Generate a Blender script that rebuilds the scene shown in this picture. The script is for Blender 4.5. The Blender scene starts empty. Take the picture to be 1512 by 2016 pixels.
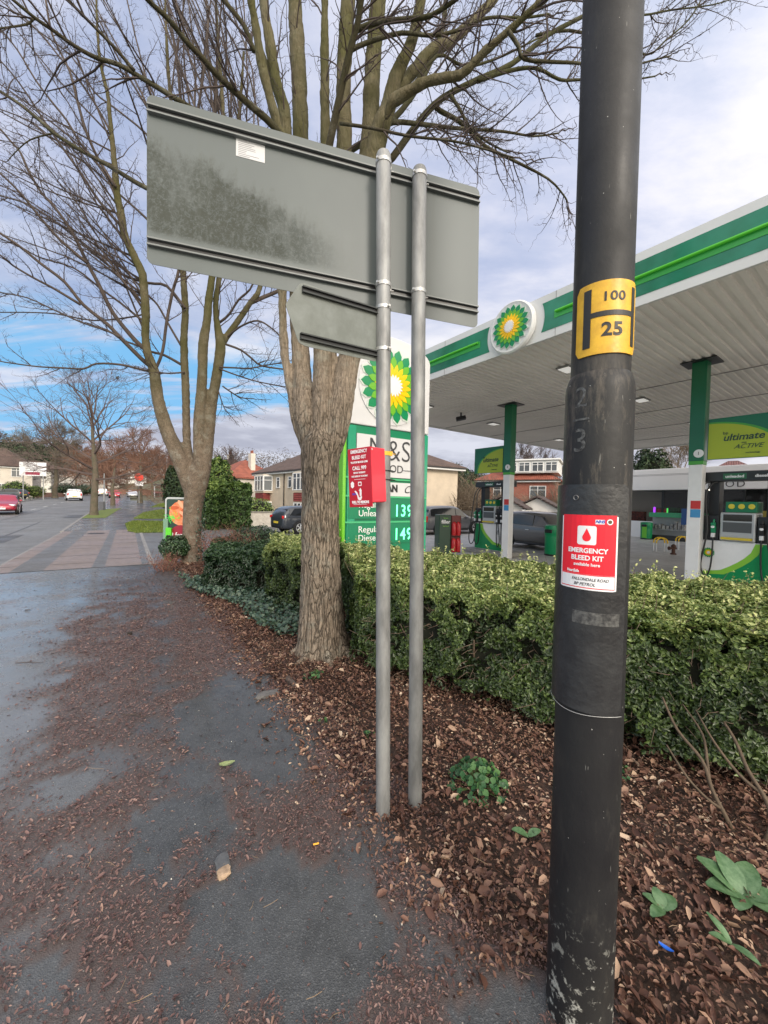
import bpy, bmesh, math, random
import numpy as np
from mathutils import Vector, Matrix, noise

R = math.radians
scene = bpy.context.scene
COL = scene.collection
rng = np.random.default_rng(7)
random.seed(7)

# ------------------------------------------------------------------ camera
F = 757.0
CAM = Vector((0, 0, 1.65))
PITCH, ROLL = 1.5, 1.2
cam_d = bpy.data.cameras.new("camera")
cam = bpy.data.objects.new("camera", cam_d)
COL.objects.link(cam)
CM = Matrix.Rotation(R(90 - PITCH), 3, 'X') @ Matrix.Rotation(R(ROLL), 3, 'Z')
cam.matrix_world = Matrix.Translation(CAM) @ CM.to_4x4()
cam_d.sensor_fit = 'VERTICAL'
cam_d.sensor_height = 36.0
cam_d.lens = F / 2016 * 36.0
cam_d.clip_start = 0.05
cam_d.clip_end = 2000
scene.camera = cam

# ------------------------------------------------------------------ light
SUN_AZ, SUN_EL = 152.0, 27.0       # azimuth clockwise from +Y (view direction)
sd = Vector((math.sin(R(SUN_AZ)) * math.cos(R(SUN_EL)), math.cos(R(SUN_AZ)) * math.cos(R(SUN_EL)), math.sin(R(SUN_EL))))
sl = bpy.data.lights.new("sun", 'SUN')
sl.energy = 1.8
sl.angle = R(14)
sl.color = (1.0, 0.92, 0.82)
so = bpy.data.objects.new("sun", sl)
COL.objects.link(so)
so.rotation_euler = sd.to_track_quat('Z', 'Y').to_euler()
so.location = (0, 0, 30)

scene.view_settings.view_transform = 'Standard'
scene.view_settings.look = 'None'
scene.view_settings.gamma = 1
scene.view_settings.exposure = 0.16

def build_world():
    w = bpy.data.worlds.new("World")
    scene.world = w
    w.use_nodes = True
    nt = w.node_tree
    nt.nodes.clear()
    N, L = nt.nodes.new, nt.links.new
    out = N('ShaderNodeOutputWorld')
    bg = N('ShaderNodeBackground')
    bg.inputs['Strength'].default_value = 0.1
    L(bg.outputs[0], out.inputs[0])
    sky = N('ShaderNodeTexSky')
    sky.sky_type = 'NISHITA'
    sky.sun_disc = False
    sky.sun_elevation = R(SUN_EL)
    sky.sun_rotation = R(SUN_AZ)
    tc = N('ShaderNodeTexCoord')
    sep = N('ShaderNodeSeparateXYZ')
    L(tc.outputs['Generated'], sep.inputs[0])

    def M(op, a, b=None, c=None, clamp=False):
        n = N('ShaderNodeMath')
        n.operation = op
        n.use_clamp = clamp
        for i, v in enumerate((a, b, c)):
            if v is None: continue
            if isinstance(v, (int, float)): n.inputs[i].default_value = v
            else: L(v, n.inputs[i])
        return n.outputs[0]

    def ramp(v, a, b):
        n = N('ShaderNodeMapRange')
        n.interpolation_type = 'SMOOTHSTEP'
        n.inputs['From Min'].default_value = a
        n.inputs['From Max'].default_value = b
        L(v, n.inputs['Value'])
        return n.outputs[0]

    def mixc(f, a, b):
        n = N('ShaderNodeMix')
        n.data_type = 'RGBA'
        if isinstance(f, (int, float)): n.inputs['Factor'].default_value = f
        else: L(f, n.inputs['Factor'])
        for k, v in (('A', a), ('B', b)):
            s = [i for i in n.inputs if i.name == k and i.type == 'RGBA'][0]
            if isinstance(v, tuple): s.default_value = (*v, 1)
            else: L(v, s)
        return [o for o in n.outputs if o.type == 'RGBA'][0]

    x, y, z = sep.outputs
    zc = M('ADD', M('MAXIMUM', z, 0.0), 0.13)
    u, v = M('DIVIDE', x, zc), M('DIVIDE', y, zc)
    cv = N('ShaderNodeCombineXYZ')
    L(u, cv.inputs[0]); L(v, cv.inputs[1])

    def nz(scale, detail, rough, off=(0, 0, 0), sc=(1, 1, 1), dist=0.0, vec=None):
        mp = N('ShaderNodeMapping')
        mp.inputs['Location'].default_value = off
        mp.inputs['Scale'].default_value = sc
        L(vec or cv.outputs[0], mp.inputs[0])
        n = N('ShaderNodeTexNoise')
        n.inputs['Scale'].default_value = scale
        n.inputs['Detail'].default_value = detail
        n.inputs['Roughness'].default_value = rough
        n.inputs['Distortion'].default_value = dist
        L(mp.outputs[0], n.inputs['Vector'])
        return n.outputs['Fac']
    # high thin cloud sheet
    n1 = nz(0.55, 8, 0.55, (3.2, 1.0, 0), dist=0.4)
    n2 = nz(2.2, 8, 0.6, (0.3, 5.0, 0), (1.0, 1.8, 1.0))
    cover = ramp(M('ADD', M('MULTIPLY', n1, 0.7), M('MULTIPLY', n2, 0.3)), 0.30, 0.58)
    # clear band low in the left of the view, warped by noise
    zw = M('ADD', z, M('MULTIPLY', M('SUBTRACT', n2, 0.5), 0.14))
    zb = M('SUBTRACT', zw, M('MULTIPLY', M('ADD', M('MAXIMUM', M('MINIMUM', x, 0.1), -0.75), 0.25), 0.33))
    band = M('SUBTRACT', 1.0, ramp(zw, 0.29, 0.37))
    side = M('SUBTRACT', 1.0, ramp(x, 0.0, 0.35))
    band = M('MULTIPLY', band, side)
    streak = ramp(nz(1.6, 7, 0.6, (1.3, 0.6, 0), (0.45, 2.2, 1.0), dist=0.5), 0.47, 0.60)
    clear = M('MULTIPLY', band, M('SUBTRACT', 1.0, M('MULTIPLY', streak, 0.9)))
    high = mixc(ramp(n2, 0.35, 0.68), (5.3, 5.8, 7.9), (7.4, 7.6, 8.8))
    high = mixc(M('MULTIPLY', ramp(z, 0.32, 0.62), 0.5), high, (5.4, 5.8, 7.8))
    whiter = M('MULTIPLY', M('SUBTRACT', 1.0, ramp(M('ABSOLUTE', M('SUBTRACT', z, 0.33)), 0.0, 0.17)), 0.9)
    high = mixc(M('MULTIPLY', whiter, M('ADD', M('MULTIPLY', ramp(n1, 0.3, 0.6), 0.5), 0.5)), high, (8.9, 8.9, 9.5))
    bluegap = mixc(0.6, sky.outputs[0], (3.7, 4.8, 7.9))
    c = mixc(M('MULTIPLY', cover, 0.92), bluegap, high)
    blue = mixc(0.85, sky.outputs[0], (2.0, 5.2, 9.0))
    c = mixc(clear, c, blue)
    # low grey cloud bank
    az = N('ShaderNodeCombineXYZ')
    L(M('MULTIPLY', x, 1.0), az.inputs[0]); L(M('MULTIPLY', z, 4.5), az.inputs[1]); L(y, az.inputs[2])
    n3 = nz(3.2, 8, 0.58, (2.0, 0.4, 0), vec=az.outputs[0])
    lowc = mixc(ramp(n3, 0.40, 0.62), (4.2, 4.45, 5.6), (6.5, 6.8, 8.0))
    lowc = mixc(M('SUBTRACT', 1.0, ramp(z, 0.01, 0.075)), lowc, (6.6, 7.2, 8.6))
    bank = M('SUBTRACT', 1.0, ramp(M('ADD', zb, M('MULTIPLY', M('SUBTRACT', n3, 0.5), 0.10)), 0.215, 0.25))
    c = mixc(bank, c, lowc)
    # added sky glow on the sun side, unseen behind the camera, brightens the scene
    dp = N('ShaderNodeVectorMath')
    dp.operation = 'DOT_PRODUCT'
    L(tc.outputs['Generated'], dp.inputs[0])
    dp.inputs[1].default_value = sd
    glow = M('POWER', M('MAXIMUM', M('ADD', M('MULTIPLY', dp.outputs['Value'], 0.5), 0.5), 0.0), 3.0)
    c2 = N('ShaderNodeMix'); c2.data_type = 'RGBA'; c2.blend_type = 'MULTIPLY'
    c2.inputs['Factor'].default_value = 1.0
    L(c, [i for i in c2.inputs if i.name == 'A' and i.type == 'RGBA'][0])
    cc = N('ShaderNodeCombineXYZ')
    for i, (a_, b_) in enumerate(((4.3, 1.0), (3.5, 0.99), (2.1, 0.96))):   # warm tint of the added glow
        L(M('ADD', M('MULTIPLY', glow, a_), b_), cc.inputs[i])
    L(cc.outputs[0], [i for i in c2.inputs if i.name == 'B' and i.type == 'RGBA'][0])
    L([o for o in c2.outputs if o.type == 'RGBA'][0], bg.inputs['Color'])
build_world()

# ------------------------------------------------------------------ frames and ground
D = Vector((-0.555, 0.832, 0))     # along the road, away from the camera
NN = Vector((0.832, 0.555, 0))     # across, away from the road
def st(s, t, z=0.0): return Vector((D.x * s + NN.x * t, D.y * s + NN.y * t, z))
def to_st(X, Y): return (D.x * X + D.y * Y, NN.x * X + NN.y * Y)
def sm(x, a, b):
    k = min(1.0, max(0.0, (x - a) / (b - a)))
    return k * k * (3 - 2 * k)
def G(X, Y):
    s, t = to_st(X, Y)
    a = X / max(Y, 1.0)
    w = 1 - sm(a, -0.42, -0.2)
    d = max(0.0, Y - 17)
    g = 0.026 * d if d < 60 else 1.56 + 0.026 * (d - 60) + 0.0006 * (d - 60) ** 2
    g = min(g, 5.0) * w
    drop = -0.12 * sm(t, 2.5, 6.0)
    return g + drop
def hillz(X, Y):
    a = X / max(Y, 1.0)
    h1 = min(1, max(0, (Y - 110) / 260)) ** 0.85 * 20 * min(1, max(0, (-a + 0.25) / 0.4))
    h2 = min(1, max(0, (Y - 160) / 300)) * 12 * min(1, max(0, (a + 0.4) / 0.2))
    return h1 + h2
def ray(px, py):
    v = CM @ Vector(((px - 756) / F, (1008 - py) / F, -1.0))
    return v / v.y
def at(px, py, Y): return CAM + ray(px, py) * Y
def gnd(px, py, dz=0.0):
    r = ray(px, py)
    Y, step = 0.4, 0.02
    while Y < 400:
        P = CAM + r * Y
        if P.z <= G(P.x, P.y) + dz: return P
        Y += step; step *= 1.01
    return P
def pix(X, Y, Z):
    """arrays -> pixel coordinates, used to look up the ground patches"""
    Mi = np.array(CM.transposed())
    P = np.stack([X, Y, Z - 1.65], -1) @ Mi.T
    return 756 + F * P[..., 0] / -P[..., 2], 1008 - F * P[..., 1] / -P[..., 2]

# ------------------------------------------------------------------ materials
MATS = {}
def _n(nt, t): return nt.nodes.new(t)
def mat(name, col=(0.5, 0.5, 0.5), rough=0.6, metal=0.0, var=0.0, vscale=8.0, bump=0.0, bscale=60.0,
        emit=None, estr=0.0, spec=0.5, col2=None, stretch=(1, 1, 1), coat=0.0, trans=0.0, alpha=1.0, island=0.0, detail=6, rvar=0.0, bdist=0.01):
    """principled with noise variation of colour/roughness, bump"""
    if name in MATS: return MATS[name]
    m = bpy.data.materials.new(name)
    m.use_nodes = True
    nt = m.node_tree
    b = nt.nodes['Principled BSDF']
    L = nt.links.new
    b.inputs['Base Color'].default_value = (*col, 1)
    b.inputs['Roughness'].default_value = rough
    b.inputs['Metallic'].default_value = metal
    b.inputs['Specular IOR Level'].default_value = spec
    b.inputs['Coat Weight'].default_value = coat
    b.inputs['Transmission Weight'].default_value = trans
    if emit:
        b.inputs['Emission Color'].default_value = (*emit, 1)
        b.inputs['Emission Strength'].default_value = estr
    tc = _n(nt, 'ShaderNodeTexCoord'); mp = _n(nt, 'ShaderNodeMapping')
    mp.inputs['Scale'].default_value = stretch
    L(tc.outputs['Object'], mp.inputs[0])
    if col2 is None and var > 0: col2 = tuple(c * (1 - var) for c in col)
    csock = None
    if col2 is not None:
        nz = _n(nt, 'ShaderNodeTexNoise')
        nz.inputs['Scale'].default_value = vscale
        nz.inputs['Detail'].default_value = detail
        nz.inputs['Roughness'].default_value = 0.65
        L(mp.outputs[0], nz.inputs['Vector'])
        mr = _n(nt, 'ShaderNodeMapRange')
        mr.inputs['From Min'].default_value = 0.36; mr.inputs['From Max'].default_value = 0.64
        L(nz.outputs['Fac'], mr.inputs['Value'])
        mx = _n(nt, 'ShaderNodeMix'); mx.data_type = 'RGBA'
        L(mr.outputs[0], mx.inputs[0])
        mx.inputs[6].default_value = (*col, 1); mx.inputs[7].default_value = (*col2, 1)
        csock = mx.outputs[2]
        if rvar > 0:
            mm = _n(nt, 'ShaderNodeMath'); mm.operation = 'MULTIPLY_ADD'
            L(nz.outputs['Fac'], mm.inputs[0]); mm.inputs[1].default_value = rvar; mm.inputs[2].default_value = rough - rvar / 2
            L(mm.outputs[0], b.inputs['Roughness'])
    if island > 0:
        gi = _n(nt, 'ShaderNodeNewGeometry')
        hsv = _n(nt, 'ShaderNodeHueSaturation')
        if csock: L(csock, hsv.inputs['Color'])
        else: hsv.inputs['Color'].default_value = (*col, 1)
        mm = _n(nt, 'ShaderNodeMapRange')
        mm.inputs['To Min'].default_value = 1 - island; mm.inputs['To Max'].default_value = 1 + island
        L(gi.outputs['Random Per Island'], mm.inputs['Value'])
        L(mm.outputs[0], hsv.inputs['Value'])
        csock = hsv.outputs[0]
    if csock: L(csock, b.inputs['Base Color'])
    if bump > 0:
        nb = _n(nt, 'ShaderNodeTexNoise')
        nb.inputs['Scale'].default_value = bscale
        nb.inputs['Detail'].default_value = 5
        L(mp.outputs[0], nb.inputs['Vector'])
        bp = _n(nt, 'ShaderNodeBump')
        bp.inputs['Strength'].default_value = bump
        bp.inputs['Distance'].default_value = bdist
        L(nb.outputs['Fac'], bp.inputs['Height'])
        L(bp.outputs[0], b.inputs['Normal'])
    MATS[name] = m
    return m

def leafmat(name, stops, rough=0.5, trans=0.15, attr=True, spec=0.4):
    """colour ramp driven by the per-leaf 'tint' attribute (pigment variation; low and deep-set hedge leaves darker)"""
    m = bpy.data.materials.new(name); m.use_nodes = True
    nt = m.node_tree; b = nt.nodes['Principled BSDF']; L = nt.links.new
    a = _n(nt, 'ShaderNodeAttribute'); a.attribute_name = 'tint'
    cr = _n(nt, 'ShaderNodeValToRGB')
    el = cr.color_ramp.elements
    while len(el) < len(stops): el.new(0.5)
    for e, (p, c) in zip(el, stops): e.position = p; e.color = (*c, 1)
    L(a.outputs['Fac'], cr.inputs[0])
    L(cr.outputs[0], b.inputs['Base Color'])
    b.inputs['Roughness'].default_value = rough
    b.inputs['Specular IOR Level'].default_value = spec
    if trans > 0:
        tr = _n(nt, 'ShaderNodeBsdfTranslucent'); L(cr.outputs[0], tr.inputs['Color'])
        ms = _n(nt, 'ShaderNodeMixShader'); ms.inputs[0].default_value = trans
        L(b.outputs[0], ms.inputs[1]); L(tr.outputs[0], ms.inputs[2])
        L(ms.outputs[0], nt.nodes['Material Output'].inputs['Surface'])
    return m

# ------------------------------------------------------------------ mesh helpers
class MB:
    def __init__(s): s.v = []; s.f = []
    def add(s, vs, fs):
        k = len(s.v)
        s.v.extend([tuple(v) for v in vs]); s.f.extend([tuple(i + k for i in f) for f in fs])
        return s
    def box(s, c, d, rot=None):
        x, y, z = (q / 2 for q in d)
        vs = [Vector((i * x, j * y, k * z)) for i in (-1, 1) for j in (-1, 1) for k in (-1, 1)]
        if rot is not None: vs = [rot @ v for v in vs]
        c = Vector(c)
        return s.add([v + c for v in vs], [(0, 1, 3, 2), (4, 6, 7, 5), (0, 4, 5, 1), (2, 3, 7, 6), (0, 2, 6, 4), (1, 5, 7, 3)])
    def bx(s, x0, x1, y0, y1, z0, z1):
        return s.box(((x0 + x1) / 2, (y0 + y1) / 2, (z0 + z1) / 2), (abs(x1 - x0), abs(y1 - y0), abs(z1 - z0)))
    def prism(s, poly, ext, fn):
        """poly: 2D list (closed), ext: (a,b), fn(u,v,w)->point"""
        n = len(poly)
        vs = [fn(u, v, ext[0]) for u, v in poly] + [fn(u, v, ext[1]) for u, v in poly]
        fs = [tuple(range(n))[::-1], tuple(range(n, 2 * n))] + [(i, (i + 1) % n, n + (i + 1) % n, n + i) for i in range(n)]
        return s.add(vs, fs)
    def lathe(s, prof, n=24, c=(0, 0, 0), cap=True, ax=None):
        k = len(s.v); c = Vector(c)
        for r, z in prof:
            for i in range(n):
                a = 2 * math.pi * i / n
                p = Vector((r * math.cos(a), r * math.sin(a), z))
                if ax is not None: p = ax @ p
                s.v.append(tuple(p + c))
        for j in range(len(prof) - 1):
            for i in range(n):
                a, b = k + j * n + i, k + j * n + (i + 1) % n
                s.f.append((a, b, b + n, a + n))
        if cap:
            s.f.append(tuple(range(k, k + n))[::-1])
            s.f.append(tuple(range(k + (len(prof) - 1) * n, k + len(prof) * n)))
        return s
    def tube(s, pts, rad, n=8, cap=True):
        pts = [Vector(p) for p in pts]
        if isinstance(rad, (int, float)): rad = [rad] * len(pts)
        k = len(s.v); up = None
        for i, p in enumerate(pts):
            a = pts[max(0, i - 1)]; b = pts[min(len(pts) - 1, i + 1)]
            d = (b - a)
            if d.length < 1e-9: d = Vector((0, 0, 1))
            d.normalize()
            if up is None:
                up = d.orthogonal().normalized()
            else:
                up = (up - d * up.dot(d))
                if up.length < 1e-6: up = d.orthogonal()
                up.normalize()
            w = d.cross(up)
            r = rad[i]
            for q in range(n):
                an = 2 * math.pi * q / n
                s.v.append(tuple(p + up * (math.cos(an) * r) + w * (math.sin(an) * r)))
        for i in range(len(pts) - 1):
            for q in range(n):
                a = k + i * n + q; b = k + i * n + (q + 1) % n
                s.f.append((a, b, b + n, a + n))
        if cap:
            s.f.append(tuple(range(k, k + n))[::-1])
            s.f.append(tuple(range(k + (len(pts) - 1) * n, k + len(pts) * n)))
        return s
    def shift(s, o):
        o = Vector(o); s.v = [(a - o.x, b - o.y, c - o.z) for a, b, c in s.v]; return s

def link(o, parent=None):
    COL.objects.link(o)
    if parent is not None: o.parent = parent
    return o
def obj(name, mb, m, parent=None, smooth=False, origin=None, bevel=0.0, label=None):
    if origin is not None: mb.shift(origin)
    me = bpy.data.meshes.new(name)
    me.from_pydata(mb.v, [], mb.f)
    me.validate()
    bm = bmesh.new(); bm.from_mesh(me); bmesh.ops.recalc_face_normals(bm, faces=bm.faces); bm.to_mesh(me); bm.free()
    if smooth:
        me.polygons.foreach_set('use_smooth', [True] * len(me.polygons))
        if smooth == 'auto':
            me.set_sharp_from_angle(angle=R(40))
    me.materials.append(m)
    o = bpy.data.objects.new(name, me)
    if origin is not None and parent is None: o.location = origin
    link(o, parent)
    if bevel > 0:
        bv = o.modifiers.new('bevel', 'BEVEL'); bv.width = bevel; bv.segments = 2; bv.limit_method = 'ANGLE'
    if label: o['label'] = label
    return o
def thing(name, label, cat, loc=(0, 0, 0), rz=0.0, group=None):
    o = bpy.data.objects.new(name, None)
    o.empty_display_size = 0.2
    COL.objects.link(o)
    o.location = loc; o.rotation_euler = (0, 0, rz)
    o['label'] = label; o['category'] = cat
    if group: o['group'] = group
    return o
def tag(o, label, cat, group=None):
    o['label'] = label; o['category'] = cat
    if group: o['group'] = group
    return o
def kind(o, k, label=None):
    o['kind'] = k
    if label: o['label'] = label
    return o
def copy_tree(o, parent=None):
    c = o.copy(); COL.objects.link(c)
    if parent is not None: c.parent = parent
    for ch in [q for q in bpy.data.objects if q.parent == o]: copy_tree(ch, c)
    return c
def npmesh(name, V, Fc, m, parent=None, tint=None, smooth=False):
    """fast mesh from numpy arrays; Fc (n,k) faces of equal size"""
    me = bpy.data.meshes.new(name)
    V = np.asarray(V, np.float32); Fc = np.asarray(Fc, np.int32)
    me.vertices.add(len(V)); me.vertices.foreach_set('co', V.ravel())
    nf, k = Fc.shape
    me.loops.add(nf * k); me.loops.foreach_set('vertex_index', Fc.ravel())
    me.polygons.add(nf)
    me.polygons.foreach_set('loop_start', np.arange(0, nf * k, k, dtype=np.int32))
    me.update(calc_edges=True)
    if smooth: me.polygons.foreach_set('use_smooth', np.ones(nf, bool))
    if tint is not None:
        at_ = me.attributes.new('tint', 'FLOAT', 'POINT')
        at_.data.foreach_set('value', np.asarray(tint, np.float32))
    me.materials.append(m)
    o = bpy.data.objects.new(name, me)
    return link(o, parent)
def leaves(name, P, Nrm, size, m, parent=None, tint=None, aspect=0.5, fold=0.18, jitter=0.6, curl=0.0, up=None, oval=False):
    """one folded diamond leaf at every point of P, facing Nrm"""
    n = len(P)
    Nn = Nrm + rng.normal(0, jitter, (n, 3))
    Nn /= np.linalg.norm(Nn, axis=1, keepdims=True) + 1e-9
    A = rng.normal(0, 1, (n, 3))
    if up is not None: A = A * 0.5 + np.array(up)
    A -= Nn * np.sum(A * Nn, 1, keepdims=True)
    A /= np.linalg.norm(A, axis=1, keepdims=True) + 1e-9
    B = np.cross(Nn, A)
    s = np.asarray(size).reshape(-1, 1) * np.ones((n, 1))
    w = s * aspect * rng.uniform(0.8, 1.2, (n, 1))
    base, tip = P - A * s / 2, P + A * s / 2 - Nn * s * curl
    l = P + B * w / 2 + Nn * s * fold; r = P - B * w / 2 + Nn * s * fold
    if oval:
        f1, f2 = rng.uniform(0.12, 0.3, (n, 1)), rng.uniform(0.05, 0.32, (n, 1))
        l1 = P - A * s * f1 + B * w / 2 + Nn * s * fold; l2 = P + A * s * f2 + B * w * 0.46 + Nn * s * fold * 0.8
        r1 = P - A * s * f2 - B * w * 0.46 + Nn * s * fold; r2 = P + A * s * f1 - B * w / 2 + Nn * s * fold * 0.6
        V = np.stack([base, l1, l2, tip, r2, r1], 1).reshape(-1, 3)
        i = np.arange(n)[:, None] * 6
        Fc = np.concatenate([i + np.array([[0, 3, 2, 1]]), i + np.array([[0, 5, 4, 3]])], 0)
        tv = np.repeat(tint if tint is not None else rng.uniform(0, 1, n), 6)
        return npmesh(name, V, Fc, m, parent, tv)
    V = np.stack([base, l, tip, r], 1).reshape(-1, 3)
    i = np.arange(n)[:, None] * 4
    Fc = np.concatenate([i + np.array([[0, 2, 1]]), i + np.array([[0, 3, 2]])], 0)
    tv = np.repeat(tint if tint is not None else rng.uniform(0, 1, n), 4)
    return npmesh(name, V, Fc, m, parent, tv)

BF = None
def text(body, size, m, fn, parent=None, name='lettering', ext=0.002, offset=0.0, align='CENTER', space=1.0, sx=1.0, shear=0.0, line=1.0):
    """lettering as a mesh; fn(u, v, w) maps text plane to the parent's frame"""
    cu = bpy.data.curves.new('t', 'FONT')
    cu.body = body; cu.size = size; cu.align_x = align; cu.align_y = 'CENTER'
    cu.extrude = ext; cu.offset = offset; cu.space_character = space; cu.shear = shear; cu.resolution_u = 4
    cu.space_line = line
    o = bpy.data.objects.new('t', cu); COL.objects.link(o)
    bpy.context.view_layer.update()
    me = bpy.data.meshes.new_from_object(o.evaluated_get(bpy.context.evaluated_depsgraph_get()))
    bpy.data.objects.remove(o); bpy.data.curves.remove(cu)
    bm = bmesh.new(); bm.from_mesh(me); bmesh.ops.triangulate(bm, faces=bm.faces)
    for v in bm.verts: v.co = fn(v.co.x * sx, v.co.y, v.co.z + ext)
    bmesh.ops.recalc_face_normals(bm, faces=bm.faces)
    bm.to_mesh(me); bm.free()
    me.name = name; me.materials.clear(); me.materials.append(m)
    return link(bpy.data.objects.new(name, me), parent)
def frame(o, u, v, w=None):
    """affine map text/plate coordinates -> space"""
    o, u, v = Vector(o), Vector(u), Vector(v)
    w = u.cross(v).normalized() if w is None else Vector(w)
    return lambda a, b, c=0.0: o + u * a + v * b + w * c
def rrect(x0, y0, x1, y1, r, n=5):
    pts = []
    for cx, cy, a0 in ((x1 - r, y1 - r, 0), (x0 + r, y1 - r, 90), (x0 + r, y0 + r, 180), (x1 - r, y0 + r, 270)):
        for i in range(n + 1):
            a = R(a0 + 90 * i / n); pts.append((cx + r * math.cos(a), cy + r * math.sin(a)))
    return pts

def M0(name, *a, **k): return mat(name, *a, **k)
WHITE = mat('white_paint', (0.74, 0.74, 0.75), 0.45, var=0.08, vscale=3)
BLACK = mat('black_plastic', (0.012, 0.012, 0.014), 0.4)
GREY = mat('grey_metal', (0.35, 0.36, 0.37), 0.45, metal=0.4, var=0.2)
GREEN = mat('deep_green_paint', (0.005, 0.16, 0.065), 0.35, var=0.15, vscale=2)
DGREEN = mat('dark_green_paint', (0.004, 0.095, 0.045), 0.3, var=0.15, vscale=2)
LGREEN = mat('bright_green_paint', (0.16, 0.55, 0.03), 0.35)
LIME = mat('lime_paint', (0.33, 0.45, 0.02), 0.4)
YELLOW = mat('yellow_paint', (0.85, 0.55, 0.02), 0.45)
GLASSD = mat('dark_glass', (0.012, 0.014, 0.016), 0.06, spec=0.8)
WINDOW = mat('house_glass', (0.05, 0.06, 0.07), 0.08, spec=0.8)
# ================================================================== ground sheets
def nz2(X, Y, sc, off=0.0, oct=3):
    out = np.zeros(X.shape)
    it = np.nditer(X, flags=['multi_index'])
    f = noise.fractal
    for x in it:
        i = it.multi_index
        out[i] = f(Vector((float(X[i]) * sc + off, float(Y[i]) * sc - off, off * 0.37)), 0.8, 2.1, oct)
    return out
def inpoly(px, py, poly):
    c = np.zeros(px.shape, bool); n = len(poly); j = n - 1
    for i in range(n):
        xi, yi = poly[i]; xj, yj = poly[j]
        k = ((yi > py) != (yj > py)) & (px < (xj - xi) * (py - yi) / (yj - yi + 1e-9) + xi)
        c ^= k; j = i
    return c
BARE = [[(335, 1405), (420, 1350), (560, 1325), (590, 1360), (640, 1500), (520, 1545), (430, 1500), (340, 1480)],
        [(385, 1765), (470, 1700), (560, 1655), (700, 1715), (760, 1790), (790, 1900), (700, 1960), (640, 2030), (500, 2030), (470, 1900), (390, 1850)],
        [(245, 1630), (300, 1590), (400, 1560), (480, 1590), (460, 1630), (340, 1650), (335, 1720), (262, 1710)],
        [(930, 1960), (1000, 1910), (1110, 1900), (1120, 2050), (920, 2050)],
        [(60, 1540), (150, 1520), (170, 1570), (80, 1610)],
        [(40, 1890), (140, 1870), (130, 1960), (30, 1990)]]
PATH_R = 1.12
def litter(X, Y):
    """how much shredded brown leaf lies on the footpath, 0..1"""
    s = D.x * X + D.y * Y; t = NN.x * X + NN.y * Y
    n1 = nz2(X, Y, 1.1, 3.1); n2 = nz2(X, Y, 4.0, 9.7, 4)
    tt = t + n1 * 0.22 + n2 * 0.14
    left = np.clip((tt + 0.80) / 0.45, 0, 1)
    v = left * np.clip(0.92 + n2 * 0.9 - 0.25 * np.abs(n1), 0, 1)
    v *= np.clip((10.4 - s + n1) / 4.5, 0, 1) * 0.9 + 0.1
    n4 = nz2(X, Y, 11.0, 4.4, 2)
    jx, jy = X + n2 * 0.13 + n4 * 0.04, Y + n1 * 0.06 + n4 * 0.05
    px, py = pix(jx, jy, np.zeros(X.shape))
    for p in BARE: v = np.where(inpoly(px, py, p), v * 0.04 + 0.05 * np.clip(n4 * 2, 0, 1), v)
    v = np.where(s > 10.6, 0, v)
    right = np.clip((tt - PATH_R + 0.18) / 0.25, 0, 1)
    return np.clip(np.maximum(v, right * np.clip(1.0 - (px > 930) * (py > 1920) * 1.0, 0, 1)), 0, 1)

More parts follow.
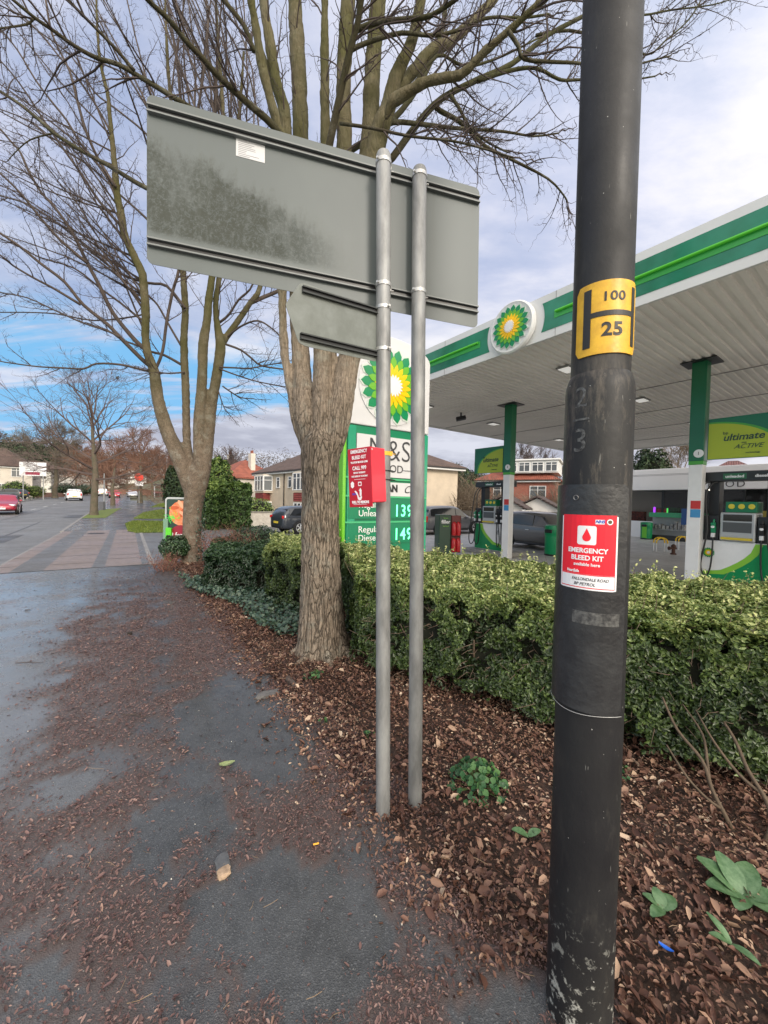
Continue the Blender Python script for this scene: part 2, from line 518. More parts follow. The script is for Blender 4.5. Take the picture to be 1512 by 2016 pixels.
def asphalt(name, base, dark, wet=0.3, littercol=True, agg=0.25, sc=1.0):
    m = bpy.data.materials.new(name); m.use_nodes = True
    nt = m.node_tree; b = nt.nodes['Principled BSDF']; L = nt.links.new
    tc = _n(nt, 'ShaderNodeTexCoord')
    def nz(s, d, r=0.6):
        n = _n(nt, 'ShaderNodeTexNoise'); n.inputs['Scale'].default_value = s; n.inputs['Detail'].default_value = d
        n.inputs['Roughness'].default_value = r; L(tc.outputs['Object'], n.inputs['Vector']); return n.outputs['Fac']
    def mr(v, a, b_, c=0.0, d=1.0):
        n = _n(nt, 'ShaderNodeMapRange'); n.inputs[1].default_value = a; n.inputs[2].default_value = b_
        n.inputs[3].default_value = c; n.inputs[4].default_value = d; L(v, n.inputs[0]); return n.outputs[0]
    def mx(f, a, b_):
        n = _n(nt, 'ShaderNodeMix'); n.data_type = 'RGBA'; L(f, n.inputs[0])
        for i, v in ((6, a), (7, b_)):
            if isinstance(v, tuple): n.inputs[i].default_value = (*v, 1)
            else: L(v, n.inputs[i])
        return n.outputs[2]
    big = nz(0.7 * sc, 6); fine = nz(160 * sc, 3); mid = nz(7 * sc, 6)
    c = mx(mr(big, 0.35, 0.65), base, dark)
    c = mx(mr(mid, 0.45, 0.72, 0, 0.6), c, tuple(q * 0.55 for q in dark))
    c = mx(mr(nz(26 * sc, 4, .7), 0.56, 0.72, 0, .35), c, tuple(q * 1.5 for q in base))
    vo = _n(nt, 'ShaderNodeTexVoronoi'); vo.inputs['Scale'].default_value = 220 * sc; L(tc.outputs['Object'], vo.inputs['Vector'])
    sp = _n(nt, 'ShaderNodeSeparateColor'); L(vo.outputs['Color'], sp.inputs[0])
    c = mx(mr(sp.outputs[0], 0.80, 1.0, 0, agg), c, tuple(min(1, q * 3.0 + 0.05) for q in base))
    r = mr(big, 0.38, 0.62, wet, 0.62)
    if littercol:
        dp = _n(nt, 'ShaderNodeVectorMath'); dp.operation = 'DOT_PRODUCT'; L(tc.outputs['Object'], dp.inputs[0]); dp.inputs[1].default_value = NN
        ad0 = _n(nt, 'ShaderNodeMath'); ad0.operation = 'MULTIPLY_ADD'; L(big, ad0.inputs[0]); ad0.inputs[1].default_value = 1.6; L(dp.outputs['Value'], ad0.inputs[2])
        worn_sheen = mr(ad0.outputs[0], -0.1, 0.9, 1.0, 0.0)          # smooth wear and wet towards the kerb, also masks the painted sheen
        c = mx(mr(worn_sheen, 0, 1, 0, .8), c, (0.185, 0.192, 0.20))  # paler base paints in the sky sheen of the wet surface
        r2 = mr(nz(2.2 * sc, 6), 0.35, 0.62, 0.10, 0.42)
        mm = _n(nt, 'ShaderNodeMix'); L(worn_sheen, mm.inputs[0]); L(r, mm.inputs[2]); L(r2, mm.inputs[3]); r = mm.outputs[0]
        a0 = _n(nt, 'ShaderNodeAttribute'); a0.attribute_name = 'tint'
        film = _n(nt, 'ShaderNodeMath'); film.operation = 'MULTIPLY'; L(mr(nz(1.1, 5), .40, .62, .15, 1.0), film.inputs[0]); L(mr(a0.outputs['Fac'], 0.1, .6, 1.0, .35), film.inputs[1])
        f2 = _n(nt, 'ShaderNodeMath'); f2.operation = 'MULTIPLY'; L(film.outputs[0], f2.inputs[0]); L(mr(worn_sheen, 0, 1, .45, 1.0), f2.inputs[1])
        L(f2.outputs[0], b.inputs['Coat Weight']); b.inputs['Coat Roughness'].default_value = .13     # water film
        a = _n(nt, 'ShaderNodeAttribute'); a.attribute_name = 'tint'
        c = mx(mr(a.outputs['Fac'], 0.1, 0.9, 0, 0.75), c, (0.085, 0.060, 0.054))
        n = _n(nt, 'ShaderNodeMath'); n.operation = 'MAXIMUM'; L(r, n.inputs[0]); L(mr(a.outputs['Fac'], 0.1, 0.6, 0.0, 0.75), n.inputs[1]); r = n.outputs[0]
    L(c, b.inputs['Base Color']); L(r, b.inputs['Roughness'])
    bp = _n(nt, 'ShaderNodeBump'); bp.inputs['Strength'].default_value = 0.5; bp.inputs['Distance'].default_value = 0.004
    ad = _n(nt, 'ShaderNodeMath'); ad.operation = 'ADD'; L(fine, ad.inputs[0]); L(vo.outputs['Distance'], ad.inputs[1])
    L(ad.outputs[0], bp.inputs['Height']); L(bp.outputs[0], b.inputs['Normal'])
    return m

def sheet(name, s_list, t_list, m, dz=0.0, tintfn=None, bump=0.0, kindv='structure', mask=None):
    S, T = np.meshgrid(np.asarray(s_list, float), np.asarray(t_list, float), indexing='ij')
    X = D.x * S + NN.x * T; Y = D.y * S + NN.y * T
    Z = np.vectorize(G)(X, Y) + dz
    if bump > 0: Z = Z + nz2(X, Y, 1.3, 5.0) * bump
    ns, ntt = S.shape
    i = np.arange(ns - 1)[:, None] * ntt + np.arange(ntt - 1)[None, :]
    Fc = np.stack([i, i + ntt, i + ntt + 1, i + 1], -1).reshape(-1, 4)
    o = npmesh(name, np.stack([X, Y, Z], -1).reshape(-1, 3), Fc, m, None, tintfn(X, Y).ravel() if tintfn else np.zeros(X.size), smooth=True)
    return kind(o, kindv)
def rangef(a, b, d): return np.linspace(a, b, max(2, int(round(abs(b - a) / d)) + 1))
def geo(a, b, d0, k):
    out = [a]; d = d0
    while out[-1] < b: out.append(out[-1] + d); d *= k
    out[-1] = b
    return np.array(out)

A_PATH = asphalt('worn_wet_asphalt', (0.074, 0.078, 0.081), (0.042, 0.045, 0.047), wet=0.25)
A_ROAD = asphalt('road_asphalt', (0.17, 0.17, 0.17), (0.13, 0.13, 0.13), wet=0.5, littercol=False, agg=0.12, sc=0.7)
A_FORE = asphalt('forecourt_asphalt', (0.15, 0.15, 0.15), (0.11, 0.11, 0.112), wet=0.4, littercol=False, agg=0.15, sc=0.8)
SOIL = mat('leafy_soil', (0.055, 0.03, 0.02), 0.95, col2=(0.02, 0.012, 0.009), vscale=14, bump=0.8, bscale=40, bdist=0.02)
GRASSM = mat('grass_turf', (0.10, 0.16, 0.02), 0.8, col2=(0.14, 0.15, 0.035), vscale=3, bump=0.8, bscale=50)
EARTH = mat('far_ground', (0.09, 0.10, 0.05), 0.95, col2=(0.11, 0.09, 0.06), vscale=0.12)

# one big sheet to the horizon
gx = np.concatenate([-geo(6, 700, 4, 1.18)[::-1], np.linspace(-4, 4, 5), geo(6, 500, 4, 1.2)])
gy = np.concatenate([[-60, -20, -8], geo(-2, 900, 2.5, 1.09)])
X, Y = np.meshgrid(gx, gy, indexing='ij')
Z = np.vectorize(G)(X, Y) - 0.32
Z = Z + np.vectorize(hillz)(X, Y)
i = np.arange(len(gx) - 1)[:, None] * len(gy) + np.arange(len(gy) - 1)[None, :]
Fc = np.stack([i, i + len(gy), i + len(gy) + 1, i + 1], -1).reshape(-1, 4)
kind(npmesh('ground', np.stack([X, Y, Z], -1).reshape(-1, 3), Fc, EARTH, smooth=True), 'structure')

far = geo(24, 150, 1.5, 1.08)
sheet('road', np.concatenate([rangef(-12, 24, 1.0), far[1:]]), rangef(-10.9, -2.54, 1.0), A_ROAD, -0.10)
sheet('footpath', np.concatenate([rangef(-2.0, -0.5, 0.1)[:-1], rangef(-0.5, 8, 0.035), rangef(8, 11, 0.08)[1:]]), rangef(-2.42, PATH_R + 0.25, 0.035), A_PATH, 0.0, litter)
sheet('footpath_beyond_entrance', np.concatenate([rangef(22.5, 24, 0.5)[:-1], far]), [-2.42, -1.6, -0.8, 0.0, 0.35], A_PATH, 0.0)
sheet('verge_path', np.concatenate([rangef(22.6, 24, 0.5)[:-1], geo(24, 70, 1.5, 1.05)]), [0.36, 1.2, 2.1, 3.0], A_PATH, -0.003)
sheet('far_footpath', np.concatenate([rangef(-10, 24, 2.0), far[1:]]), [-13.6, -12.3, -11.0], A_PATH, 0.0)
sheet('verge_soil', rangef(-3, 11.2, 0.12), rangef(PATH_R, 5.2, 0.12), SOIL, 0.008, bump=0.03)
A_CONC = asphalt('forecourt_concrete', (0.48, 0.47, 0.45), (0.37, 0.36, 0.35), wet=0.4, littercol=False, agg=0.1, sc=0.6)
sheet('forecourt', rangef(-14, 16, 0.75), rangef(5.2, 34, 0.8), A_CONC, 0.0)
sheet('forecourt_edge', rangef(16, 30, 0.75), rangef(5.2, 34, 0.8), A_FORE, 0.0)
sheet('entrance_road', rangef(11.0, 22.6, 0.4), np.concatenate([[0.56], rangef(1, 5.2, 0.4)]), A_FORE, -0.004)
sheet('side_road', rangef(22.6, 44, 1.0), rangef(3.0, 34, 1.0), A_FORE, -0.02)
# crossover strips
SLAB = asphalt('pink_concrete', (0.245, 0.19, 0.17), (0.19, 0.155, 0.14), wet=0.3, littercol=False, agg=0.1)
STRIP = asphalt('patched_asphalt', (0.15, 0.145, 0.145), (0.10, 0.10, 0.10), wet=0.25, littercol=False)
for nm, a, b, m in (('crossover_slab', -2.42, -2.08, SLAB), ('crossover_strip', -2.08, -1.53, STRIP), ('crossover_slab', -1.53, -0.69, SLAB),
                    ('crossover_strip', -0.69, -0.44, STRIP), ('crossover_slab', -0.44, 0.29, SLAB), ('crossover_strip', 0.29, 0.45, STRIP)):
    sheet(nm, rangef(11.02, 22.5, 0.5), [a, (a + b) / 2, b], m, 0.0)
JNT = mat('dark_joint', (0.045, 0.043, 0.04), .8)
sheet('expansion_joint', [10.96, 11.03], [-2.42, -1.0, 0.5], JNT, 0.003)
for k_, s0 in enumerate((12.1, 13.4, 14.9, 16.2, 17.9, 19.4, 21.0)):
    for a_, b_ in ((-2.42, -2.08), (-1.53, -.69), (-.44, .29)):
        o_ = .25 * ((k_ * 7 + int(a_ * 10)) % 3 - 1)
        sheet('expansion_joint', [s0 + o_, s0 + o_ + .03], [a_ + .01, b_ - .01], JNT, 0.003)
for s0, s1, t0 in ((-4, 30, -4.3), (6, 50, -6.3), (14, 70, -8.6)):
    sheet('road_seam', rangef(s0, s1, 2.0), [t0, t0 + .05], mat('tar_seam', (.05, .05, .052), .5), -0.094)
for s0, t0 in ((9, -3.4), (19, -5.0), (33, -3.6)):
    sheet('road_patch', rangef(s0, s0 + 3.2, .8), [t0, t0 + .7, t0 + 1.3], asphalt('patch_tarmac', (.09, .09, .092), (.07, .07, .072), .4, False, .1), -0.095)
p_ = st(21.0, -1.15); mc = MB().lathe([(.31, 0), (.31, .006), (.27, .006), (.27, .004), (.001, .004)], 28, (0, 0, 0)); mo_ = obj('manhole_cover', mc, mat('cast_iron', (.04, .04, .042), .5, metal=.3, bump=.6, bscale=40)); mo_.location = (p_.x, p_.y, G(p_.x, p_.y) + .003); tag(mo_, 'round dark iron manhole cover at the far end of the pink crossing', 'manhole cover')
# kerbs
KERB = mat('kerb_concrete', (0.28, 0.27, 0.26), 0.75, var=0.4, vscale=5, bump=0.3)
def kerb(s0, s1, t0, t1, top, depth=0.14, step=0.915):
    mb = MB(); s = s0
    while s < s1:
        e = min(s + step - 0.008, s1)
        a, b, c, d_ = st(s, t0), st(e, t0), st(e, t1), st(s, t1)
        vs = []
        for p in (a, b, c, d_):
            vs.append((p.x, p.y, G(p.x, p.y) + top))
        for p in (a, b, c, d_):
            vs.append((p.x, p.y, G(p.x, p.y) + top - depth))
        mb.add(vs, [(0, 1, 2, 3), (0, 4, 5, 1), (1, 5, 6, 2), (2, 6, 7, 3), (3, 7, 4, 0)])
        s += step
    o = obj('kerb', mb, KERB); kind(o, 'structure'); return o
kerb(-6, 10.9, -2.54, -2.42, 0.006); kerb(22.6, 140, -2.54, -2.42, 0.008); kerb(10.9, 22.6, -2.54, -2.42, -0.05)
kerb(-8, 140, -11.0, -10.88, 0.006); kerb(11.0, 22.5, 0.45, 0.56, 0.01)
# grass plots beyond the entrance
def plot(name, poly, m, dz=0.012):
    pts = [gnd(*p) for p in poly]
    V = [(p.x, p.y, G(p.x, p.y) + dz) for p in pts]
    mb = MB().add(V, [tuple(range(len(V)))])
    return obj(name, mb, m)
g1 = [(252, 1047), (268, 1050), (345, 1049), (345, 1027), (262, 1026), (246, 1032)]
g2 = [(262, 1022), (345, 1022), (345, 1003), (318, 1003), (282, 1009)]
g3 = [(295, 999), (345, 999), (345, 990), (318, 991)]
for g in (g1, g2, g3): kind(plot('lawn', g, GRASSM), 'structure')
kind(plot('lawn', [(160, 1021), (208, 1020), (230, 1006), (240, 1001), (205, 1003), (175, 1012)], GRASSM, 0.014), 'structure')
kind(plot('far_lawn', [(55, 980), (118, 972), (118, 966), (55, 970)], GRASSM, 0.02), 'structure')
# white strip of paving and red bus lane far up the road
REDA = mat('red_asphalt', (0.35, 0.09, 0.08), 0.7, var=0.2)
kind(plot('bus_lane', [(278, 972), (335, 971), (332, 966), (285, 966)], REDA, 0.03), 'structure')
MARK = mat('road_marking', (0.62, 0.62, 0.6), 0.6, var=0.3, vscale=9)
for k in range(9):
    s0 = 26 + k * 6
    sheet('lane_marking', rangef(s0, s0 + 2.4, 1.2), [-6.95, -6.85], MARK, -0.094)
sheet('forecourt_line', rangef(8.4, 8.5, 0.1), rangef(11, 20, 0.8), MARK, 0.004)

# ---- leaf litter -------------------------------------------------
GRASSBLADE = leafmat('grass_blades', [(0.0, (0.09, 0.15, 0.015)), (1.0, (0.22, 0.26, 0.05))], 0.6, 0.2)
def field(n, s0, s1, t0, t1, bias=1.0):
    s = s0 + (s1 - s0) * rng.random(n) ** bias; t = t0 + (t1 - t0) * rng.random(n)
    return D.x * s + NN.x * t, D.y * s + NN.y * t, s, t
def infront(X, Y, pad=80):
    px, py = pix(X, np.maximum(Y, 0.3), np.zeros(X.shape))
    return (Y > 0.5) & (px > -pad) & (px < 1512 + pad) & (py < 2016 + 150)
MULCH = leafmat('wet_leaf_mulch', [(0.0, (0.045, 0.025, 0.021)), (0.45, (0.145, 0.080, 0.070)), (0.8, (0.25, 0.16, 0.135)), (0.93, (0.30, 0.18, 0.12)), (1.0, (0.50, 0.40, 0.31))], 0.45, 0.0, spec=0.5)
X, Y, s, t = field(520000, -0.6, 10.5, -2.0, 1.35, 1.5)
k = infront(X, Y); X, Y, s, t = X[k], Y[k], s[k], t[k]
# noise lookup via coarse grid of the same mask
gs, gt = np.arange(-0.7, 10.8, 0.04), np.arange(-2.1, 1.5, 0.04)
GS, GT = np.meshgrid(gs, gt, indexing='ij')
LM = litter(D.x * GS + NN.x * GT, D.y * GS + NN.y * GT)
lv = LM[np.clip(((s - gs[0]) / 0.04).astype(int), 0, len(gs) - 1), np.clip(((t - gt[0]) / 0.04).astype(int), 0, len(gt) - 1)]
k = rng.random(len(X)) < (lv ** 1.4 * 0.92 + 0.02) * np.where(t < 1.0, 0.85, 1.0)
X, Y, s, t, lv = X[k], Y[k], s[k], t[k], lv[k]
Z = rng.uniform(0.002, 0.012, len(X)) * (0.4 + lv)
P = np.stack([X, Y, Z], 1); Nr = np.tile([0, 0, 1.0], (len(X), 1))
size = np.where(rng.random(len(X)) < 0.93, rng.uniform(0.004, 0.014, len(X)), rng.uniform(0.015, 0.030, len(X))) * (1 + 0.06 * s)
o = leaves('shredded_leaf_mulch', P, Nr, size, MULCH, None, np.clip(rng.beta(1.7, 2.4, len(X)), 0, 1), aspect=0.36, fold=0.10, jitter=0.24, oval=True)
kind(o, 'stuff', 'shredded wet brown leaves trodden over the footpath')

DRY = leafmat('fallen_leaves', [(0.0, (0.045, 0.022, 0.016)), (0.25, (0.105, 0.048, 0.033)), (0.55, (0.20, 0.105, 0.072)), (0.8, (0.34, 0.21, 0.14)), (0.94, (0.50, 0.36, 0.25)), (1.0, (0.64, 0.50, 0.37))], 0.55, 0.1)
X, Y, s, t = field(280000, -3.0, 10.8, 0.75, 5.2, 1.35)
k = infront(X, Y) & (rng.random(len(X)) < np.clip((t - 0.85) / 0.4, 0, 1) + 0.04) & ~((t > 3.4) & (s > 3))
px_, py_ = pix(X, Y, np.zeros(X.shape))
k &= ~inpoly(px_, py_, [(920, 1960), (1000, 1915), (1110, 1905), (1120, 2100), (905, 2100)])
X, Y, s, t = X[k], Y[k], s[k], t[k]
P = np.stack([X, Y, np.vectorize(G)(X, Y) + rng.uniform(0.012, 0.055, len(X)) * np.clip((t - 0.8) / 0.5, 0.2, 1)], 1)
Nr = np.tile([0, 0, 1.0], (len(X), 1))
size = np.where(rng.random(len(X)) < 0.05 + 0.05 * (s < 1.2), rng.uniform(0.034, 0.065, len(X)), rng.uniform(0.009, 0.027, len(X)))
size *= 1 + 0.04 * np.clip(s, 0, 8)
o = leaves('fallen_leaf_litter', P, Nr, size, DRY, None, np.clip(rng.beta(1.4, 2.0, len(X)) + (t > 1.9) * 0.07 + 0.01 + nz2(X, Y, 2.2, 6.0, 3) * 0.24, 0, 1), aspect=0.44, fold=0.13, jitter=0.40, curl=0.15, oval=True)
kind(o, 'stuff', 'brown fallen leaves and winged seeds covering the soil under the hedge')
X, Y, s, t = field(900, -0.6, 9, -2.3, 1.2, 1.4)
k = infront(X, Y); X, Y = X[k], Y[k]
GRIT = leafmat('grit', [(0.0, (0.18, 0.17, 0.16)), (0.6, (0.32, 0.29, 0.25)), (1.0, (0.62, 0.58, 0.50))], 0.7, 0.0)
o = leaves('grit', np.stack([X, Y, np.full(len(X), 0.008)], 1), np.tile([0, 0, 1.0], (len(X), 1)), rng.uniform(.003, .008, len(X)), GRIT, None, None, aspect=.8, fold=.3, jitter=.3, oval=True)
kind(o, 'stuff', 'pale grit and seed specks scattered on the footpath')
# stalks and fine twigs in the litter
mb = MB()
for q in range(260):
    ss, tt = random.uniform(-1.0, 6), random.uniform(-0.2, 3.0)
    p = st(ss, tt); a = random.uniform(0, 6.28); l = random.uniform(0.02, 0.085)
    if p.y < 0.6: continue
    z = G(p.x, p.y) + (0.05 if tt > 1.1 else 0.012)
    d = Vector((math.cos(a), math.sin(a), random.uniform(-0.15, 0.25))); d2 = Vector((-d.y, d.x, 0)) * random.uniform(-0.3, 0.3)
    b = Vector((p.x, p.y, z))
    mb.tube([b, b + d * l * 0.5 + d2 * l * 0.5, b + d * l], random.uniform(0.0006, 0.0013), 3, False)
kind(obj('leaf_stalks', mb, mat('straw_stalk', (0.24, 0.165, 0.10), 0.7, island=0.5)), 'stuff', 'pale leaf stalks and thin twigs in the leaf litter')

# ---- small single things on the path
def debris(name, px, py, label, cat, mb, m, dz=0.0, rz=0.0, **k):
    p = gnd(px, py)
    o = obj(name, mb, m, **k); o.location = (p.x, p.y, G(p.x, p.y) + dz); o.rotation_euler.z = rz
    return tag(o, label, cat)
def blade(L_, W_, curl=0.3, n=6, th=0.0012):
    """a single leaf/wrapper: curved lens outline with thickness"""
    mb = MB(); top, bot = [], []
    for i in range(n + 1):
        u = i / n; w = W_ / 2 * math.sin(math.pi * min(0.97, max(0.05, u)) ** 0.85) ** 0.6
        z = curl * L_ * (u - 0.5) ** 2
        for sgn, zz in ((-1, w * 0.16), (0, 0), (1, w * 0.16)):
            top.append(((u - 0.5) * L_, sgn * w, z + zz + th)); bot.append(((u - 0.5) * L_, sgn * w, z + zz))
    fs = []
    for i in range(n):
        for j in range(2):
            a = i * 3 + j
            fs += [(a, a + 1, a + 4, a + 3)]; k = len(top)
            fs += [(k + a, k + a + 3, k + a + 4, k + a + 1)]
    return mb.add(top + bot, fs)
LEAFG = mat('fresh_green_leaf', (0.10, 0.2, 0.035), 0.5, var=0.4, vscale=40)
debris('fallen_leaf', 447, 1514, 'single pale green leaf lying on the leaf mulch of the path', 'leaf', blade(0.09, 0.045), mat('pale_leaf', (0.32, 0.38, 0.16), 0.5, var=0.4, vscale=60), 0.012, 0.4)
debris('cigarette_butt', 622, 1675, 'tiny orange cigarette butt on the edge of the path', 'cigarette butt', MB().tube([(-.013, 0, 0), (.013, 0, 0)], 0.0038, 8), mat('orange_paper', (0.85, 0.4, 0.04), 0.7), 0.016, 0.3)
debris('plastic_wrapper', 1310, 1905, 'small blue plastic wrapper among brown leaves right of the black lamp post', 'wrapper', blade(0.045, 0.016, 0.4), mat('blue_plastic', (0.02, 0.12, 0.55), 0.25), 0.06, -0.7)
p = gnd(438, 1712)
stn = thing('stone', 'grey stone fragment with a tan broken end on the path', 'stone', (p.x, p.y, 0.006), R(-60))
def lump(sx, sy, sz, seed, n=2):
    bm = bmesh.new(); bmesh.ops.create_icosphere(bm, subdivisions=n, radius=1)
    for v in bm.verts:
        q = 1 + 0.25 * noise.noise(v.co * 1.3 + Vector((seed, 0, 0)))
        v.co = Vector((max(-.8, min(.8, v.co.x)) * sx, max(-.75, min(.75, v.co.y)) * sy, max(-.5, min(.6, v.co.z)) * sz)) * q
    mb = MB().add([v.co for v in bm.verts], [tuple(v.index for v in f.verts) for f in bm.faces]); bm.free(); return mb
obj('stone_body', lump(0.055, 0.04, 0.02, 3.0), mat('slate_stone', (0.10, 0.105, 0.11), 0.6, var=0.3, vscale=20), stn)
mb = lump(0.03, 0.036, 0.018, 7.0); mb.shift((-0.05, 0, -0.003)); obj('broken_end', mb, mat('tan_brick', (0.42, 0.30, 0.20), 0.8, var=0.4, vscale=60), stn)
debris('stone', 528, 1370, 'flat grey slab fragment on the path edge by the big tree', 'stone', lump(0.12, 0.06, 0.025, 5.0), mat('grey_stone', (0.13, 0.125, 0.12), 0.8, var=0.3, vscale=15), 0.01, 0.5)
debris('stone', 573, 1350, 'long brown edging stone at the foot of the big tree', 'stone', lump(0.03, 0.15, 0.035, 8.0), mat('brown_stone', (0.10, 0.075, 0.06), 0.8, var=0.3, vscale=15), 0.02, 0.6)
def stick(px, py, L_, a, label, r=0.004):
    mb = MB(); d = Vector((math.cos(a), math.sin(a), 0)); e = Vector((-d.y, d.x, 0))
    mb.tube([-d * L_ / 2, -d * L_ / 6 + e * L_ * 0.06, d * L_ / 5 - e * L_ * 0.03 + Vector((0, 0, .006)), d * L_ / 2], [r, r, r * 0.8, r * 0.4], 6)
    mb.tube([-d * L_ / 6 + e * L_ * 0.06, d * L_ * 0.02 + e * L_ * 0.22], [r * 0.6, r * 0.2], 5)
    debris('stick', px, py, label, 'stick', mb, mat('dark_twig', (0.05, 0.035, 0.028), 0.8), 0.012)
stick(58, 1310, 0.25, 0.1, 'thin dark stick lying on the bare wet left side of the path')
stick(268, 1418, 0.22, -0.1, 'brown stick on the leaf mulch in the middle of the path')
stick(55, 1203, 0.08, 0.0, 'short dark stub of wood on the wet path, far left', 0.008)
debris('pine_cone', 255, 1253, 'small dark lump of bark on the path, middle distance', 'debris', lump(0.03, 0.025, 0.03, 4.0), mat('dark_bark_bit', (0.02, 0.015, 0.012), 0.9), 0.012)

# ---- ground plants
WEED = leafmat('weed_leaf', [(0.0, (0.012, 0.05, 0.018)), (0.6, (0.035, 0.11, 0.035)), (1.0, (0.11, 0.22, 0.07))], 0.45, 0.2)
def weed(px, py, n, rad, lsize, label, h=0.12, aspect=0.8, seedname='weed', lo=0.0, hi=1.0):
    p = gnd(px, py, 0.03); loc = Vector((p.x, p.y, G(p.x, p.y)))
    t_ = thing(seedname, label, 'plant', loc)
    a = rng.uniform(0, 6.28, n); r = rad * np.sqrt(rng.random(n)); z = h * (1 - (r / rad) ** 2) * rng.uniform(0.55, 1.1, n) + 0.03
    P = np.stack([r * np.cos(a), r * np.sin(a), z], 1)
    # broad leaf: 8-gon cupped
    V, Fc, T = [], [], []
    for i in range(n):
        c = P[i]; nr = Vector((math.cos(a[i]) * 0.5, math.sin(a[i]) * 0.5 - 0.25, 1)) + Vector(rng.normal(0, 0.3, 3)); nr.normalize()
        u = nr.orthogonal().normalized(); u = Matrix.Rotation(rng.uniform(0, 6.28), 3, nr) @ u; w = nr.cross(u)
        sz = lsize * rng.uniform(0.6, 1.2); k = len(V)
        V.append(Vector(c) - nr * sz * 0.12)
        for q in range(8):
            an = q * math.pi / 4; rr = sz * (1 + 0.10 * (-1) ** q)
            V.append(Vector(c) + u * math.cos(an) * rr / 2 + w * math.sin(an) * rr / 2 * aspect)
        for q in range(8): Fc.append((k, k + 1 + q, k + 1 + (q + 1) % 8))
        T += [rng.uniform(lo, hi)] * 9
    npmesh('foliage', V, Fc, WEED, t_, T)
    mb = MB()
    if n <= 8:
        ch = []
        for i in range(n): ch += [Vector((0, 0, -.01)), Vector(P[i])]
        mb.tube(ch, 0.0012, 4, False)
    for i in range(0, n if n > 8 else 0, 2):
        c = Vector(P[i]); mb.tube([Vector((0, 0, 0)), Vector((c.x * 0.6, c.y * 0.6, c.z * 0.7)), c], 0.0015, 4, False)
    obj('stem', mb, mat('weed_stem', (0.10, 0.16, 0.05), 0.6), t_)
    return t_
weed(940, 1545, 190, 0.17, 0.036, 'bushy dark green strawberry-leaved weed in brown leaves right of the grey posts', 0.14)
weed(620, 1335, 22, 0.10, 0.04, 'small weed with dark leaves at the foot of the big tree', 0.06)
weed(1200, 1520, 26, 0.12, 0.04, 'small weed tucked behind the black lamp post under the hedge', 0.07)
weed(728, 1455, 6, 0.05, 0.035, 'tiny seedling with green leaves left of the nearer grey post', 0.04)
weed(636, 1425, 4, 0.03, 0.03, 'lone pair of green seed leaves in the brown litter below the big tree', 0.03)
def broadleaf(px, py, specs, label, h=0.05):
    p = gnd(px, py, 0.03); loc = Vector((p.x, p.y, G(p.x, p.y) + 0.05))
    t_ = thing('broadleaf_plant', label, 'plant', loc)
    for (ang, L_, W_, tilt) in specs:
        mb = blade(L_, W_, -0.35, 8, 0.0015)
        rot = Matrix.Rotation(ang, 3, 'Z') @ Matrix.Rotation(-tilt, 3, 'Y')
        mb.v = [tuple(rot @ (Vector(v) + Vector((L_ / 2, 0, 0)))) for v in mb.v]
        obj('leaf', mb, mat('broad_green_leaf', (0.05, 0.115, 0.042), 0.45, col2=(0.11, 0.19, 0.09), vscale=45, coat=0.1), t_, smooth=True)
    return t_
broadleaf(1462, 1780, [(2.9, .13, .085, .12), (2.2, .16, .09, .30), (1.5, .15, .085, .42), (0.7, .17, .095, .25), (-0.2, .14, .08, .12), (3.8, .10, .07, .05), (5.3, .11, .07, .08)],
          'rosette of broad glossy green leaves at the right edge of the leaf litter')
broadleaf(1305, 1800, [(0.5, .08, .06, .12), (2.4, .07, .04, .18), (3.6, .08, .045, .1), (1.4, .07, .05, .3)], 'small clump of broad grey-green leaves between lamp post and rosette')
broadleaf(1440, 1880, [(1.9, .09, .03, .4), (2.8, .07, .03, .2), (5.2, .08, .03, .1)], 'yellowish trailing seedling in brown leaves below the green rosette')
broadleaf(1040, 1660, [(3.0, .08, .045, .3), (0.3, .07, .04, .2)], 'two flat green leaves on brown litter just left of the lamp post')
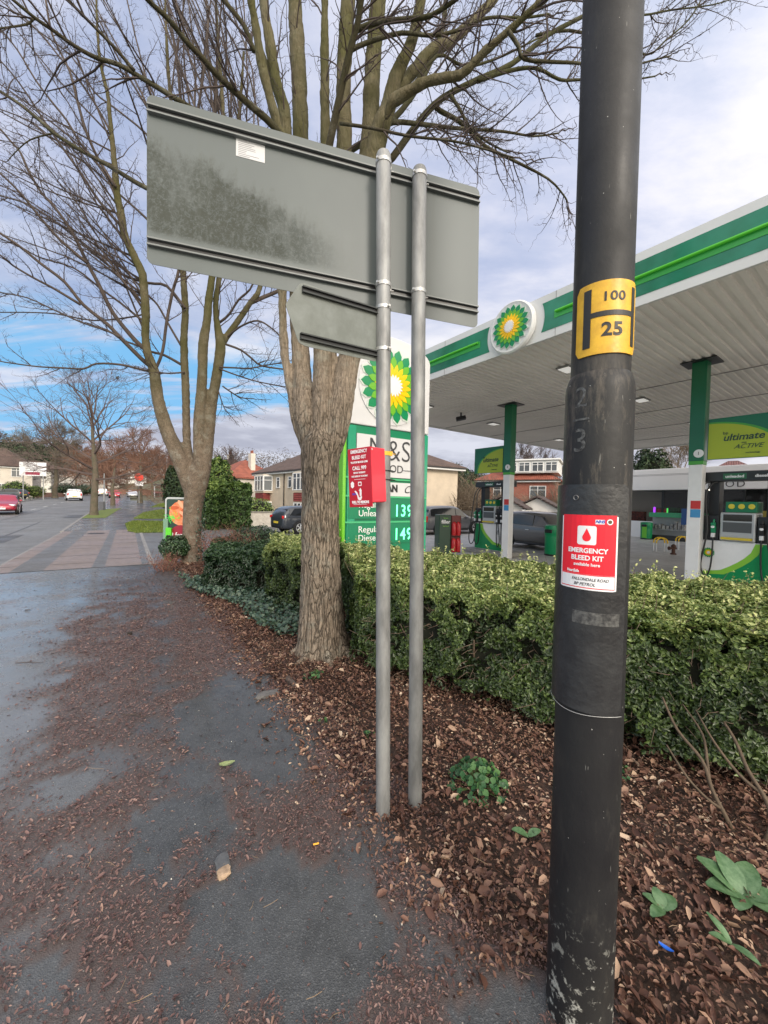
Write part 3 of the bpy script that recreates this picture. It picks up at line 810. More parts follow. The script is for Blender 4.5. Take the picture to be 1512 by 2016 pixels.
# ================================================================== trees
def barkmat(name, c1, c2, moss, deep=1.0, sc=(9, 9, 2.2), mossz=(3.0, 6.0), bd=0.03, smoothz=(90, 91)):
    m = bpy.data.materials.new(name); m.use_nodes = True
    nt = m.node_tree; b = nt.nodes['Principled BSDF']; L = nt.links.new
    tc = _n(nt, 'ShaderNodeTexCoord'); mp = _n(nt, 'ShaderNodeMapping'); mp.inputs['Scale'].default_value = sc
    L(tc.outputs['Object'], mp.inputs[0])
    def nz(s, d, vec, r=0.6, dist=0.0):
        n = _n(nt, 'ShaderNodeTexNoise'); n.inputs['Scale'].default_value = s; n.inputs['Detail'].default_value = d
        n.inputs['Roughness'].default_value = r; n.inputs['Distortion'].default_value = dist; L(vec, n.inputs['Vector']); return n.outputs['Fac']
    def mr(v, a, b_, c=0.0, d=1.0):
        n = _n(nt, 'ShaderNodeMapRange'); n.inputs[1].default_value = a; n.inputs[2].default_value = b_
        n.inputs[3].default_value = c; n.inputs[4].default_value = d; L(v, n.inputs[0]); return n.outputs[0]
    def mx(f, a, b_):
        n = _n(nt, 'ShaderNodeMix'); n.data_type = 'RGBA'; L(f, n.inputs[0])
        for i, v in ((6, a), (7, b_)):
            if isinstance(v, tuple): n.inputs[i].default_value = (*v, 1)
            else: L(v, n.inputs[i])
        return n.outputs[2]
    def ma(op, a, b_):
        n = _n(nt, 'ShaderNodeMath'); n.operation = op
        for i, v in enumerate((a, b_)):
            if isinstance(v, (int, float)): n.inputs[i].default_value = v
            else: L(v, n.inputs[i])
        return n.outputs[0]
    # warp for plate outlines
    wn = _n(nt, 'ShaderNodeTexNoise'); wn.inputs['Scale'].default_value = 1.2; wn.inputs['Detail'].default_value = 4; L(mp.outputs[0], wn.inputs['Vector'])
    vm = _n(nt, 'ShaderNodeVectorMath'); vm.operation = 'MULTIPLY_ADD'; L(wn.outputs['Color'], vm.inputs[0]); vm.inputs[1].default_value = (0.9, 0.9, 0.9); L(mp.outputs[0], vm.inputs[2])
    vo = _n(nt, 'ShaderNodeTexVoronoi'); vo.feature = 'DISTANCE_TO_EDGE'; vo.inputs['Scale'].default_value = 4.5; L(vm.outputs[0], vo.inputs['Vector'])
    v2 = _n(nt, 'ShaderNodeTexVoronoi'); v2.feature = 'DISTANCE_TO_EDGE'; v2.inputs['Scale'].default_value = 9.5; L(vm.outputs[0], v2.inputs['Vector'])
    sz = _n(nt, 'ShaderNodeSeparateXYZ'); L(tc.outputs['Object'], sz.inputs[0])
    crack = ma('MULTIPLY', ma('MAXIMUM', mr(vo.outputs['Distance'], 0.0, 0.10, 1.0, 0.0), mr(v2.outputs['Distance'], 0.0, 0.07, .35, 0.0)), mr(sz.outputs[2], smoothz[0], smoothz[1], 1.0, 0.25))
    big = nz(0.8, 5, mp.outputs[0]); fine = nz(14, 5, mp.outputs[0]); lich = nz(5, 5, tc.outputs['Object'], 0.7)
    c = mx(mr(big, 0.35, 0.65), c1, c2)
    c = mx(mr(nz(2.6, 5, tc.outputs['Object'], .65), 0.48, 0.64, 0, .55), c, tuple(q * .6 for q in c2))
    c = mx(mr(fine, 0.4, 0.7, 0, 0.7), c, tuple(min(.8, q * 1.5) for q in c1))
    c = mx(mr(nz(30, 3, tc.outputs['Object'], .7), 0.52, 0.66, 0, 0.55), c, tuple(q * .55 for q in c2))
    c = mx(mr(lich, 0.52, 0.66, 0, 0.6), c, (0.30, 0.29, 0.24))
    c = mx(ma('MULTIPLY', crack, 0.8 * deep), c, tuple(q * 0.22 for q in c2))
    sp = _n(nt, 'ShaderNodeSeparateXYZ'); L(tc.outputs['Object'], sp.inputs[0])
    mo = ma('MULTIPLY', mr(sp.outputs[2], *mossz), mr(nz(1.3, 5, tc.outputs['Object']), 0.36, 0.60, .65, 1.0))
    c = mx(mo, c, moss)
    L(c, b.inputs['Base Color']); b.inputs['Roughness'].default_value = 0.9; b.inputs['Specular IOR Level'].default_value = 0.2
    h = ma('SUBTRACT', ma('MULTIPLY', fine, 0.5), ma('MULTIPLY', crack, 1.0 * deep))
    bp = _n(nt, 'ShaderNodeBump'); bp.inputs['Strength'].default_value = 0.9; bp.inputs['Distance'].default_value = bd
    L(h, bp.inputs['Height']); L(bp.outputs[0], b.inputs['Normal'])
    return m
BARK1 = barkmat('bark_main', (0.285, 0.232, 0.178), (0.165, 0.130, 0.098), (0.075, 0.072, 0.028), 1.0, (5.4, 5.4, 0.8), mossz=(2.9, 4.6), bd=0.016, smoothz=(2.2, 3.0))
BARK2 = barkmat('bark_second', (0.20, 0.155, 0.115), (0.115, 0.088, 0.066), (0.07, 0.066, 0.026), 0.35, (6, 6, 1.6), (2.6, 5.5), 0.014)
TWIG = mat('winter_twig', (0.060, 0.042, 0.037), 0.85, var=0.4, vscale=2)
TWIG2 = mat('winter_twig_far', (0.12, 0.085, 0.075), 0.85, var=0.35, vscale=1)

def smooth_line(pts, k=3):
    """Catmull-Rom through pts (Vector + radius tuples)"""
    out = []
    n = len(pts)
    for i in range(n - 1):
        p0, p1, p2, p3 = pts[max(0, i - 1)], pts[i], pts[i + 1], pts[min(n - 1, i + 2)]
        for j in range(k):
            t = j / k; t2, t3 = t * t, t * t * t
            out.append(tuple(0.5 * ((2 * b) + (-a + c) * t + (2 * a - 5 * b + 4 * c - d) * t2 + (-a + 3 * b - 3 * c + d) * t3)
                             for a, b, c, d in zip(p0, p1, p2, p3)))
    out.append(pts[-1])
    return out
def limb(pxs, Y0, Y1, w0, w1, wob=0.0):
    """trace: pixel polyline with real depth from Y0 to Y1 and pixel widths; returns [(x,y,z,r)]"""
    L_ = [0.0]
    for a, b in zip(pxs, pxs[1:]): L_.append(L_[-1] + math.hypot(b[0] - a[0], b[1] - a[1]))
    out = []
    for i, p in enumerate(pxs):
        u = L_[i] / L_[-1]; Y = Y0 + (Y1 - Y0) * u + (random.uniform(-wob, wob) if 0 < i < len(pxs) - 1 else 0)
        q = at(p[0], p[1], Y); w = p[2] if len(p) > 2 else w0 + (w1 - w0) * u
        cosk = 1 / math.sqrt(1 + ((p[0] - 756) / F) ** 2)
        out.append((q.x, q.y, q.z, w * Y / F / 2 * (cosk if Y < 7 else cosk * 0.92)))
    return smooth_line(out)

def zigtwig(mb, p, d, L_, r, lvl, droop=0.0):
    """zig-zag winter twig with side shoots"""
    nseg = max(3, int(L_ / 0.05)); nseg = min(nseg, 9)
    pts = [p]; rad = [r]; q = p.copy(); dd = d.copy(); st_ = L_ / nseg; sg = random.choice((-1, 1))
    side = dd.orthogonal().normalized(); side = Matrix.Rotation(random.uniform(0, 6.28), 3, dd) @ side
    for i in range(nseg):
        kk = 0.42 * sg; sg = -sg
        e = (dd + side * kk + Vector((random.gauss(0, .12), random.gauss(0, .12), random.gauss(0, .14) + 0.05 - droop))).normalized()
        q = q + e * st_; pts.append(q.copy()); rad.append(r * (1 - 0.62 * (i + 1) / nseg))
        dd = (dd * 0.8 + e * 0.2).normalized()
        if lvl > 0 and i > 0 and random.random() < 0.8:
            f = (e * 0.6 + Vector((random.gauss(0, .6), random.gauss(0, .6), random.gauss(0, .6)))).normalized()
            zigtwig(mb, q.copy(), f, L_ * random.uniform(0.25, 0.5), r * 0.6, lvl - 1, droop)
    mb.tube(pts, rad, 3 if r < 0.006 else 4, False)

def twigs_on(mb, line, spacing, L_, r, lvl, start=0.0, outward=None, up=0.25, keep=1.0, droop=0.0):
    tot = 0.0; nxt = spacing * random.random()
    pts = [Vector(p[:3]) for p in line]
    full = sum((b - a).length for a, b in zip(pts, pts[1:]))
    for i in range(len(pts) - 1):
        a, b = pts[i], pts[i + 1]; l = (b - a).length
        if l < 1e-6: continue
        d = (b - a) / l
        while nxt < tot + l:
            u = nxt / full; q = a + d * (nxt - tot)
            if u > start and random.random() < keep:
                f = Vector((random.gauss(0, 1), random.gauss(0, 1), random.gauss(0, 1))); f -= d * f.dot(d) * 0.8; f.normalize()
                f = (f * 0.8 + d * 0.75 + Vector((0, 0, up))).normalized()
                zigtwig(mb, q, f, L_ * random.uniform(0.5, 1.3) * (1 - 0.3 * u), r * random.uniform(0.8, 1.2), lvl, droop)
            nxt += spacing * random.uniform(0.5, 1.5)
        tot += l
    d = (pts[-1] - pts[-2]).normalized()
    zigtwig(mb, pts[-1], d, L_, line[-1][3], lvl, droop)
def branchlets(mb, line, n, L_, r0, lvl, start=0.3, up=0.35, tw=(0.16, 0.3, 0.005), droop=0.0):
    """medium side branches, each with twigs"""
    for k in range(n):
        u = random.uniform(start, 0.98); i = min(len(line) - 2, int(u * (len(line) - 1)))
        a, b = Vector(line[i][:3]), Vector(line[i + 1][:3]); d = (b - a).normalized()
        f = Vector((random.gauss(0, 1), random.gauss(0, .8), random.gauss(0, 1))); f -= d * f.dot(d); f.normalize()
        f = (f * 0.75 + d * 0.8 + Vector((0, 0, up))).normalized()
        r = min(r0, line[i][3] * 0.7); m = 6; q = a.copy(); pts = []; LL = L_ * random.uniform(0.5, 1.2) * (1.1 - 0.4 * u)
        for j in range(m + 1):
            pts.append((q.x, q.y, q.z, r * (1 - 0.7 * j / m)))
            f = (f + Vector((random.gauss(0, .13), random.gauss(0, .13), random.gauss(0, .13) + 0.03 - droop * 0.3))).normalized()
            q = q + f * LL / m
        mb.tube([p[:3] for p in pts], [p[3] for p in pts], 4, False)
        twigs_on(mb, pts, tw[0], tw[1], tw[2], lvl, 0.1, droop=droop)

def organic(name, lines, m, parent, org, voxel, label=None):
    """trunk and limbs fused into one bark surface"""
    mb = MB()
    for ln in lines: mb.tube([p[:3] for p in ln], [p[3] for p in ln], 14)
    mb.shift(org)
    o = obj(name, mb, m, parent, smooth=True)
    rm = o.modifiers.new('fuse', 'REMESH'); rm.mode = 'VOXEL'; rm.voxel_size = voxel; rm.use_smooth_shade = True
    sm_ = o.modifiers.new('soften', 'SMOOTH'); sm_.factor = 0.6; sm_.iterations = 3
    tx = bpy.data.textures.new('bark_lumps', 'CLOUDS'); tx.noise_scale = 0.14; tx.noise_depth = 3
    dm = o.modifiers.new('lumps', 'DISPLACE'); dm.texture = tx; dm.strength = 0.03; dm.mid_level = 0.5; dm.texture_coords = 'LOCAL'
    return o

# ---- main tree behind the road sign
TY = 4.0
g0 = gnd(640, 1290)
T1 = thing('tree', 'large multi-stemmed bare tree with fissured brown bark right behind the grey road sign', 'tree', (g0.x, g0.y, 0))
org = Vector((g0.x, g0.y, 0)); by = g0.y + 0.05
trunk = limb([(638, 1330, 150), (637, 1290, 118), (634, 1240, 96), (632, 1150, 82), (631, 1060, 76), (631, 960, 74), (630, 900, 76), (630, 868, 66), (630, 840, 40), (630, 815, 12)], by, by, 0, 0)
L1 = limb([(628, 950, 14), (620, 900, 44), (609, 850, 46), (600, 800, 46), (594, 725, 37), (590, 650, 36), (587, 600, 35), (588, 520, 34), (592, 420, 34), (592, 270, 30), (587, 130, 30), (580, 0, 27), (575, -120, 24)], by, by + 0.35, 0, 0)
L1b = limb([(616, 940, 5), (600, 880, 18), (585, 840, 18), (570, 760, 16), (561, 700, 16), (556, 600, 17), (556, 430, 20), (563, 250, 24), (545, 165, 22), (532, 90, 20), (518, 0, 16), (505, -100, 14)], by + .08, by - 0.2, 0, 0)
L2 = limb([(638, 910, 6), (645, 860, 22), (656, 780, 15), (657, 720, 13), (655, 620, 16), (648, 520, 20), (643, 400, 20), (641, 278, 20), (639, 139, 17), (639, 0, 14), (636, -120, 12)], by + .10, by - 0.2, 0, 0)
L3 = limb([(632, 960, 12), (632, 900, 38), (634, 830, 38), (634, 760, 37), (635, 700, 36), (640, 640, 34), (655, 540, 32), (670, 400, 32), (678, 287, 30), (676, 162, 28), (685, 0, 28), (692, -120, 26)], by - .03, by + 0.1, 0, 0)
L4 = limb([(636, 980, 12), (645, 910, 42), (658, 860, 48), (671, 800, 48), (683, 725, 44), (692, 690, 41), (702, 620, 38), (716, 450, 40), (728, 330, 46), (731, 240, 36), (731, 185, 32), (736, 93, 30), (745, 0, 30), (750, -120, 26)], by, by + 0.15, 0, 0)
L5 = limb([(722, 400, 12), (728, 340, 36), (745, 270, 36), (766, 205, 30), (778, 153, 26), (806, 93, 22), (824, 28, 20), (833, -30, 18), (850, -120, 14)], by + .1, by - 0.3, 0, 0)
L1c = limb([(594, 480, 6), (594, 420, 14), (570, 300, 18), (548, 250, 18), (515, 125, 19), (505, 60, 16), (495, 0, 15), (480, -100, 12)], by - .1, by - 0.7, 0, 0)
L45 = limb([(760, 235, 8), (772, 202, 22), (787, 190, 22), (843, 160, 18), (907, 148, 16), (954, 102, 15), (1023, 42, 14), (1069, 0, 13), (1130, -60, 12)], by - .2, by - 1.0, 0, 0)
L46 = limb([(764, 225, 8), (775, 190, 18), (810, 145, 20), (852, 97, 20), (880, 88, 18), (907, 65, 17), (963, 9, 16), (1000, -40, 14)], by - .1, by + 0.6, 0, 0)
roots = []
for a_, l_ in ((20, .52), (75, .42), (130, .5), (190, .46), (235, .55), (285, .5), (330, .44)):
    b_ = trunk[0]; cx_, cy_ = g0.x, g0.y + .05; ca, sa = math.cos(R(a_)), math.sin(R(a_))
    roots.append([(cx_ + ca * r_, cy_ + sa * r_, z_, w_) for r_, z_, w_ in ((.10, .42, .05), (.15, .24, .065), (.21, .11, .06), (.30, .03, .045), (l_, -.05, .02))])
thick = roots + [trunk, L1, L1b, L2, L3, L4, L5, L1c, L45, L46]
organic('trunk', thick, BARK1, T1, org, 0.014)
br1 = [limb([(600, 330), (540, 250), (490, 205), (430, 150), (400, 116), (370, 85), (331, 37), (291, 0), (240, -60)], by - .2, by - 1.3, 15, 9),
       limb([(560, 230), (516, 105), (500, 100), (480, 50), (440, 0), (410, -40)], by, by - 0.4, 12, 8),
       limb([(640, 345), (650, 278), (685, 116), (704, 46), (711, 0), (725, -70)], by - .3, by - 0.9, 15, 11),
       limb([(765, 312), (773, 310), (824, 241), (870, 194), (940, 157), (1009, 125), (1079, 69), (1148, 32), (1220, -10)], by + .1, by + 1.1, 13, 7),
       limb([(735, 262), (773, 241), (833, 245), (893, 252), (991, 259), (1050, 268), (1100, 262)], by, by + .5, 10, 3),
       limb([(855, 205), (866, 218), (907, 241), (954, 287), (1009, 315), (1079, 352), (1110, 385), (1118, 400)], by + .4, by + 1.0, 9, 3),
       limb([(1000, 60), (1020, 90), (1032, 116), (1090, 122), (1143, 125), (1200, 140), (1280, 120), (1320, 110)], by - .8, by - .4, 8, 3),
       limb([(940, 160), (1000, 140), (1055, 134), (1102, 157), (1143, 157), (1220, 160), (1290, 150)], by + .5, by + .9, 8, 3),
       limb([(669, 243), (731, 252), (806, 268), (893, 278), (963, 296), (1010, 310)], by - .6, by - .9, 6, 3),
       limb([(700, 60), (740, 45), (800, 38), (850, 30), (910, -10)], by - .3, by - .7, 10, 7),
       limb([(690, 100), (720, 85), (790, 65), (850, 70), (900, 60), (960, 35), (1030, 35), (1080, 28)], by - .3, by - .1, 8, 4),
       limb([(806, 180), (860, 110), (900, 125), (930, 130), (990, 110), (1060, 75)], by, by + .4, 7, 3),
       limb([(885, 185), (905, 215), (925, 250), (960, 280), (1000, 300)], by + .2, by - .2, 7, 3),
       limb([(1055, 70), (1120, 60), (1200, 80), (1272, 108), (1310, 80), (1355, 40), (1380, 0)], by + 1.0, by + 1.2, 6, 3),
       limb([(1190, 20), (1260, 30), (1320, 20), (1400, 10), (1450, -5)], by + .6, by + .9, 5, 2),
       # long dark limbs that sweep to the left over the sign
       limb([(560, 330), (450, 260), (331, 185), (278, 153), (233, 127), (190, 114), (146, 90), (106, 61), (71, 37), (26, 0), (-20, -40)], by - .1, by - 1.2, 13, 7),
       limb([(106, 61), (71, 37), (53, 48), (0, 56), (-40, 62)], by - .9, by - 1.2, 6, 3),
       limb([(570, 560), (470, 470), (380, 410), (288, 370), (238, 341), (212, 325), (159, 296), (106, 262), (79, 238), (40, 206), (0, 180), (-60, 140)], by + .1, by + 1.1, 13, 7),
       limb([(265, 140), (225, 93), (183, 50), (135, 0), (110, -40)], by - .9, by - 1.3, 8, 6),
       limb([(106, 262), (60, 275), (30, 300), (14, 318)], by + 1, by + 1.1, 4, 2),
       limb([(590, 380), (640, 330), (700, 290), (770, 240), (830, 160), (870, 60), (880, -30)], by + .3, by + 1.2, 12, 8)]
mb = MB(); tw = MB()
for i, l in enumerate(br1):
    mb.tube([p[:3] for p in l], [p[3] for p in l], 8)
    left = i in (0, 16, 17, 18, 19, 20)
    branchlets(tw, l, 13 if not left else 7, 0.7, 0.009, 1, 0.25, 0.10, (0.10, 0.20, 0.0032), 0.06)
    twigs_on(tw, l, 0.09, 0.26, 0.0034, 2 if not left else 1, 0.2, droop=0.05)
for l in (L45, L46):
    branchlets(tw, l, 14, 0.8, 0.010, 1, 0.3, 0.1, (0.10, 0.22, 0.0033), 0.05); twigs_on(tw, l, 0.12, 0.26, 0.0036, 2, 0.3)
for l in (L1, L2, L3, L4, L5, L1b):
    branchlets(tw, l, 6, 0.9, 0.010, 1, 0.65, 0.4, (0.16, 0.24, 0.0034))
mb.shift(org); obj('branches', mb, barkmat('bark_limbs', (0.065, 0.048, 0.038), (0.035, 0.027, 0.023), (0.05, 0.052, 0.02), 0.15, (9, 9, 3), (3.0, 7.0), 0.008), T1, smooth=True)
tw.shift(org); obj('crown', tw, TWIG, T1)
# ---- second tree
g0 = gnd(378, 1108); by = g0.y
T2 = thing('tree', 'bare four-stemmed tree with pale trunk beside the food poster board, left of the large tree', 'tree', (g0.x, g0.y, 0))
org = Vector((g0.x, g0.y, 0))
tr2 = limb([(378, 1125, 62), (378, 1100, 47), (378, 1050, 42), (380, 1000, 42), (386, 955, 46), (388, 925, 34), (390, 900, 12)], by, by, 0, 0)
A = limb([(379, 1010, 10), (372, 960, 30), (352, 900, 36), (330, 850, 32), (312, 790, 28), (304, 734, 24), (291, 697, 20), (286, 658, 18), (287, 618, 19), (284, 578, 19), (280, 539, 19), (264, 504, 18), (246, 465, 18), (238, 420, 18), (230, 380, 17), (225, 317, 14), (217, 238, 11), (212, 185, 10), (198, 127, 9), (193, 79, 8), (190, 26, 7), (189, -40, 6)], by, by - 0.8, 0, 0)
B = limb([(381, 990, 6), (379, 940, 22), (368, 870, 18), (366, 777, 18), (362, 671, 17), (365, 618, 16), (360, 531, 14), (350, 400, 12), (340, 250, 10), (330, 120, 8), (325, 0, 6)], by, by + .5, 0, 0)
C = limb([(386, 1000, 10), (393, 940, 28), (392, 837, 26), (398, 747, 22), (400, 680, 22), (407, 635, 18), (411, 590, 17), (418, 540, 15), (430, 400, 12), (440, 250, 10), (430, 100, 8), (425, 0, 7)], by, by - .3, 0, 0)
Dl = limb([(388, 1010, 8), (400, 945, 26), (412, 860, 22), (418, 792, 22), (429, 725, 22), (434, 680, 22), (427, 635, 14), (425, 590, 13), (432, 545, 12), (450, 400, 10), (470, 240, 8), (480, 100, 6)], by, by + .3, 0, 0)
D2 = limb([(431, 725, 8), (434, 690, 16), (441, 671, 15), (470, 630, 13), (492, 597, 12), (513, 563, 11), (530, 450, 9), (540, 300, 7), (560, 180, 5)], by + .2, by + .8, 0, 0)
organic('trunk', [tr2, A, B, C, Dl, D2], BARK2, T2, org, 0.028)
K = by
br2 = [limb(q, a, b, w0, w1) for q, a, b, w0, w1 in [
    ([(297, 722), (278, 706), (238, 666), (212, 639), (164, 600), (127, 555), (79, 518), (40, 486), (0, 459), (-50, 425)], K, K - 1.6, 11, 6),
    ([(289, 690), (268, 672), (238, 637), (217, 607), (196, 563), (172, 518), (143, 459), (106, 406), (82, 380), (56, 336), (40, 300), (21, 278), (0, 254), (-30, 230)], K, K - 1.2, 12, 5),
    ([(172, 518), (119, 473), (79, 428), (40, 380), (0, 341), (-40, 310)], K - .7, K - 1.8, 8, 5),
    ([(364, 606), (328, 563), (291, 557), (238, 539), (185, 499), (146, 465), (93, 425), (50, 400), (0, 385), (-40, 370)], K, K + 1.2, 7, 4),
    ([(286, 634), (270, 623), (238, 597), (198, 568), (146, 528), (79, 507), (40, 486), (0, 470)], K, K - .6, 6, 3),
    ([(303, 733), (280, 728), (238, 718), (190, 716), (164, 726), (120, 724), (77, 722), (30, 716), (0, 711), (-30, 700)], K, K - 1.4, 6, 3),
    ([(236, 664), (212, 652), (159, 634), (106, 610), (53, 586), (0, 576), (-30, 570)], K - .5, K - .2, 5, 3),
    ([(287, 615), (265, 623), (185, 631), (111, 618), (53, 615), (0, 615)], K, K + 1, 4, 3),
    ([(159, 600), (106, 568), (66, 547), (26, 523), (0, 502), (-40, 480)], K - .7, K - 1.9, 7, 4),
    ([(304, 732), (320, 692), (328, 634), (341, 570), (352, 531), (365, 430), (380, 280), (400, 150), (410, 40)], K - .2, K - .6, 7, 5),
    ([(362, 690), (331, 637), (310, 600), (291, 581), (265, 552), (230, 520), (180, 490), (130, 450)], K + .2, K + 1.4, 6, 3),
    ([(364, 722), (325, 700), (296, 692), (270, 680), (238, 668), (212, 650), (180, 640)], K + .2, K + .9, 7, 3),
    ([(364, 733), (330, 735), (310, 732), (300, 730)], K, K - .3, 4, 3),
    ([(228, 368), (193, 312), (169, 257), (153, 201), (138, 143), (114, 93), (100, 58), (90, 0)], K - .6, K - 1, 8, 5),
    ([(240, 430), (214, 354), (159, 283), (132, 238), (100, 198), (69, 156), (34, 98), (0, 58), (-30, 30)], K - .4, K - 1.5, 8, 4),
    ([(218, 265), (212, 249), (185, 201), (148, 148), (116, 111), (87, 74), (40, 26), (0, -20)], K - .5, K + .3, 6, 3),
    ([(243, 450), (196, 397), (159, 341), (114, 278), (87, 238), (53, 185), (26, 148), (0, 119), (-30, 90)], K - .4, K - .9, 8, 4),
    ([(300, 300), (288, 264), (225, 212), (185, 180), (140, 110), (60, 50), (0, 0)], K + .5, K + 1.6, 5, 3),
    ([(330, 480), (288, 430), (238, 385), (180, 330), (120, 290), (60, 240), (0, 215)], K + .4, K + 1.8, 6, 3),
    ([(230, 420), (120, 385), (60, 360), (0, 330)], K - .2, K - 2, 4, 3),
    ([(492, 597), (519, 585), (553, 570), (600, 540)], K + .4, K + .9, 9, 6),
    ([(432, 635), (450, 620), (470, 590), (492, 570), (505, 540)], K + .2, K - .3, 6, 4),
    ([(445, 678), (474, 689), (495, 705), (515, 720), (560, 727), (585, 730)], K + .2, K + 1, 5, 3),
    ([(432, 723), (460, 724), (492, 725), (530, 718), (565, 712)], K, K + .3, 4, 2),
    ([(432, 726), (470, 740), (510, 752), (565, 762)], K, K - .4, 3.5, 2),
    ([(438, 760), (455, 772), (475, 783), (500, 785)], K, K + .4, 3.5, 2),
    ([(430, 770), (440, 800), (448, 812)], K, K + .2, 3, 2),
    ([(440, 670), (470, 645), (500, 632), (520, 636), (545, 655), (555, 668)], K + .3, K - .6, 5, 3)]]
# many thin upright stems showing above and left of the sign
for k in range(34):
    x0 = random.uniform(290, 520); x1 = x0 + random.uniform(-190, 40) ; y0 = 330 + random.uniform(-60, 80); y1 = random.uniform(-60, 10)
    mid = ((x0 + x1) / 2 + random.uniform(-14, 30), (y0 + y1) / 2)
    br2.append(limb([(x0, y0), mid, (x1, y1)], K + random.uniform(-1.2, 1.6), K + random.uniform(-2.0, 2.4), random.uniform(3.5, 6.5), 3))
APX = [(304, 734), (291, 697), (286, 658), (287, 618), (284, 578), (280, 539), (264, 504), (246, 465), (238, 420), (230, 380), (225, 317), (217, 238)]
for k in range(26):
    q = random.uniform(2, 10.9); a_, b_ = APX[int(q)], APX[int(q) + 1]; x0, y0 = a_[0] + (b_[0] - a_[0]) * (q % 1), a_[1] + (b_[1] - a_[1]) * (q % 1)
    l = random.uniform(180, 360); an = R(random.uniform(108, 158)); Y0_ = K - .8 * q / 22
    x1, y1 = x0 + l * math.cos(an), y0 - l * math.sin(an)
    br2.append(limb([(x0, y0), ((x0 + x1) / 2 + random.uniform(-16, 16), (y0 + y1) / 2 - random.uniform(-14, 18)), (x1, y1)], Y0_, Y0_ + random.uniform(-1.6, 1.9), random.uniform(3.5, 6), 2.2))
mb = MB(); tw = MB()
for i, l in enumerate(br2):
    mb.tube([p[:3] for p in l], [p[3] for p in l], 6)
    branchlets(tw, l, 6 if i < 28 else 3, 1.0, 0.012, 1, 0.2, 0.1, (0.20, 0.32, 0.0050))
    twigs_on(tw, l, 0.17, 0.38, 0.0055, 2, 0.15)
for l in (A, B, C, Dl, D2):
    branchlets(tw, l, 7, 1.5, 0.014, 1, 0.5, 0.4, (0.30, 0.36, 0.0055))
mb.shift(org); obj('branches', mb, mat('bark_thin', (0.075, 0.056, 0.046), 0.9, var=0.4, vscale=3), T2, smooth=True)
tw.shift(org); obj('crown', tw, TWIG, T2)
# ivy on the second trunk
IVY = leafmat('ivy_leaf', [(0.0, (0.012, 0.03, 0.018)), (0.6, (0.035, 0.075, 0.045)), (1.0, (0.11, 0.16, 0.10))], 0.35, 0.05, spec=0.6)
n = 900
a = rng.uniform(0, 6.28, n); z = rng.beta(1, 1.8, n) * 1.9; rr = 0.29 - z * 0.02 + rng.uniform(-0.02, 0.05, n)
k = (np.cos(a - 0.3) > 0.35 + z * 0.15)
P = np.stack([rr * np.cos(a), rr * np.sin(a), z + 0.05], 1)[k]
leaves('ivy', P, np.stack([np.cos(a), np.sin(a), 0 * a + .3], 1)[k], 0.055, IVY, T2, aspect=0.8)

# ---- procedural bare trees further off
RMIN = [0.006]; THIN = [1.0]
def grow(mb, p, d, L_, r, lvl, spread=0.6, up=0.12, n=5, sides=4):
    r = max(r, RMIN[0]); pts, rad = [p.copy()], [r]; q = p.copy(); nodes = []
    for i in range(n):
        d = (d + Vector((random.gauss(0, .10), random.gauss(0, .10), random.gauss(0, .07) + up * 0.25))).normalized()
        q = q + d * L_ / n; pts.append(q.copy()); rad.append(r * (1 - 0.45 * (i + 1) / n)); nodes.append((q.copy(), d.copy(), rad[-1]))
    mb.tube(pts, rad, sides if lvl > 1 else 3, False)
    if lvl == 0: return
    for j, (q, dd, rr) in enumerate(nodes):
        if j == 0 and lvl > 2: continue
        for c in range(1 if (j < n - 1 and lvl > 2) else 2):
            f = Vector((random.gauss(0, 1), random.gauss(0, 1), random.gauss(0, .6))); f -= dd * f.dot(dd); f.normalize()
            if lvl < 4 and random.random() > THIN[0]: continue
            e = (dd + f * spread * random.uniform(0.7, 1.3)).normalized()
            grow(mb, q, e, L_ * random.uniform(0.5, 0.72), rr * 0.68, lvl - 1, spread, up, max(3, n - 1), sides)
def bare_tree(px, py, Y, h, tr, label, m=TWIG2, lvl=4, spread=0.7, trunkh=0.3, limbs=8, group=None, low=25, cat='tree', name='tree', thin=1.0):
    THIN[0] = thin
    q = at(px, py, Y); z = py and q.z
    loc = Vector((q.x, q.y, z)); t_ = thing(name, label, cat, loc, group=group)
    th = h * trunkh; mb = MB(); RMIN[0] = 0.0065 if Y < 30 else 0.00026 * Y
    pts = [Vector((0, 0, -0.3)), Vector((0, 0, 0.2)), Vector((random.gauss(0, .04), 0, th * 0.5)), Vector((random.gauss(0, .08), 0, th)), Vector((random.gauss(0, .15), 0, h * 0.62)), Vector((random.gauss(0, .2), 0, h * 0.85))]
    rads = [tr * 1.4, tr * 1.1, tr * 0.95, tr * 0.85, tr * 0.4, tr * 0.15]
    mb.tube(pts, rads, 9, False)
    obj('trunk', mb, mat('far_bark', (0.13, 0.10, 0.075), 0.9, col2=(0.08, 0.075, 0.045), vscale=4, bump=0.5, bscale=20), t_, smooth=True)
    cr = MB()
    for i in range(limbs):
        u = i / max(1, limbs - 1); a = i * 2.4 + random.uniform(-.3, .3)
        z0 = th * 0.9 + (h * 0.8 - th) * u
        el = R(low + (72 - low) * u)
        d = Vector((math.cos(a) * math.cos(el), math.sin(a) * math.cos(el), math.sin(el)))
        grow(cr, Vector((0, 0, z0)), d, h * (0.42 - 0.2 * u), tr * (0.42 - 0.2 * u), lvl - 1, spread, 0.10)
    obj('crown', cr, m, t_)
    return t_
def Yg(px, py):
    p = gnd(px, py); return p.y
random.seed(21)
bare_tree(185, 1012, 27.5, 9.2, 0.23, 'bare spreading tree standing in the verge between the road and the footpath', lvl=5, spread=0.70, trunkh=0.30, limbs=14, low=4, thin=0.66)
BROWN = mat('brown_twig', (0.20, 0.105, 0.07), 0.9, var=0.3, vscale=1)
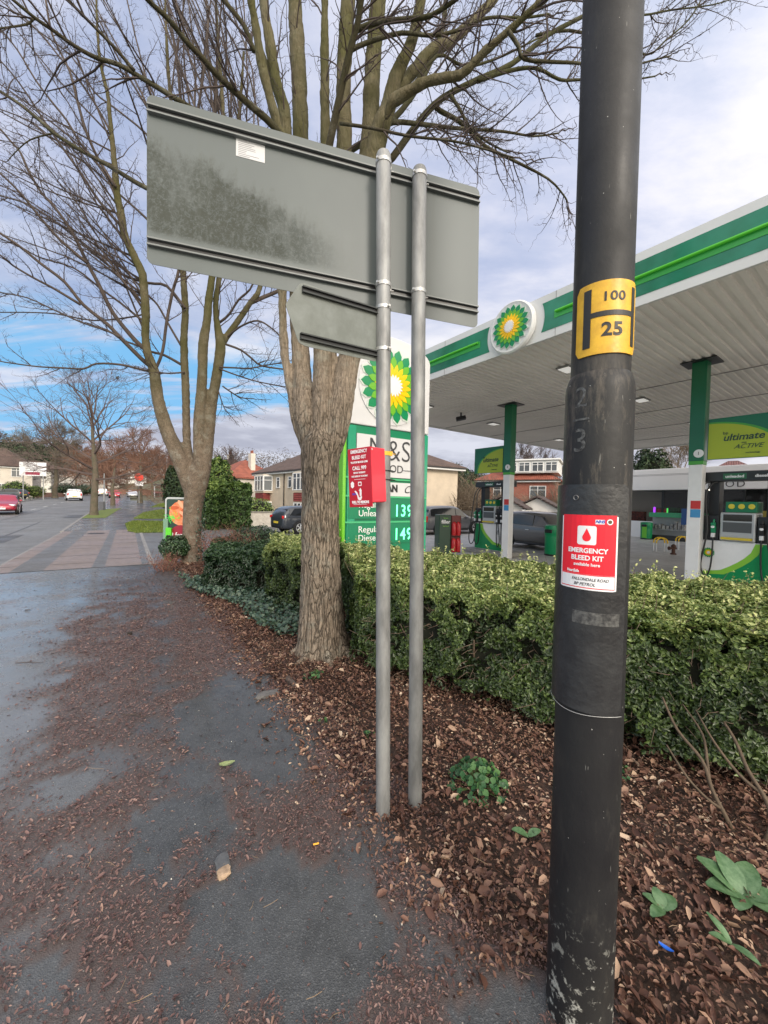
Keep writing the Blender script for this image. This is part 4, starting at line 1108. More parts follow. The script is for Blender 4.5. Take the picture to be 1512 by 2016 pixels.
bare_tree(222, 995, 42, 6.6, 0.22, 'reddish bare tree in the verge behind the first verge tree', BROWN, 5, 0.8, 0.25, 9, low=12, thin=.8)
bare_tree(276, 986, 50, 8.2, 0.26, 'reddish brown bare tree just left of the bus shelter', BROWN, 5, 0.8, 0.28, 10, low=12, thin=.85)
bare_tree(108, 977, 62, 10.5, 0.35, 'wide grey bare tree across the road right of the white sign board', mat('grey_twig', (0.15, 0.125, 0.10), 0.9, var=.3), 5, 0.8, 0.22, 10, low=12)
# ---- leafy things
def crown_pts(n, fn):
    """rejection sampling on a unit box through fn -> (points, normals, tint)"""
    return fn(n)
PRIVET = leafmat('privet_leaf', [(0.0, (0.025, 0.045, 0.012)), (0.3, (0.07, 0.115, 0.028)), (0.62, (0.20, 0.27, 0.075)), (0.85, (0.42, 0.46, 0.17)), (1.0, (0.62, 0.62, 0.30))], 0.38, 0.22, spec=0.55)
LAUREL = leafmat('laurel_leaf', [(0.0, (0.010, 0.028, 0.010)), (0.6, (0.028, 0.065, 0.024)), (1.0, (0.10, 0.17, 0.07))], 0.3, 0.08, spec=0.6)
CORE = mat('hedge_shade', (0.016, 0.018, 0.008), 0.95, var=0.5)  # near-black, inner shade of hedges and bushes put into the colour
HSTEM = mat('hedge_stem', (0.12, 0.085, 0.055), 0.85, var=0.4, vscale=12, bump=0.5, bscale=60)
def quad_sample(n, a, b, c, d):
    """uniform-ish points on bilinear quad a-b-c-d and its normal"""
    u, v = rng.random(n)[:, None], rng.random(n)[:, None]
    a, b, c, d = (np.array(q, float) for q in (a, b, c, d))
    P = a * (1 - u) * (1 - v) + b * u * (1 - v) + c * u * v + d * (1 - u) * v
    N_ = np.cross(b - a, d - a); N_ /= np.linalg.norm(N_)
    return P, np.tile(N_, (n, 1)), u[:, 0], v[:, 0]
def n3(P, sc, off=0.0):
    return np.array([noise.noise(Vector((x * sc + off, y * sc, z * sc - off))) for x, y, z in P])
def hedge(label, base, h, dens, lsize, m, tmin, tmax, group=None, toptint=0.3, lumps=0.09, gap=-0.22, aspect=0.5, sprigs=0, faces='ftle', under=0.0, stems=0, core=True, name='hedge', twigs=0, addt=0.0):
    """base: four ground points (front-left, front-right, back-right, back-left), world"""
    o0 = sum(base, Vector()) / 4; o0 = Vector((o0.x, o0.y, G(o0.x, o0.y)))
    t_ = thing(name, label, 'hedge', o0, group=group)
    B = [Vector((p.x - o0.x, p.y - o0.y, G(p.x, p.y) - o0.z + under)) for p in base]
    T = [Vector((p.x * 0.985, p.y * 0.985, h)) for p in B]
    quads = {'f': (B[0], B[1], T[1], T[0]), 't': (T[0], T[1], T[2], T[3]), 'l': (B[3], B[0], T[0], T[3]), 'r': (B[1], B[2], T[2], T[1]), 'b': (B[2], B[3], T[3], T[2])}
    PP, NP, TT, HH = [], [], [], []
    for f in faces.replace('e', 'r'):
        q = quads[f]; area = (q[1] - q[0]).length * (q[3] - q[0]).length
        n = int(area * dens * (0.9 if f != 't' else 1.0))
        P, Nq, u, v = quad_sample(n, *q)
        if f == 't' and Nq[0, 2] < 0: Nq = -Nq
        c = np.array((B[0] + B[2]) / 2 + Vector((0, 0, h / 2)))
        if np.dot(P.mean(0) - c, Nq[0]) < 0: Nq = -Nq
        lump = n3(P, 3.2, 2.0) * lumps + n3(P, 9.0, 5.0) * lumps * 0.5
        depth = rng.exponential(0.035, n)
        keep = n3(P, 4.5, 11.0) + n3(P, 11.0, 4.0) * 0.6 > gap if f != 't' else np.ones(n, bool)
        inner = ~keep
        depth = depth + inner * rng.uniform(0.08, 0.2, n)
        if f != 't' and under > 0:       # ragged lower edge
            rag = n3(P, 2.4, 8.0) * 0.16 + 0.05
            ok = (P[:, 2] > under + rag * 1.0) | (rng.random(n) < 0.12)
        else: ok = np.ones(n, bool)
        P = P + Nq * (lump - depth)[:, None]
        tt = rng.beta(2.0, 2.8, n) * 0.66 + np.clip(n3(P, 5.0, 1.0), -.4, .4) * 0.3 - np.minimum(depth, 0.2) * 2.2 - 0.04  # leaves set deep in gaps tinted darker, shade put into the colour
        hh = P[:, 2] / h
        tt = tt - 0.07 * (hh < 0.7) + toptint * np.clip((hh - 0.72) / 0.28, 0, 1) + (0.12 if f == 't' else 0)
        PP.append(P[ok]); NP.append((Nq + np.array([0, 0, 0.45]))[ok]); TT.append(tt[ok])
    if sprigs:
        q = quads['t']
        P, _, u, v = quad_sample(sprigs, *q)
        for p in P:
            hh = rng.uniform(0.04, 0.16); k = 7
            zz = np.linspace(0, hh, k)[:, None]; lean = rng.normal(0, 0.25, 2)
            pts = p + np.concatenate([lean[0] * zz, lean[1] * zz, zz + 0.02], 1)
            PP.append(pts + rng.normal(0, 0.008, (k, 3))); NP.append(np.tile([0.2, -0.3, 0.9], (k, 1)) + rng.normal(0, .4, (k, 3))); TT.append(np.full(k, 0.85) + rng.normal(0, .1, k))
    P = np.concatenate(PP); Nq = np.concatenate(NP); T_ = np.clip(np.concatenate(TT) + addt, tmin, tmax)
    sz = rng.uniform(0.7, 1.35, len(P)) * lsize
    leaves('foliage', P, Nq, sz, m, t_, T_, aspect=aspect, fold=0.14, jitter=0.55, curl=0.12)
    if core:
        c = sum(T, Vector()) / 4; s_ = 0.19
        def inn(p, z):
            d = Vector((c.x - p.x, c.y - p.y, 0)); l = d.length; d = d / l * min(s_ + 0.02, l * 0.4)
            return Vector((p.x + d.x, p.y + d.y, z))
        # near-black solid core, painted shade between the leaves
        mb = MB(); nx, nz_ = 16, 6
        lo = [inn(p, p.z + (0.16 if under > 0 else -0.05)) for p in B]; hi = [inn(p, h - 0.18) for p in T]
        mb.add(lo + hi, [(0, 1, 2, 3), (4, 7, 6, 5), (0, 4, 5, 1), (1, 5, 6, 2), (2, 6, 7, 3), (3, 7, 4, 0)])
        o = obj('shade_core', mb, CORE, t_)
    if twigs:
        mb = MB()
        for f in 'tf':
            P, Nq, u, v = quad_sample(twigs, *quads[f]); up_ = 1 if f == 't' else -1
            for p, n_ in zip(P, Nq):
                n_ = Vector(n_); c_ = Vector((B[0] + B[2]) / 2 + Vector((0, 0, h / 2)))
                if n_.dot(Vector(p) - c_) < 0: n_ = -n_
                a = Vector(p) - n_ * random.uniform(.06, .14); e = Vector(p) + n_ * random.uniform(-.02, .035) + Vector((random.gauss(0, .06), random.gauss(0, .06), random.gauss(.02, .06)))
                m_ = a.lerp(e, .5) + Vector((random.gauss(0, .015), random.gauss(0, .015), random.gauss(0, .015)))
                mb.tube([a, m_, e], [.0032, .0024, .001], 4, False)
        obj('twigs', mb, mat('grey_brown_twig', (.17, .12, .085), .8, var=.4, vscale=9), t_)
    if stems:
        for i in range(stems):
            mb = MB(); zb0 = None
            u = (i + random.uniform(0.2, 0.8)) / stems
            a = B[0].lerp(B[1], u); b = B[3].lerp(B[2], u); w = random.uniform(0.12, 0.4); p = a.lerp(b, w)
            for q in range(3):
                d = Vector((random.gauss(0, .14), random.gauss(0, .14), 0))
                z0 = p.z - under - 0.02
                mb.tube([Vector((p.x, p.y, z0)), Vector((p.x + d.x * 0.4, p.y + d.y * 0.4, z0 + 0.16)), Vector((p.x + d.x, p.y + d.y, z0 + 0.36)), Vector((p.x + d.x * 2, p.y + d.y * 2, z0 + 0.62))],
                        [0.018, 0.014, 0.011, 0.006], 7)
            obj('stem', mb, HSTEM, t_, smooth=True)
    return t_
random.seed(5)
def gp(px, py): p = gnd(px, py); return Vector((p.x, p.y, 0))
fl, fr = gp(700, 1335), gp(1590, 1615)
fr = fr + (fr - fl).normalized() * 0.8
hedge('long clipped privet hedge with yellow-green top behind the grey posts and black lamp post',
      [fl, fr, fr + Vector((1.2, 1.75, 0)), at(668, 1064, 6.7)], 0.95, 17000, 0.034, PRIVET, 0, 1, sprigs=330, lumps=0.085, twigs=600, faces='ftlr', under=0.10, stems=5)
# bare branching stems showing under the hedge at right
def shrub_stem(px, py, label, sg):
    p = gnd(px, py, 0.02); t_ = thing('bare_shrub', label, 'shrub', (p.x, p.y, G(p.x, p.y)))
    ln = lambda pts: smooth_line([(x * sg, y, z, r) for x, y, z, r in pts], 4)
    for k, pts in enumerate(([(0, 0, -.02, .012), (-.05, .01, .08, .011), (-.075, .06, .17, .010), (-.06, .15, .27, .009), (-.10, .28, .36, .008), (-.09, .42, .48, .006)],
                [(-.055, .02, .10, .007), (-.13, .03, .15, .006), (-.19, .09, .22, .006), (-.22, .2, .32, .004)], [(-.075, .08, .19, .009), (-.02, .16, .24, .008), (.03, .26, .35, .006), (.02, .4, .45, .004)])):
        q = ln(pts); obj('stem', MB().tube([a[:3] for a in q], [a[3] for a in q], 8), HSTEM, t_, smooth=True)
shrub_stem(1448, 1640, 'bare forked stem rising into the hedge just right of the lamp post', 1)
shrub_stem(1500, 1660, 'bare crooked stem under the hedge at the right edge of the photo', -1)
# hedges left of the big tree
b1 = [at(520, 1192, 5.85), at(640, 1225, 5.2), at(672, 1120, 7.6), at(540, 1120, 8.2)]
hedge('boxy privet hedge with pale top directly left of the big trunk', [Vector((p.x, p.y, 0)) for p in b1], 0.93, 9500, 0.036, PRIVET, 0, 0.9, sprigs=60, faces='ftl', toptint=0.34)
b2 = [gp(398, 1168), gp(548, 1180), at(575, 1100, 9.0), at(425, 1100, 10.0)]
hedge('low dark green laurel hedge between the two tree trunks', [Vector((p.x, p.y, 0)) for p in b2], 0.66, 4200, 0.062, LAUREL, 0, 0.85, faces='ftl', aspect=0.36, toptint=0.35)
def bush(label, loc, rad, h, n, lsize, m, aspect=0.5, tmin=0, tmax=1, group=None, jit=0.6, cat='bush', name='bush', lump=0.25, pointy=0.0, z0=0.1, trunk=0.0, core=0.78, tint0=0.0):
    t_ = thing(name, label, cat, loc, group=group)
    d = rng.normal(0, 1, (n, 3)); d /= np.linalg.norm(d, axis=1, keepdims=True)
    r = 1 - rng.exponential(0.10, n)
    P = d * r[:, None]
    rr = 1 + n3(P, 2.2, float(loc[0])) * lump + n3(P, 5.0, float(loc[1])) * lump * 0.6
    P = P * rr[:, None]
    taper = 1 - pointy * np.clip((P[:, 2] + 1) / 2, 0, 1)
    Q = np.stack([P[:, 0] * rad * taper, P[:, 1] * rad * taper, (P[:, 2] * 0.5 + 0.5) * (h - z0) + z0 + trunk * 0], 1)
    tt = rng.beta(2.2, 2.6, n) * 0.75 + (r - 0.8) * 0.5 + n3(P, 3.0, 9.0) * 0.35 + tint0 + 0.1  # inner leaves tinted darker, shade put into the colour
    leaves('foliage', Q, d + np.array([0, 0, 0.35]), rng.uniform(0.7, 1.3, n) * lsize, m, t_, np.clip(tt, tmin, tmax), aspect=aspect, jitter=jit)
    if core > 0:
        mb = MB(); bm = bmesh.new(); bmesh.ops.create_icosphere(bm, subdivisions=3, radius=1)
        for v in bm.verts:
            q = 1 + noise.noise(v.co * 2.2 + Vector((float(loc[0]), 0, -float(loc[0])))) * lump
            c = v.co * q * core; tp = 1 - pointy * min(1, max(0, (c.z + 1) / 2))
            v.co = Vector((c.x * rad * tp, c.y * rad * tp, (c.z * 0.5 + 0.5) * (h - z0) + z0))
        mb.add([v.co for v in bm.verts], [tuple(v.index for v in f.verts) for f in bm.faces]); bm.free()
        obj('shade_core', mb, CORE, t_)
    mb = MB().tube([(0, 0, -0.1), (0.02, 0, (h - z0) * 0.3 + z0), (0, 0.02, h * 0.6)], [max(0.03, rad * 0.06)] * 2 + [0.02], 7)
    obj('trunk', mb, HSTEM, t_)
    return t_
def loc_at(px, Y, dz=0.0):
    p = at(px, 980, Y); return Vector((p.x, p.y, G(p.x, p.y) + dz))
bush('dark low bush at the foot of the food poster board', loc_at(346, 9.5), 0.33, 0.72, 3800, 0.05, LAUREL, tmax=0.9)
REDT = leafmat('red_twig_leaf', [(0, (0.10, 0.04, 0.03)), (1, (0.30, 0.15, 0.10))], 0.7, 0.1)
def twiggy(label, loc, rad, h, n, m, nleaf, lm):
    t_ = thing('shrub', label, 'shrub', loc); mb = MB(); tips = []
    for i in range(n):
        a = random.uniform(0, 6.28); r = rad * math.sqrt(random.random()); hh = h * random.uniform(.5, 1.05)
        p0 = Vector((r * .4 * math.cos(a), r * .4 * math.sin(a), 0)); p1 = Vector((r * math.cos(a), r * math.sin(a), hh))
        zigtwig(mb, p0, (p1 - p0).normalized(), (p1 - p0).length, 0.006, 1); tips.append(p1)
    obj('twigs', mb, m, t_)
    P = np.array([t + Vector((random.gauss(0, .08), random.gauss(0, .08), random.uniform(-.4, .02))) for t in tips for _ in range(nleaf)])
    leaves('foliage', P, rng.normal(0, 1, P.shape) + [0, 0, 1], 0.04, lm, t_)
RTW = mat('red_brown_twig', (0.24, 0.11, 0.08), 0.8, var=0.4, vscale=6)
twiggy('reddish brown twiggy shrub right of the second tree trunk', loc_at(452, 8.9), 0.75, 0.95, 90, RTW, 3, REDT)
twiggy('small dry brown shrub just left of the second tree trunk at the path edge', loc_at(335, 9.0) + Vector((.1, -.4, 0)), 0.4, 0.38, 45, RTW, 6, REDT)
bush('dark glossy shrub behind the low laurel hedge', loc_at(505, 9.6), 0.7, 0.98, 6500, 0.05, LAUREL, tmax=0.95, tint0=0.05)
# ivy mat
n = 15000
poly = [(345, 1150), (420, 1140), (600, 1150), (605, 1225), (600, 1262), (560, 1262), (505, 1235), (470, 1200), (400, 1175)]
S_, T_ = rng.uniform(3.4, 9.6, n), rng.uniform(0.7, 3.2, n)
X, Y = D.x * S_ + NN.x * T_, D.y * S_ + NN.y * T_
px_, py_ = pix(X, Y, np.zeros(n)); j = n3(np.stack([X, Y, 0 * X], 1), 2.5, 3.0) * 30
k = inpoly(px_ + j, py_ + j * .5, poly); X, Y = X[k], Y[k]
P = np.stack([X, Y, rng.uniform(0.03, 0.15, len(X))], 1)
o = leaves('ivy_ground_cover', P, np.tile([0, -.4, 1.0], (len(X), 1)), rng.uniform(.04, .075, len(X)), IVY, None, np.clip(rng.beta(2, 2.2, len(X)) + .1, 0, 1), aspect=0.85, jitter=.45)
kind(o, 'stuff', 'dark ivy creeping over the soil left of the big trunk')
# grass blades on the lawns
mbp = []
for g in (g1, g2, g3):
    ps = [gnd(*q) for q in g]; xs = [p.x for p in ps]; ys = [p.y for p in ps]
    n = 9000; X = rng.uniform(min(xs), max(xs), n); Y = rng.uniform(min(ys), max(ys), n)
    k = inpoly(X, Y, [(p.x, p.y) for p in ps]); mbp.append(np.stack([X[k], Y[k], np.vectorize(G)(X[k], Y[k]) + 0.03], 1))
P = np.concatenate(mbp)
o = leaves('grass', P, rng.normal(0, 1, P.shape) * [1, 1, .2], 0.09, GRASSBLADE, None, rng.random(len(P)), aspect=0.3, up=(0, 0, 2))
kind(o, 'stuff', 'short winter grass on the verges')

# hedges and evergreens beyond the entrance
def hb(x0, x1, Y, depth, h, label, m, **kw):
    a, b = loc_at(x0, Y), loc_at(x1, Y); a.z = b.z = 0
    n_ = Vector(((a + b) / 2)).normalized()
    hedge(label, [a, b, b + n_ * depth, a + n_ * depth], h, kw.pop('dens', 900), kw.pop('ls', 0.12), m, 0, 1, faces='ftlr', lumps=0.22, **kw)
MIDG = leafmat('mid_evergreen', [(0.0, (0.02, 0.045, 0.012)), (0.5, (0.07, 0.13, 0.03)), (1.0, (0.24, 0.32, 0.07))], 0.5, 0.15)
hb(398, 428, 19.5, 1.6, 2.35, 'tall clipped yellow-green hedge just right of the second tree trunk', MIDG, toptint=0.35, addt=.2)
hb(434, 492, 20.5, 1.8, 2.45, 'tall rounded green hedge block left of the cream wall', MIDG, toptint=0.2, addt=.12)
CONI = leafmat('conifer_green', [(0.0, (0.008, 0.02, 0.01)), (0.6, (0.03, 0.06, 0.025)), (1.0, (0.10, 0.14, 0.05))], 0.6, 0.1)
def conif(px, Y, rad, h, label, n=3500, ls=0.25, m=CONI, base=None, pointy=0.75):
    return bush(label, loc_at(px, Y) if base is None else base, rad, h, n, ls, m, name='conifer', cat='tree', pointy=pointy, lump=0.35, aspect=0.3)
conif(350, 27, 0.95, 3.9, 'slim dark conifer hidden partly behind the second trunk', pointy=0.3)
conif(428, 33, 1.45, 4.9, 'broad mid-green conifer above the clipped hedge', 5000, 0.3, MIDG, pointy=.3)
conif(462, 38, .9, 3.3, 'small dark conifer beside the red-roofed house', pointy=0.5)
conif(905, 46, 2.6, 6.0, 'dark evergreen behind the cream gable, left one', 5000, 0.35, pointy=0.3)
conif(935, 50, 2.8, 5.8, 'dark evergreen behind the cream gable, right one', 5000, 0.35, pointy=0.3)
conif(1278, 44, 3.2, 8.2, 'tall dark green conifer rising behind the white shop roof', 6500, 0.4, pointy=0.35)
TANT = mat('tan_twig', (0.22, 0.17, 0.12), 0.9, var=0.3)
for px_, Y_, h_, lb in ((918, 34, 4.0, 'pale tangled shrub with bare arching stems by the cream gable'), (955, 38, 3.4, 'pale twiggy shrub behind the left fuel pump'), (1100, 40, 3.6, 'bare scrub at the foot of the brick house')):
    l = loc_at(px_, Y_); t_ = thing('scrub', lb, 'shrub', l); mb = MB()
    for i in range(26):
        a = random.uniform(0, 6.28); el = R(random.uniform(35, 85))
        grow(mb, Vector((random.gauss(0, .6), random.gauss(0, .5), 0)), Vector((math.cos(a) * math.cos(el), math.sin(a) * math.cos(el), math.sin(el))), h_ * random.uniform(.5, .8), 0.035, 2, 0.5, -0.1, 4)
    obj('stem', mb, TANT, t_)
random.seed(31)
for i, (px_, Y_, h_) in enumerate(((1020, 62, 10.5), (1060, 64, 9.8), (985, 70, 8.5), (1100, 60, 7.6), (870, 60, 6.5))):
    lb = ['tall bare tree directly behind the left canopy column', 'tall bare tree rising above the brick house dormer', 'bare tree above the left fuel pump sign', 'low bare tree right of the brick house', 'bare tree behind the cream gable roof'][i]
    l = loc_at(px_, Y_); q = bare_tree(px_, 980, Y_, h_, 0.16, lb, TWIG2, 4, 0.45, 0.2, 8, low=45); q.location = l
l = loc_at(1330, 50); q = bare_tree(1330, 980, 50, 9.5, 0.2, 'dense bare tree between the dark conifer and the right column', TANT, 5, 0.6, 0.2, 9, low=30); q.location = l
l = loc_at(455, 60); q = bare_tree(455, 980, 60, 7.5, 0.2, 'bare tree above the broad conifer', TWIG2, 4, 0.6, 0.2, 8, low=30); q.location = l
# ================================================================== lamp post
POST = bpy.data.materials.new('worn_black_paint'); POST.use_nodes = True
def _post():
    nt = POST.node_tree; b = nt.nodes['Principled BSDF']; L = nt.links.new
    tc = _n(nt, 'ShaderNodeTexCoord')
    def nz(s, d, r=0.6, sc=(1, 1, 1)):
        mp = _n(nt, 'ShaderNodeMapping'); mp.inputs['Scale'].default_value = sc; L(tc.outputs['Object'], mp.inputs[0])
        n = _n(nt, 'ShaderNodeTexNoise'); n.inputs['Scale'].default_value = s; n.inputs['Detail'].default_value = d
        n.inputs['Roughness'].default_value = r; L(mp.outputs[0], n.inputs['Vector']); return n.outputs['Fac']
    def mr(v, a, b_, c=0.0, d=1.0):
        n = _n(nt, 'ShaderNodeMapRange'); n.inputs[1].default_value = a; n.inputs[2].default_value = b_
        n.inputs[3].default_value = c; n.inputs[4].default_value = d; L(v, n.inputs[0]); return n.outputs[0]
    def mul(a, c):
        n = _n(nt, 'ShaderNodeMath'); n.operation = 'MULTIPLY'; L(a, n.inputs[0])
        if isinstance(c, float): n.inputs[1].default_value = c
        else: L(c, n.inputs[1])
        return n.outputs[0]
    def mx(f, a, b_):
        n = _n(nt, 'ShaderNodeMix'); n.data_type = 'RGBA'; L(f, n.inputs[0])
        for i, v in ((6, a), (7, b_)):
            if isinstance(v, tuple): n.inputs[i].default_value = (*v, 1)
            else: L(v, n.inputs[i])
        return n.outputs[2]
    sp = _n(nt, 'ShaderNodeSeparateXYZ'); L(tc.outputs['Object'], sp.inputs[0]); z = sp.outputs[2]
    c = mx(mr(nz(3, 6, .6, (1, 1, .35)), 0.4, 0.6), (0.012, 0.012, 0.014), (0.022, 0.022, 0.022))
    c = mx(mul(mr(nz(14, 8, .75, (1, 1, .35)), 0.56, 0.72), 0.35), c, (0.07, 0.065, 0.055))          # old grime
    band = mul(mr(z, 1.55, 1.75), mr(z, 2.14, 2.02))
    c = mx(mul(mul(band, mr(nz(9, 8, .75, (1, 1, .25)), 0.50, 0.66)), 0.75), c, (0.17, 0.145, 0.115))         # streaky dirt on the thick shaft
    low = mr(z, 0.42, 0.05)
    c = mx(mul(low, mr(nz(22, 6, .7), 0.56, 0.62)), c, (0.42, 0.42, 0.38))                        # paint chipped near the ground
    c = mx(mr(nz(95, 2, .5), 0.765, 0.775), c, (0.45, 0.45, 0.42))                                  # specks
    c = mx(mul(mr(nz(110, 2, .4, (1, 1, .14)), 0.745, 0.76), 0.4), c, (0.28, 0.28, 0.26))           # vertical scratches
    L(c, b.inputs['Base Color']); b.inputs['Specular IOR Level'].default_value = .35
    L(mr(nz(5, 5), 0.3, 0.7, 0.42, 0.66), b.inputs['Roughness'])
    bp = _n(nt, 'ShaderNodeBump'); bp.inputs['Strength'].default_value = 0.35; bp.inputs['Distance'].default_value = 0.003
    L(nz(40, 6), bp.inputs['Height']); L(bp.outputs[0], b.inputs['Normal'])
_post()
LY = 1.22
pt, pb = at(1184, 650, LY), at(1141, 1900, LY)
ax = (pt - pb); ax /= ax.z
foot = pb - ax * (pb.z - 0.0)
LP = thing('lamp_post', 'thick black painted lamp post with yellow hydrant plate and red poster in the right foreground', 'lamp post', (foot.x, foot.y, 0))
def lp(r, a, z):      # a measured from the direction to the camera, anticlockwise seen from above
    base = math.atan2(-foot.y, -foot.x) + a
    return Vector((ax.x * z + r * math.cos(base), ax.y * z + r * math.sin(base), z))
def lp_lathe(prof, n=48):
    mb = MB(); 
    for r, z in prof:
        for i in range(n): mb.v.append(tuple(lp(r, 2 * math.pi * i / n, z)))
    for j in range(len(prof) - 1):
        for i in range(n):
            a, b = j * n + i, j * n + (i + 1) % n; mb.f.append((a, b, b + n, a + n))
    mb.f.append(tuple(range(n))[::-1]); mb.f.append(tuple(range((len(prof) - 1) * n, len(prof) * n)))
    return mb
RL, RU = 0.098, 0.0835
obj('base_tube', lp_lathe([(RL * 1.0, -0.3), (RL, 0.0), (RL, 0.5), (RL, 1.0), (RL * .995, 1.6), (RL * .99, 1.96), (RL * .995, 2.0), (RL * .97, 2.025), (RL * .91, 2.045), (RU + 0.003, 2.052), (RU, 2.056)]), POST, LP, smooth='auto')
obj('upper_shaft', lp_lathe([(RU, 2.045), (RU, 2.6), (RU * .99, 3.6), (RU * .95, 5.5), (RU * .7, 8.0)]), POST, LP, smooth='auto')
mb = MB(); P0 = lp(0, 0, 8.0); mb.tube([P0, P0 + Vector((-.05, .3, .25)), P0 + Vector((-.6, .8, .35))], .035, 10); obj('bracket_arm', mb, POST, LP, smooth=True)
mb = MB().box(P0 + Vector((-.85, 1.05, .36)), (.55, .3, .12), Matrix.Rotation(R(140), 3, 'Z')); obj('lantern', mb, GREY, LP, bevel=.03)
def lpatch(a0, a1, z0, z1, r0, r1, corner=0.0, nn=18, nz_=6, top=None):
    """curved plate hugging the post, with thickness"""
    out = []
    prof = []
    for i in range(nn + 1):
        a = a0 + (a1 - a0) * i / nn
        e = min(a - a0, a1 - a) * RL
        c = 0.0 if e >= corner else corner - math.sqrt(max(0, corner * corner - (corner - e) ** 2))
        prof.append((a, z0 + c, z1 - c))
    mb = MB()
    for r in (r0, r1):
        for a, za, zb in prof:
            for j in range(nz_ + 1): mb.v.append(tuple(lp(r, a, za + (zb - za) * j / nz_)))
    k = (nn + 1) * (nz_ + 1)
    for i in range(nn):
        for j in range(nz_):
            a = i * (nz_ + 1) + j
            mb.f.append((a, a + nz_ + 1, a + nz_ + 2, a + 1)); mb.f.append((k + a, k + a + 1, k + a + nz_ + 2, k + a + nz_ + 1))
    for i in range(nn):
        a = i * (nz_ + 1); mb.f.append((a, k + a, k + a + nz_ + 1, a + nz_ + 1))
        a += nz_; mb.f.append((a, a + nz_ + 1, k + a + nz_ + 1, k + a))
    for j in range(nz_):
        mb.f.append((j, j + 1, k + j + 1, k + j)); a = nn * (nz_ + 1) + j; mb.f.append((a, k + a, k + a + 1, a + 1))
    return mb
# anticlockwise from above = towards the right in the picture
door = obj('access_door', lpatch(R(-92), R(50), 1.035, 1.715, RL - .004, RL + .012, .012), mat('door_black_paint', (.032, .033, .035), .36, col2=(.018, .018, .02), vscale=14, bump=.25, bscale=50, detail=8), LP, smooth='auto')
mb = MB()
c = lp(RL + .0105, R(-28), 1.675); nrm = (lp(1, R(-28), 1) - lp(0, 0, 1)).normalized(); q = nrm.to_track_quat('Z', 'Y').to_matrix()
mb.lathe([(.0075, 0), (.0085, .003), (.0065, .0035), (.006, .001), (.001, .001)], 16, c, True, q)
obj('lock', mb, mat('lock_metal', (.22, .21, .2), .35, .8), door, smooth=True)
mb = MB().tube([lp(RL + .0135, R(a_), 1.03 - .0 + .004 * math.sin(a_ * .05)) for a_ in range(-88, 53, 6)], .0009, 6)
obj('wire', mb, mat('pale_wire', (.5, .5, .48), .4, .7), LP)
# hydrant plate
HY = mat('hydrant_yellow', (0.72, 0.42, 0.02), 0.42, col2=(0.55, 0.30, 0.015), vscale=25, bump=.1)
HB = mat('hydrant_black', (0.012, 0.012, 0.012), 0.5)
hp = obj('hydrant_plate', lpatch(R(-50), R(78), 2.100, 2.312, RU + .001, RU + .0045, .018), HY, LP, smooth='auto')
def lpf(rr, a_mid):
    return lambda u, v, w=0.0: lp(rr + w, a_mid + u / RU, v)
def wrapbox(a0, a1, z0, z1, r, th=.0012, nn=6): return lpatch(a0, a1, z0, z1, r, r + th, 0, nn, 1)
rr = RU + .0047
mb = wrapbox(R(-33), R(-19), 2.122, 2.294, rr); m2 = wrapbox(R(58), R(68), 2.122, 2.294, rr); mb.add(m2.v, m2.f)
m2 = wrapbox(R(-19), R(58), 2.208, 2.223, rr, nn=14); mb.add(m2.v, m2.f)
obj('letter_bars', mb, HB, hp)
text('100', 0.037, HB, lambda u, v, w=0.0: lp(rr + w, R(20) + u / RU, 2.263 + v), hp, ext=.0006, offset=.0006, space=1.05, sx=1.1)
text('25', 0.054, HB, lambda u, v, w=0.0: lp(rr + w, R(19) + u / RU, 2.167 + v), hp, ext=.0006, offset=.0016, space=1.08)
# poster on the door
PR = mat('poster_red', (0.80, 0.018, 0.035), 0.35, spec=.4); PW = mat('poster_white', (0.78, 0.78, 0.80), 0.4)
rp = RL + .0127
z0, z1 = 1.402, 1.622
pa0, pa1 = R(-52), R(33)
def lpp(u, v, w=0.0): return lp(rp + .0018 + w, (pa0 + pa1) / 2 + u / rp, z0 + v)
po = obj('poster', lpatch(pa0, pa1, z0, z1, RL + .0119, rp, .002), PW, LP, smooth='auto')
hw = (pa1 - pa0) / 2 * rp
def flat_on(fn, poly, m, name, parent, th=.0004, sub=10):
    """thin printed shape mapped by fn, cut into strips so that it can bend"""
    mb = MB(); bm = bmesh.new(); vs = [bm.verts.new((u, v, 0)) for u, v in poly]; bm.faces.new(vs)
    us = [u for u, v in poly]; a, b = min(us), max(us)
    for i in range(1, sub):
        x = a + (b - a) * i / sub
        bmesh.ops.bisect_plane(bm, geom=bm.verts[:] + bm.edges[:] + bm.faces[:], plane_co=(x, 0, 0), plane_no=(1, 0, 0))
    bmesh.ops.triangulate(bm, faces=bm.faces)
    bm.verts.index_update()
    mb.add([fn(v.co.x, v.co.y, th) for v in bm.verts], [tuple(v.index for v in f.verts) for f in bm.faces]); bm.free()
    return obj(name, mb, m, parent)
flat_on(lpp, [(-hw + .005, .046), (hw - .005, .046), (hw - .005, .222), (-hw + .005, .222)], PR, 'red_field', po, -.0012)
flat_on(lpp, [(-hw + .005, .005), (hw - .005, .005), (hw - .005, .0455), (-hw + .005, .0455)], PR, 'red_border', po, -.0012)
flat_on(lpp, [(-hw + .0065, .0075), (hw - .0065, .0075), (hw - .0065, .043), (-hw + .0065, .043)], PW, 'white_label', po, -.0009)
flat_on(lpp, rrect(-.027, .134, .024, .190, .006), PW, 'drop_panel', po, -.0009)
drop = [(-.0015, .184)] + [(-.0015 + .012 * math.sin(R(t)), .155 + .012 * -math.cos(R(t)) * 1.0) for t in range(70, -71, -14)]
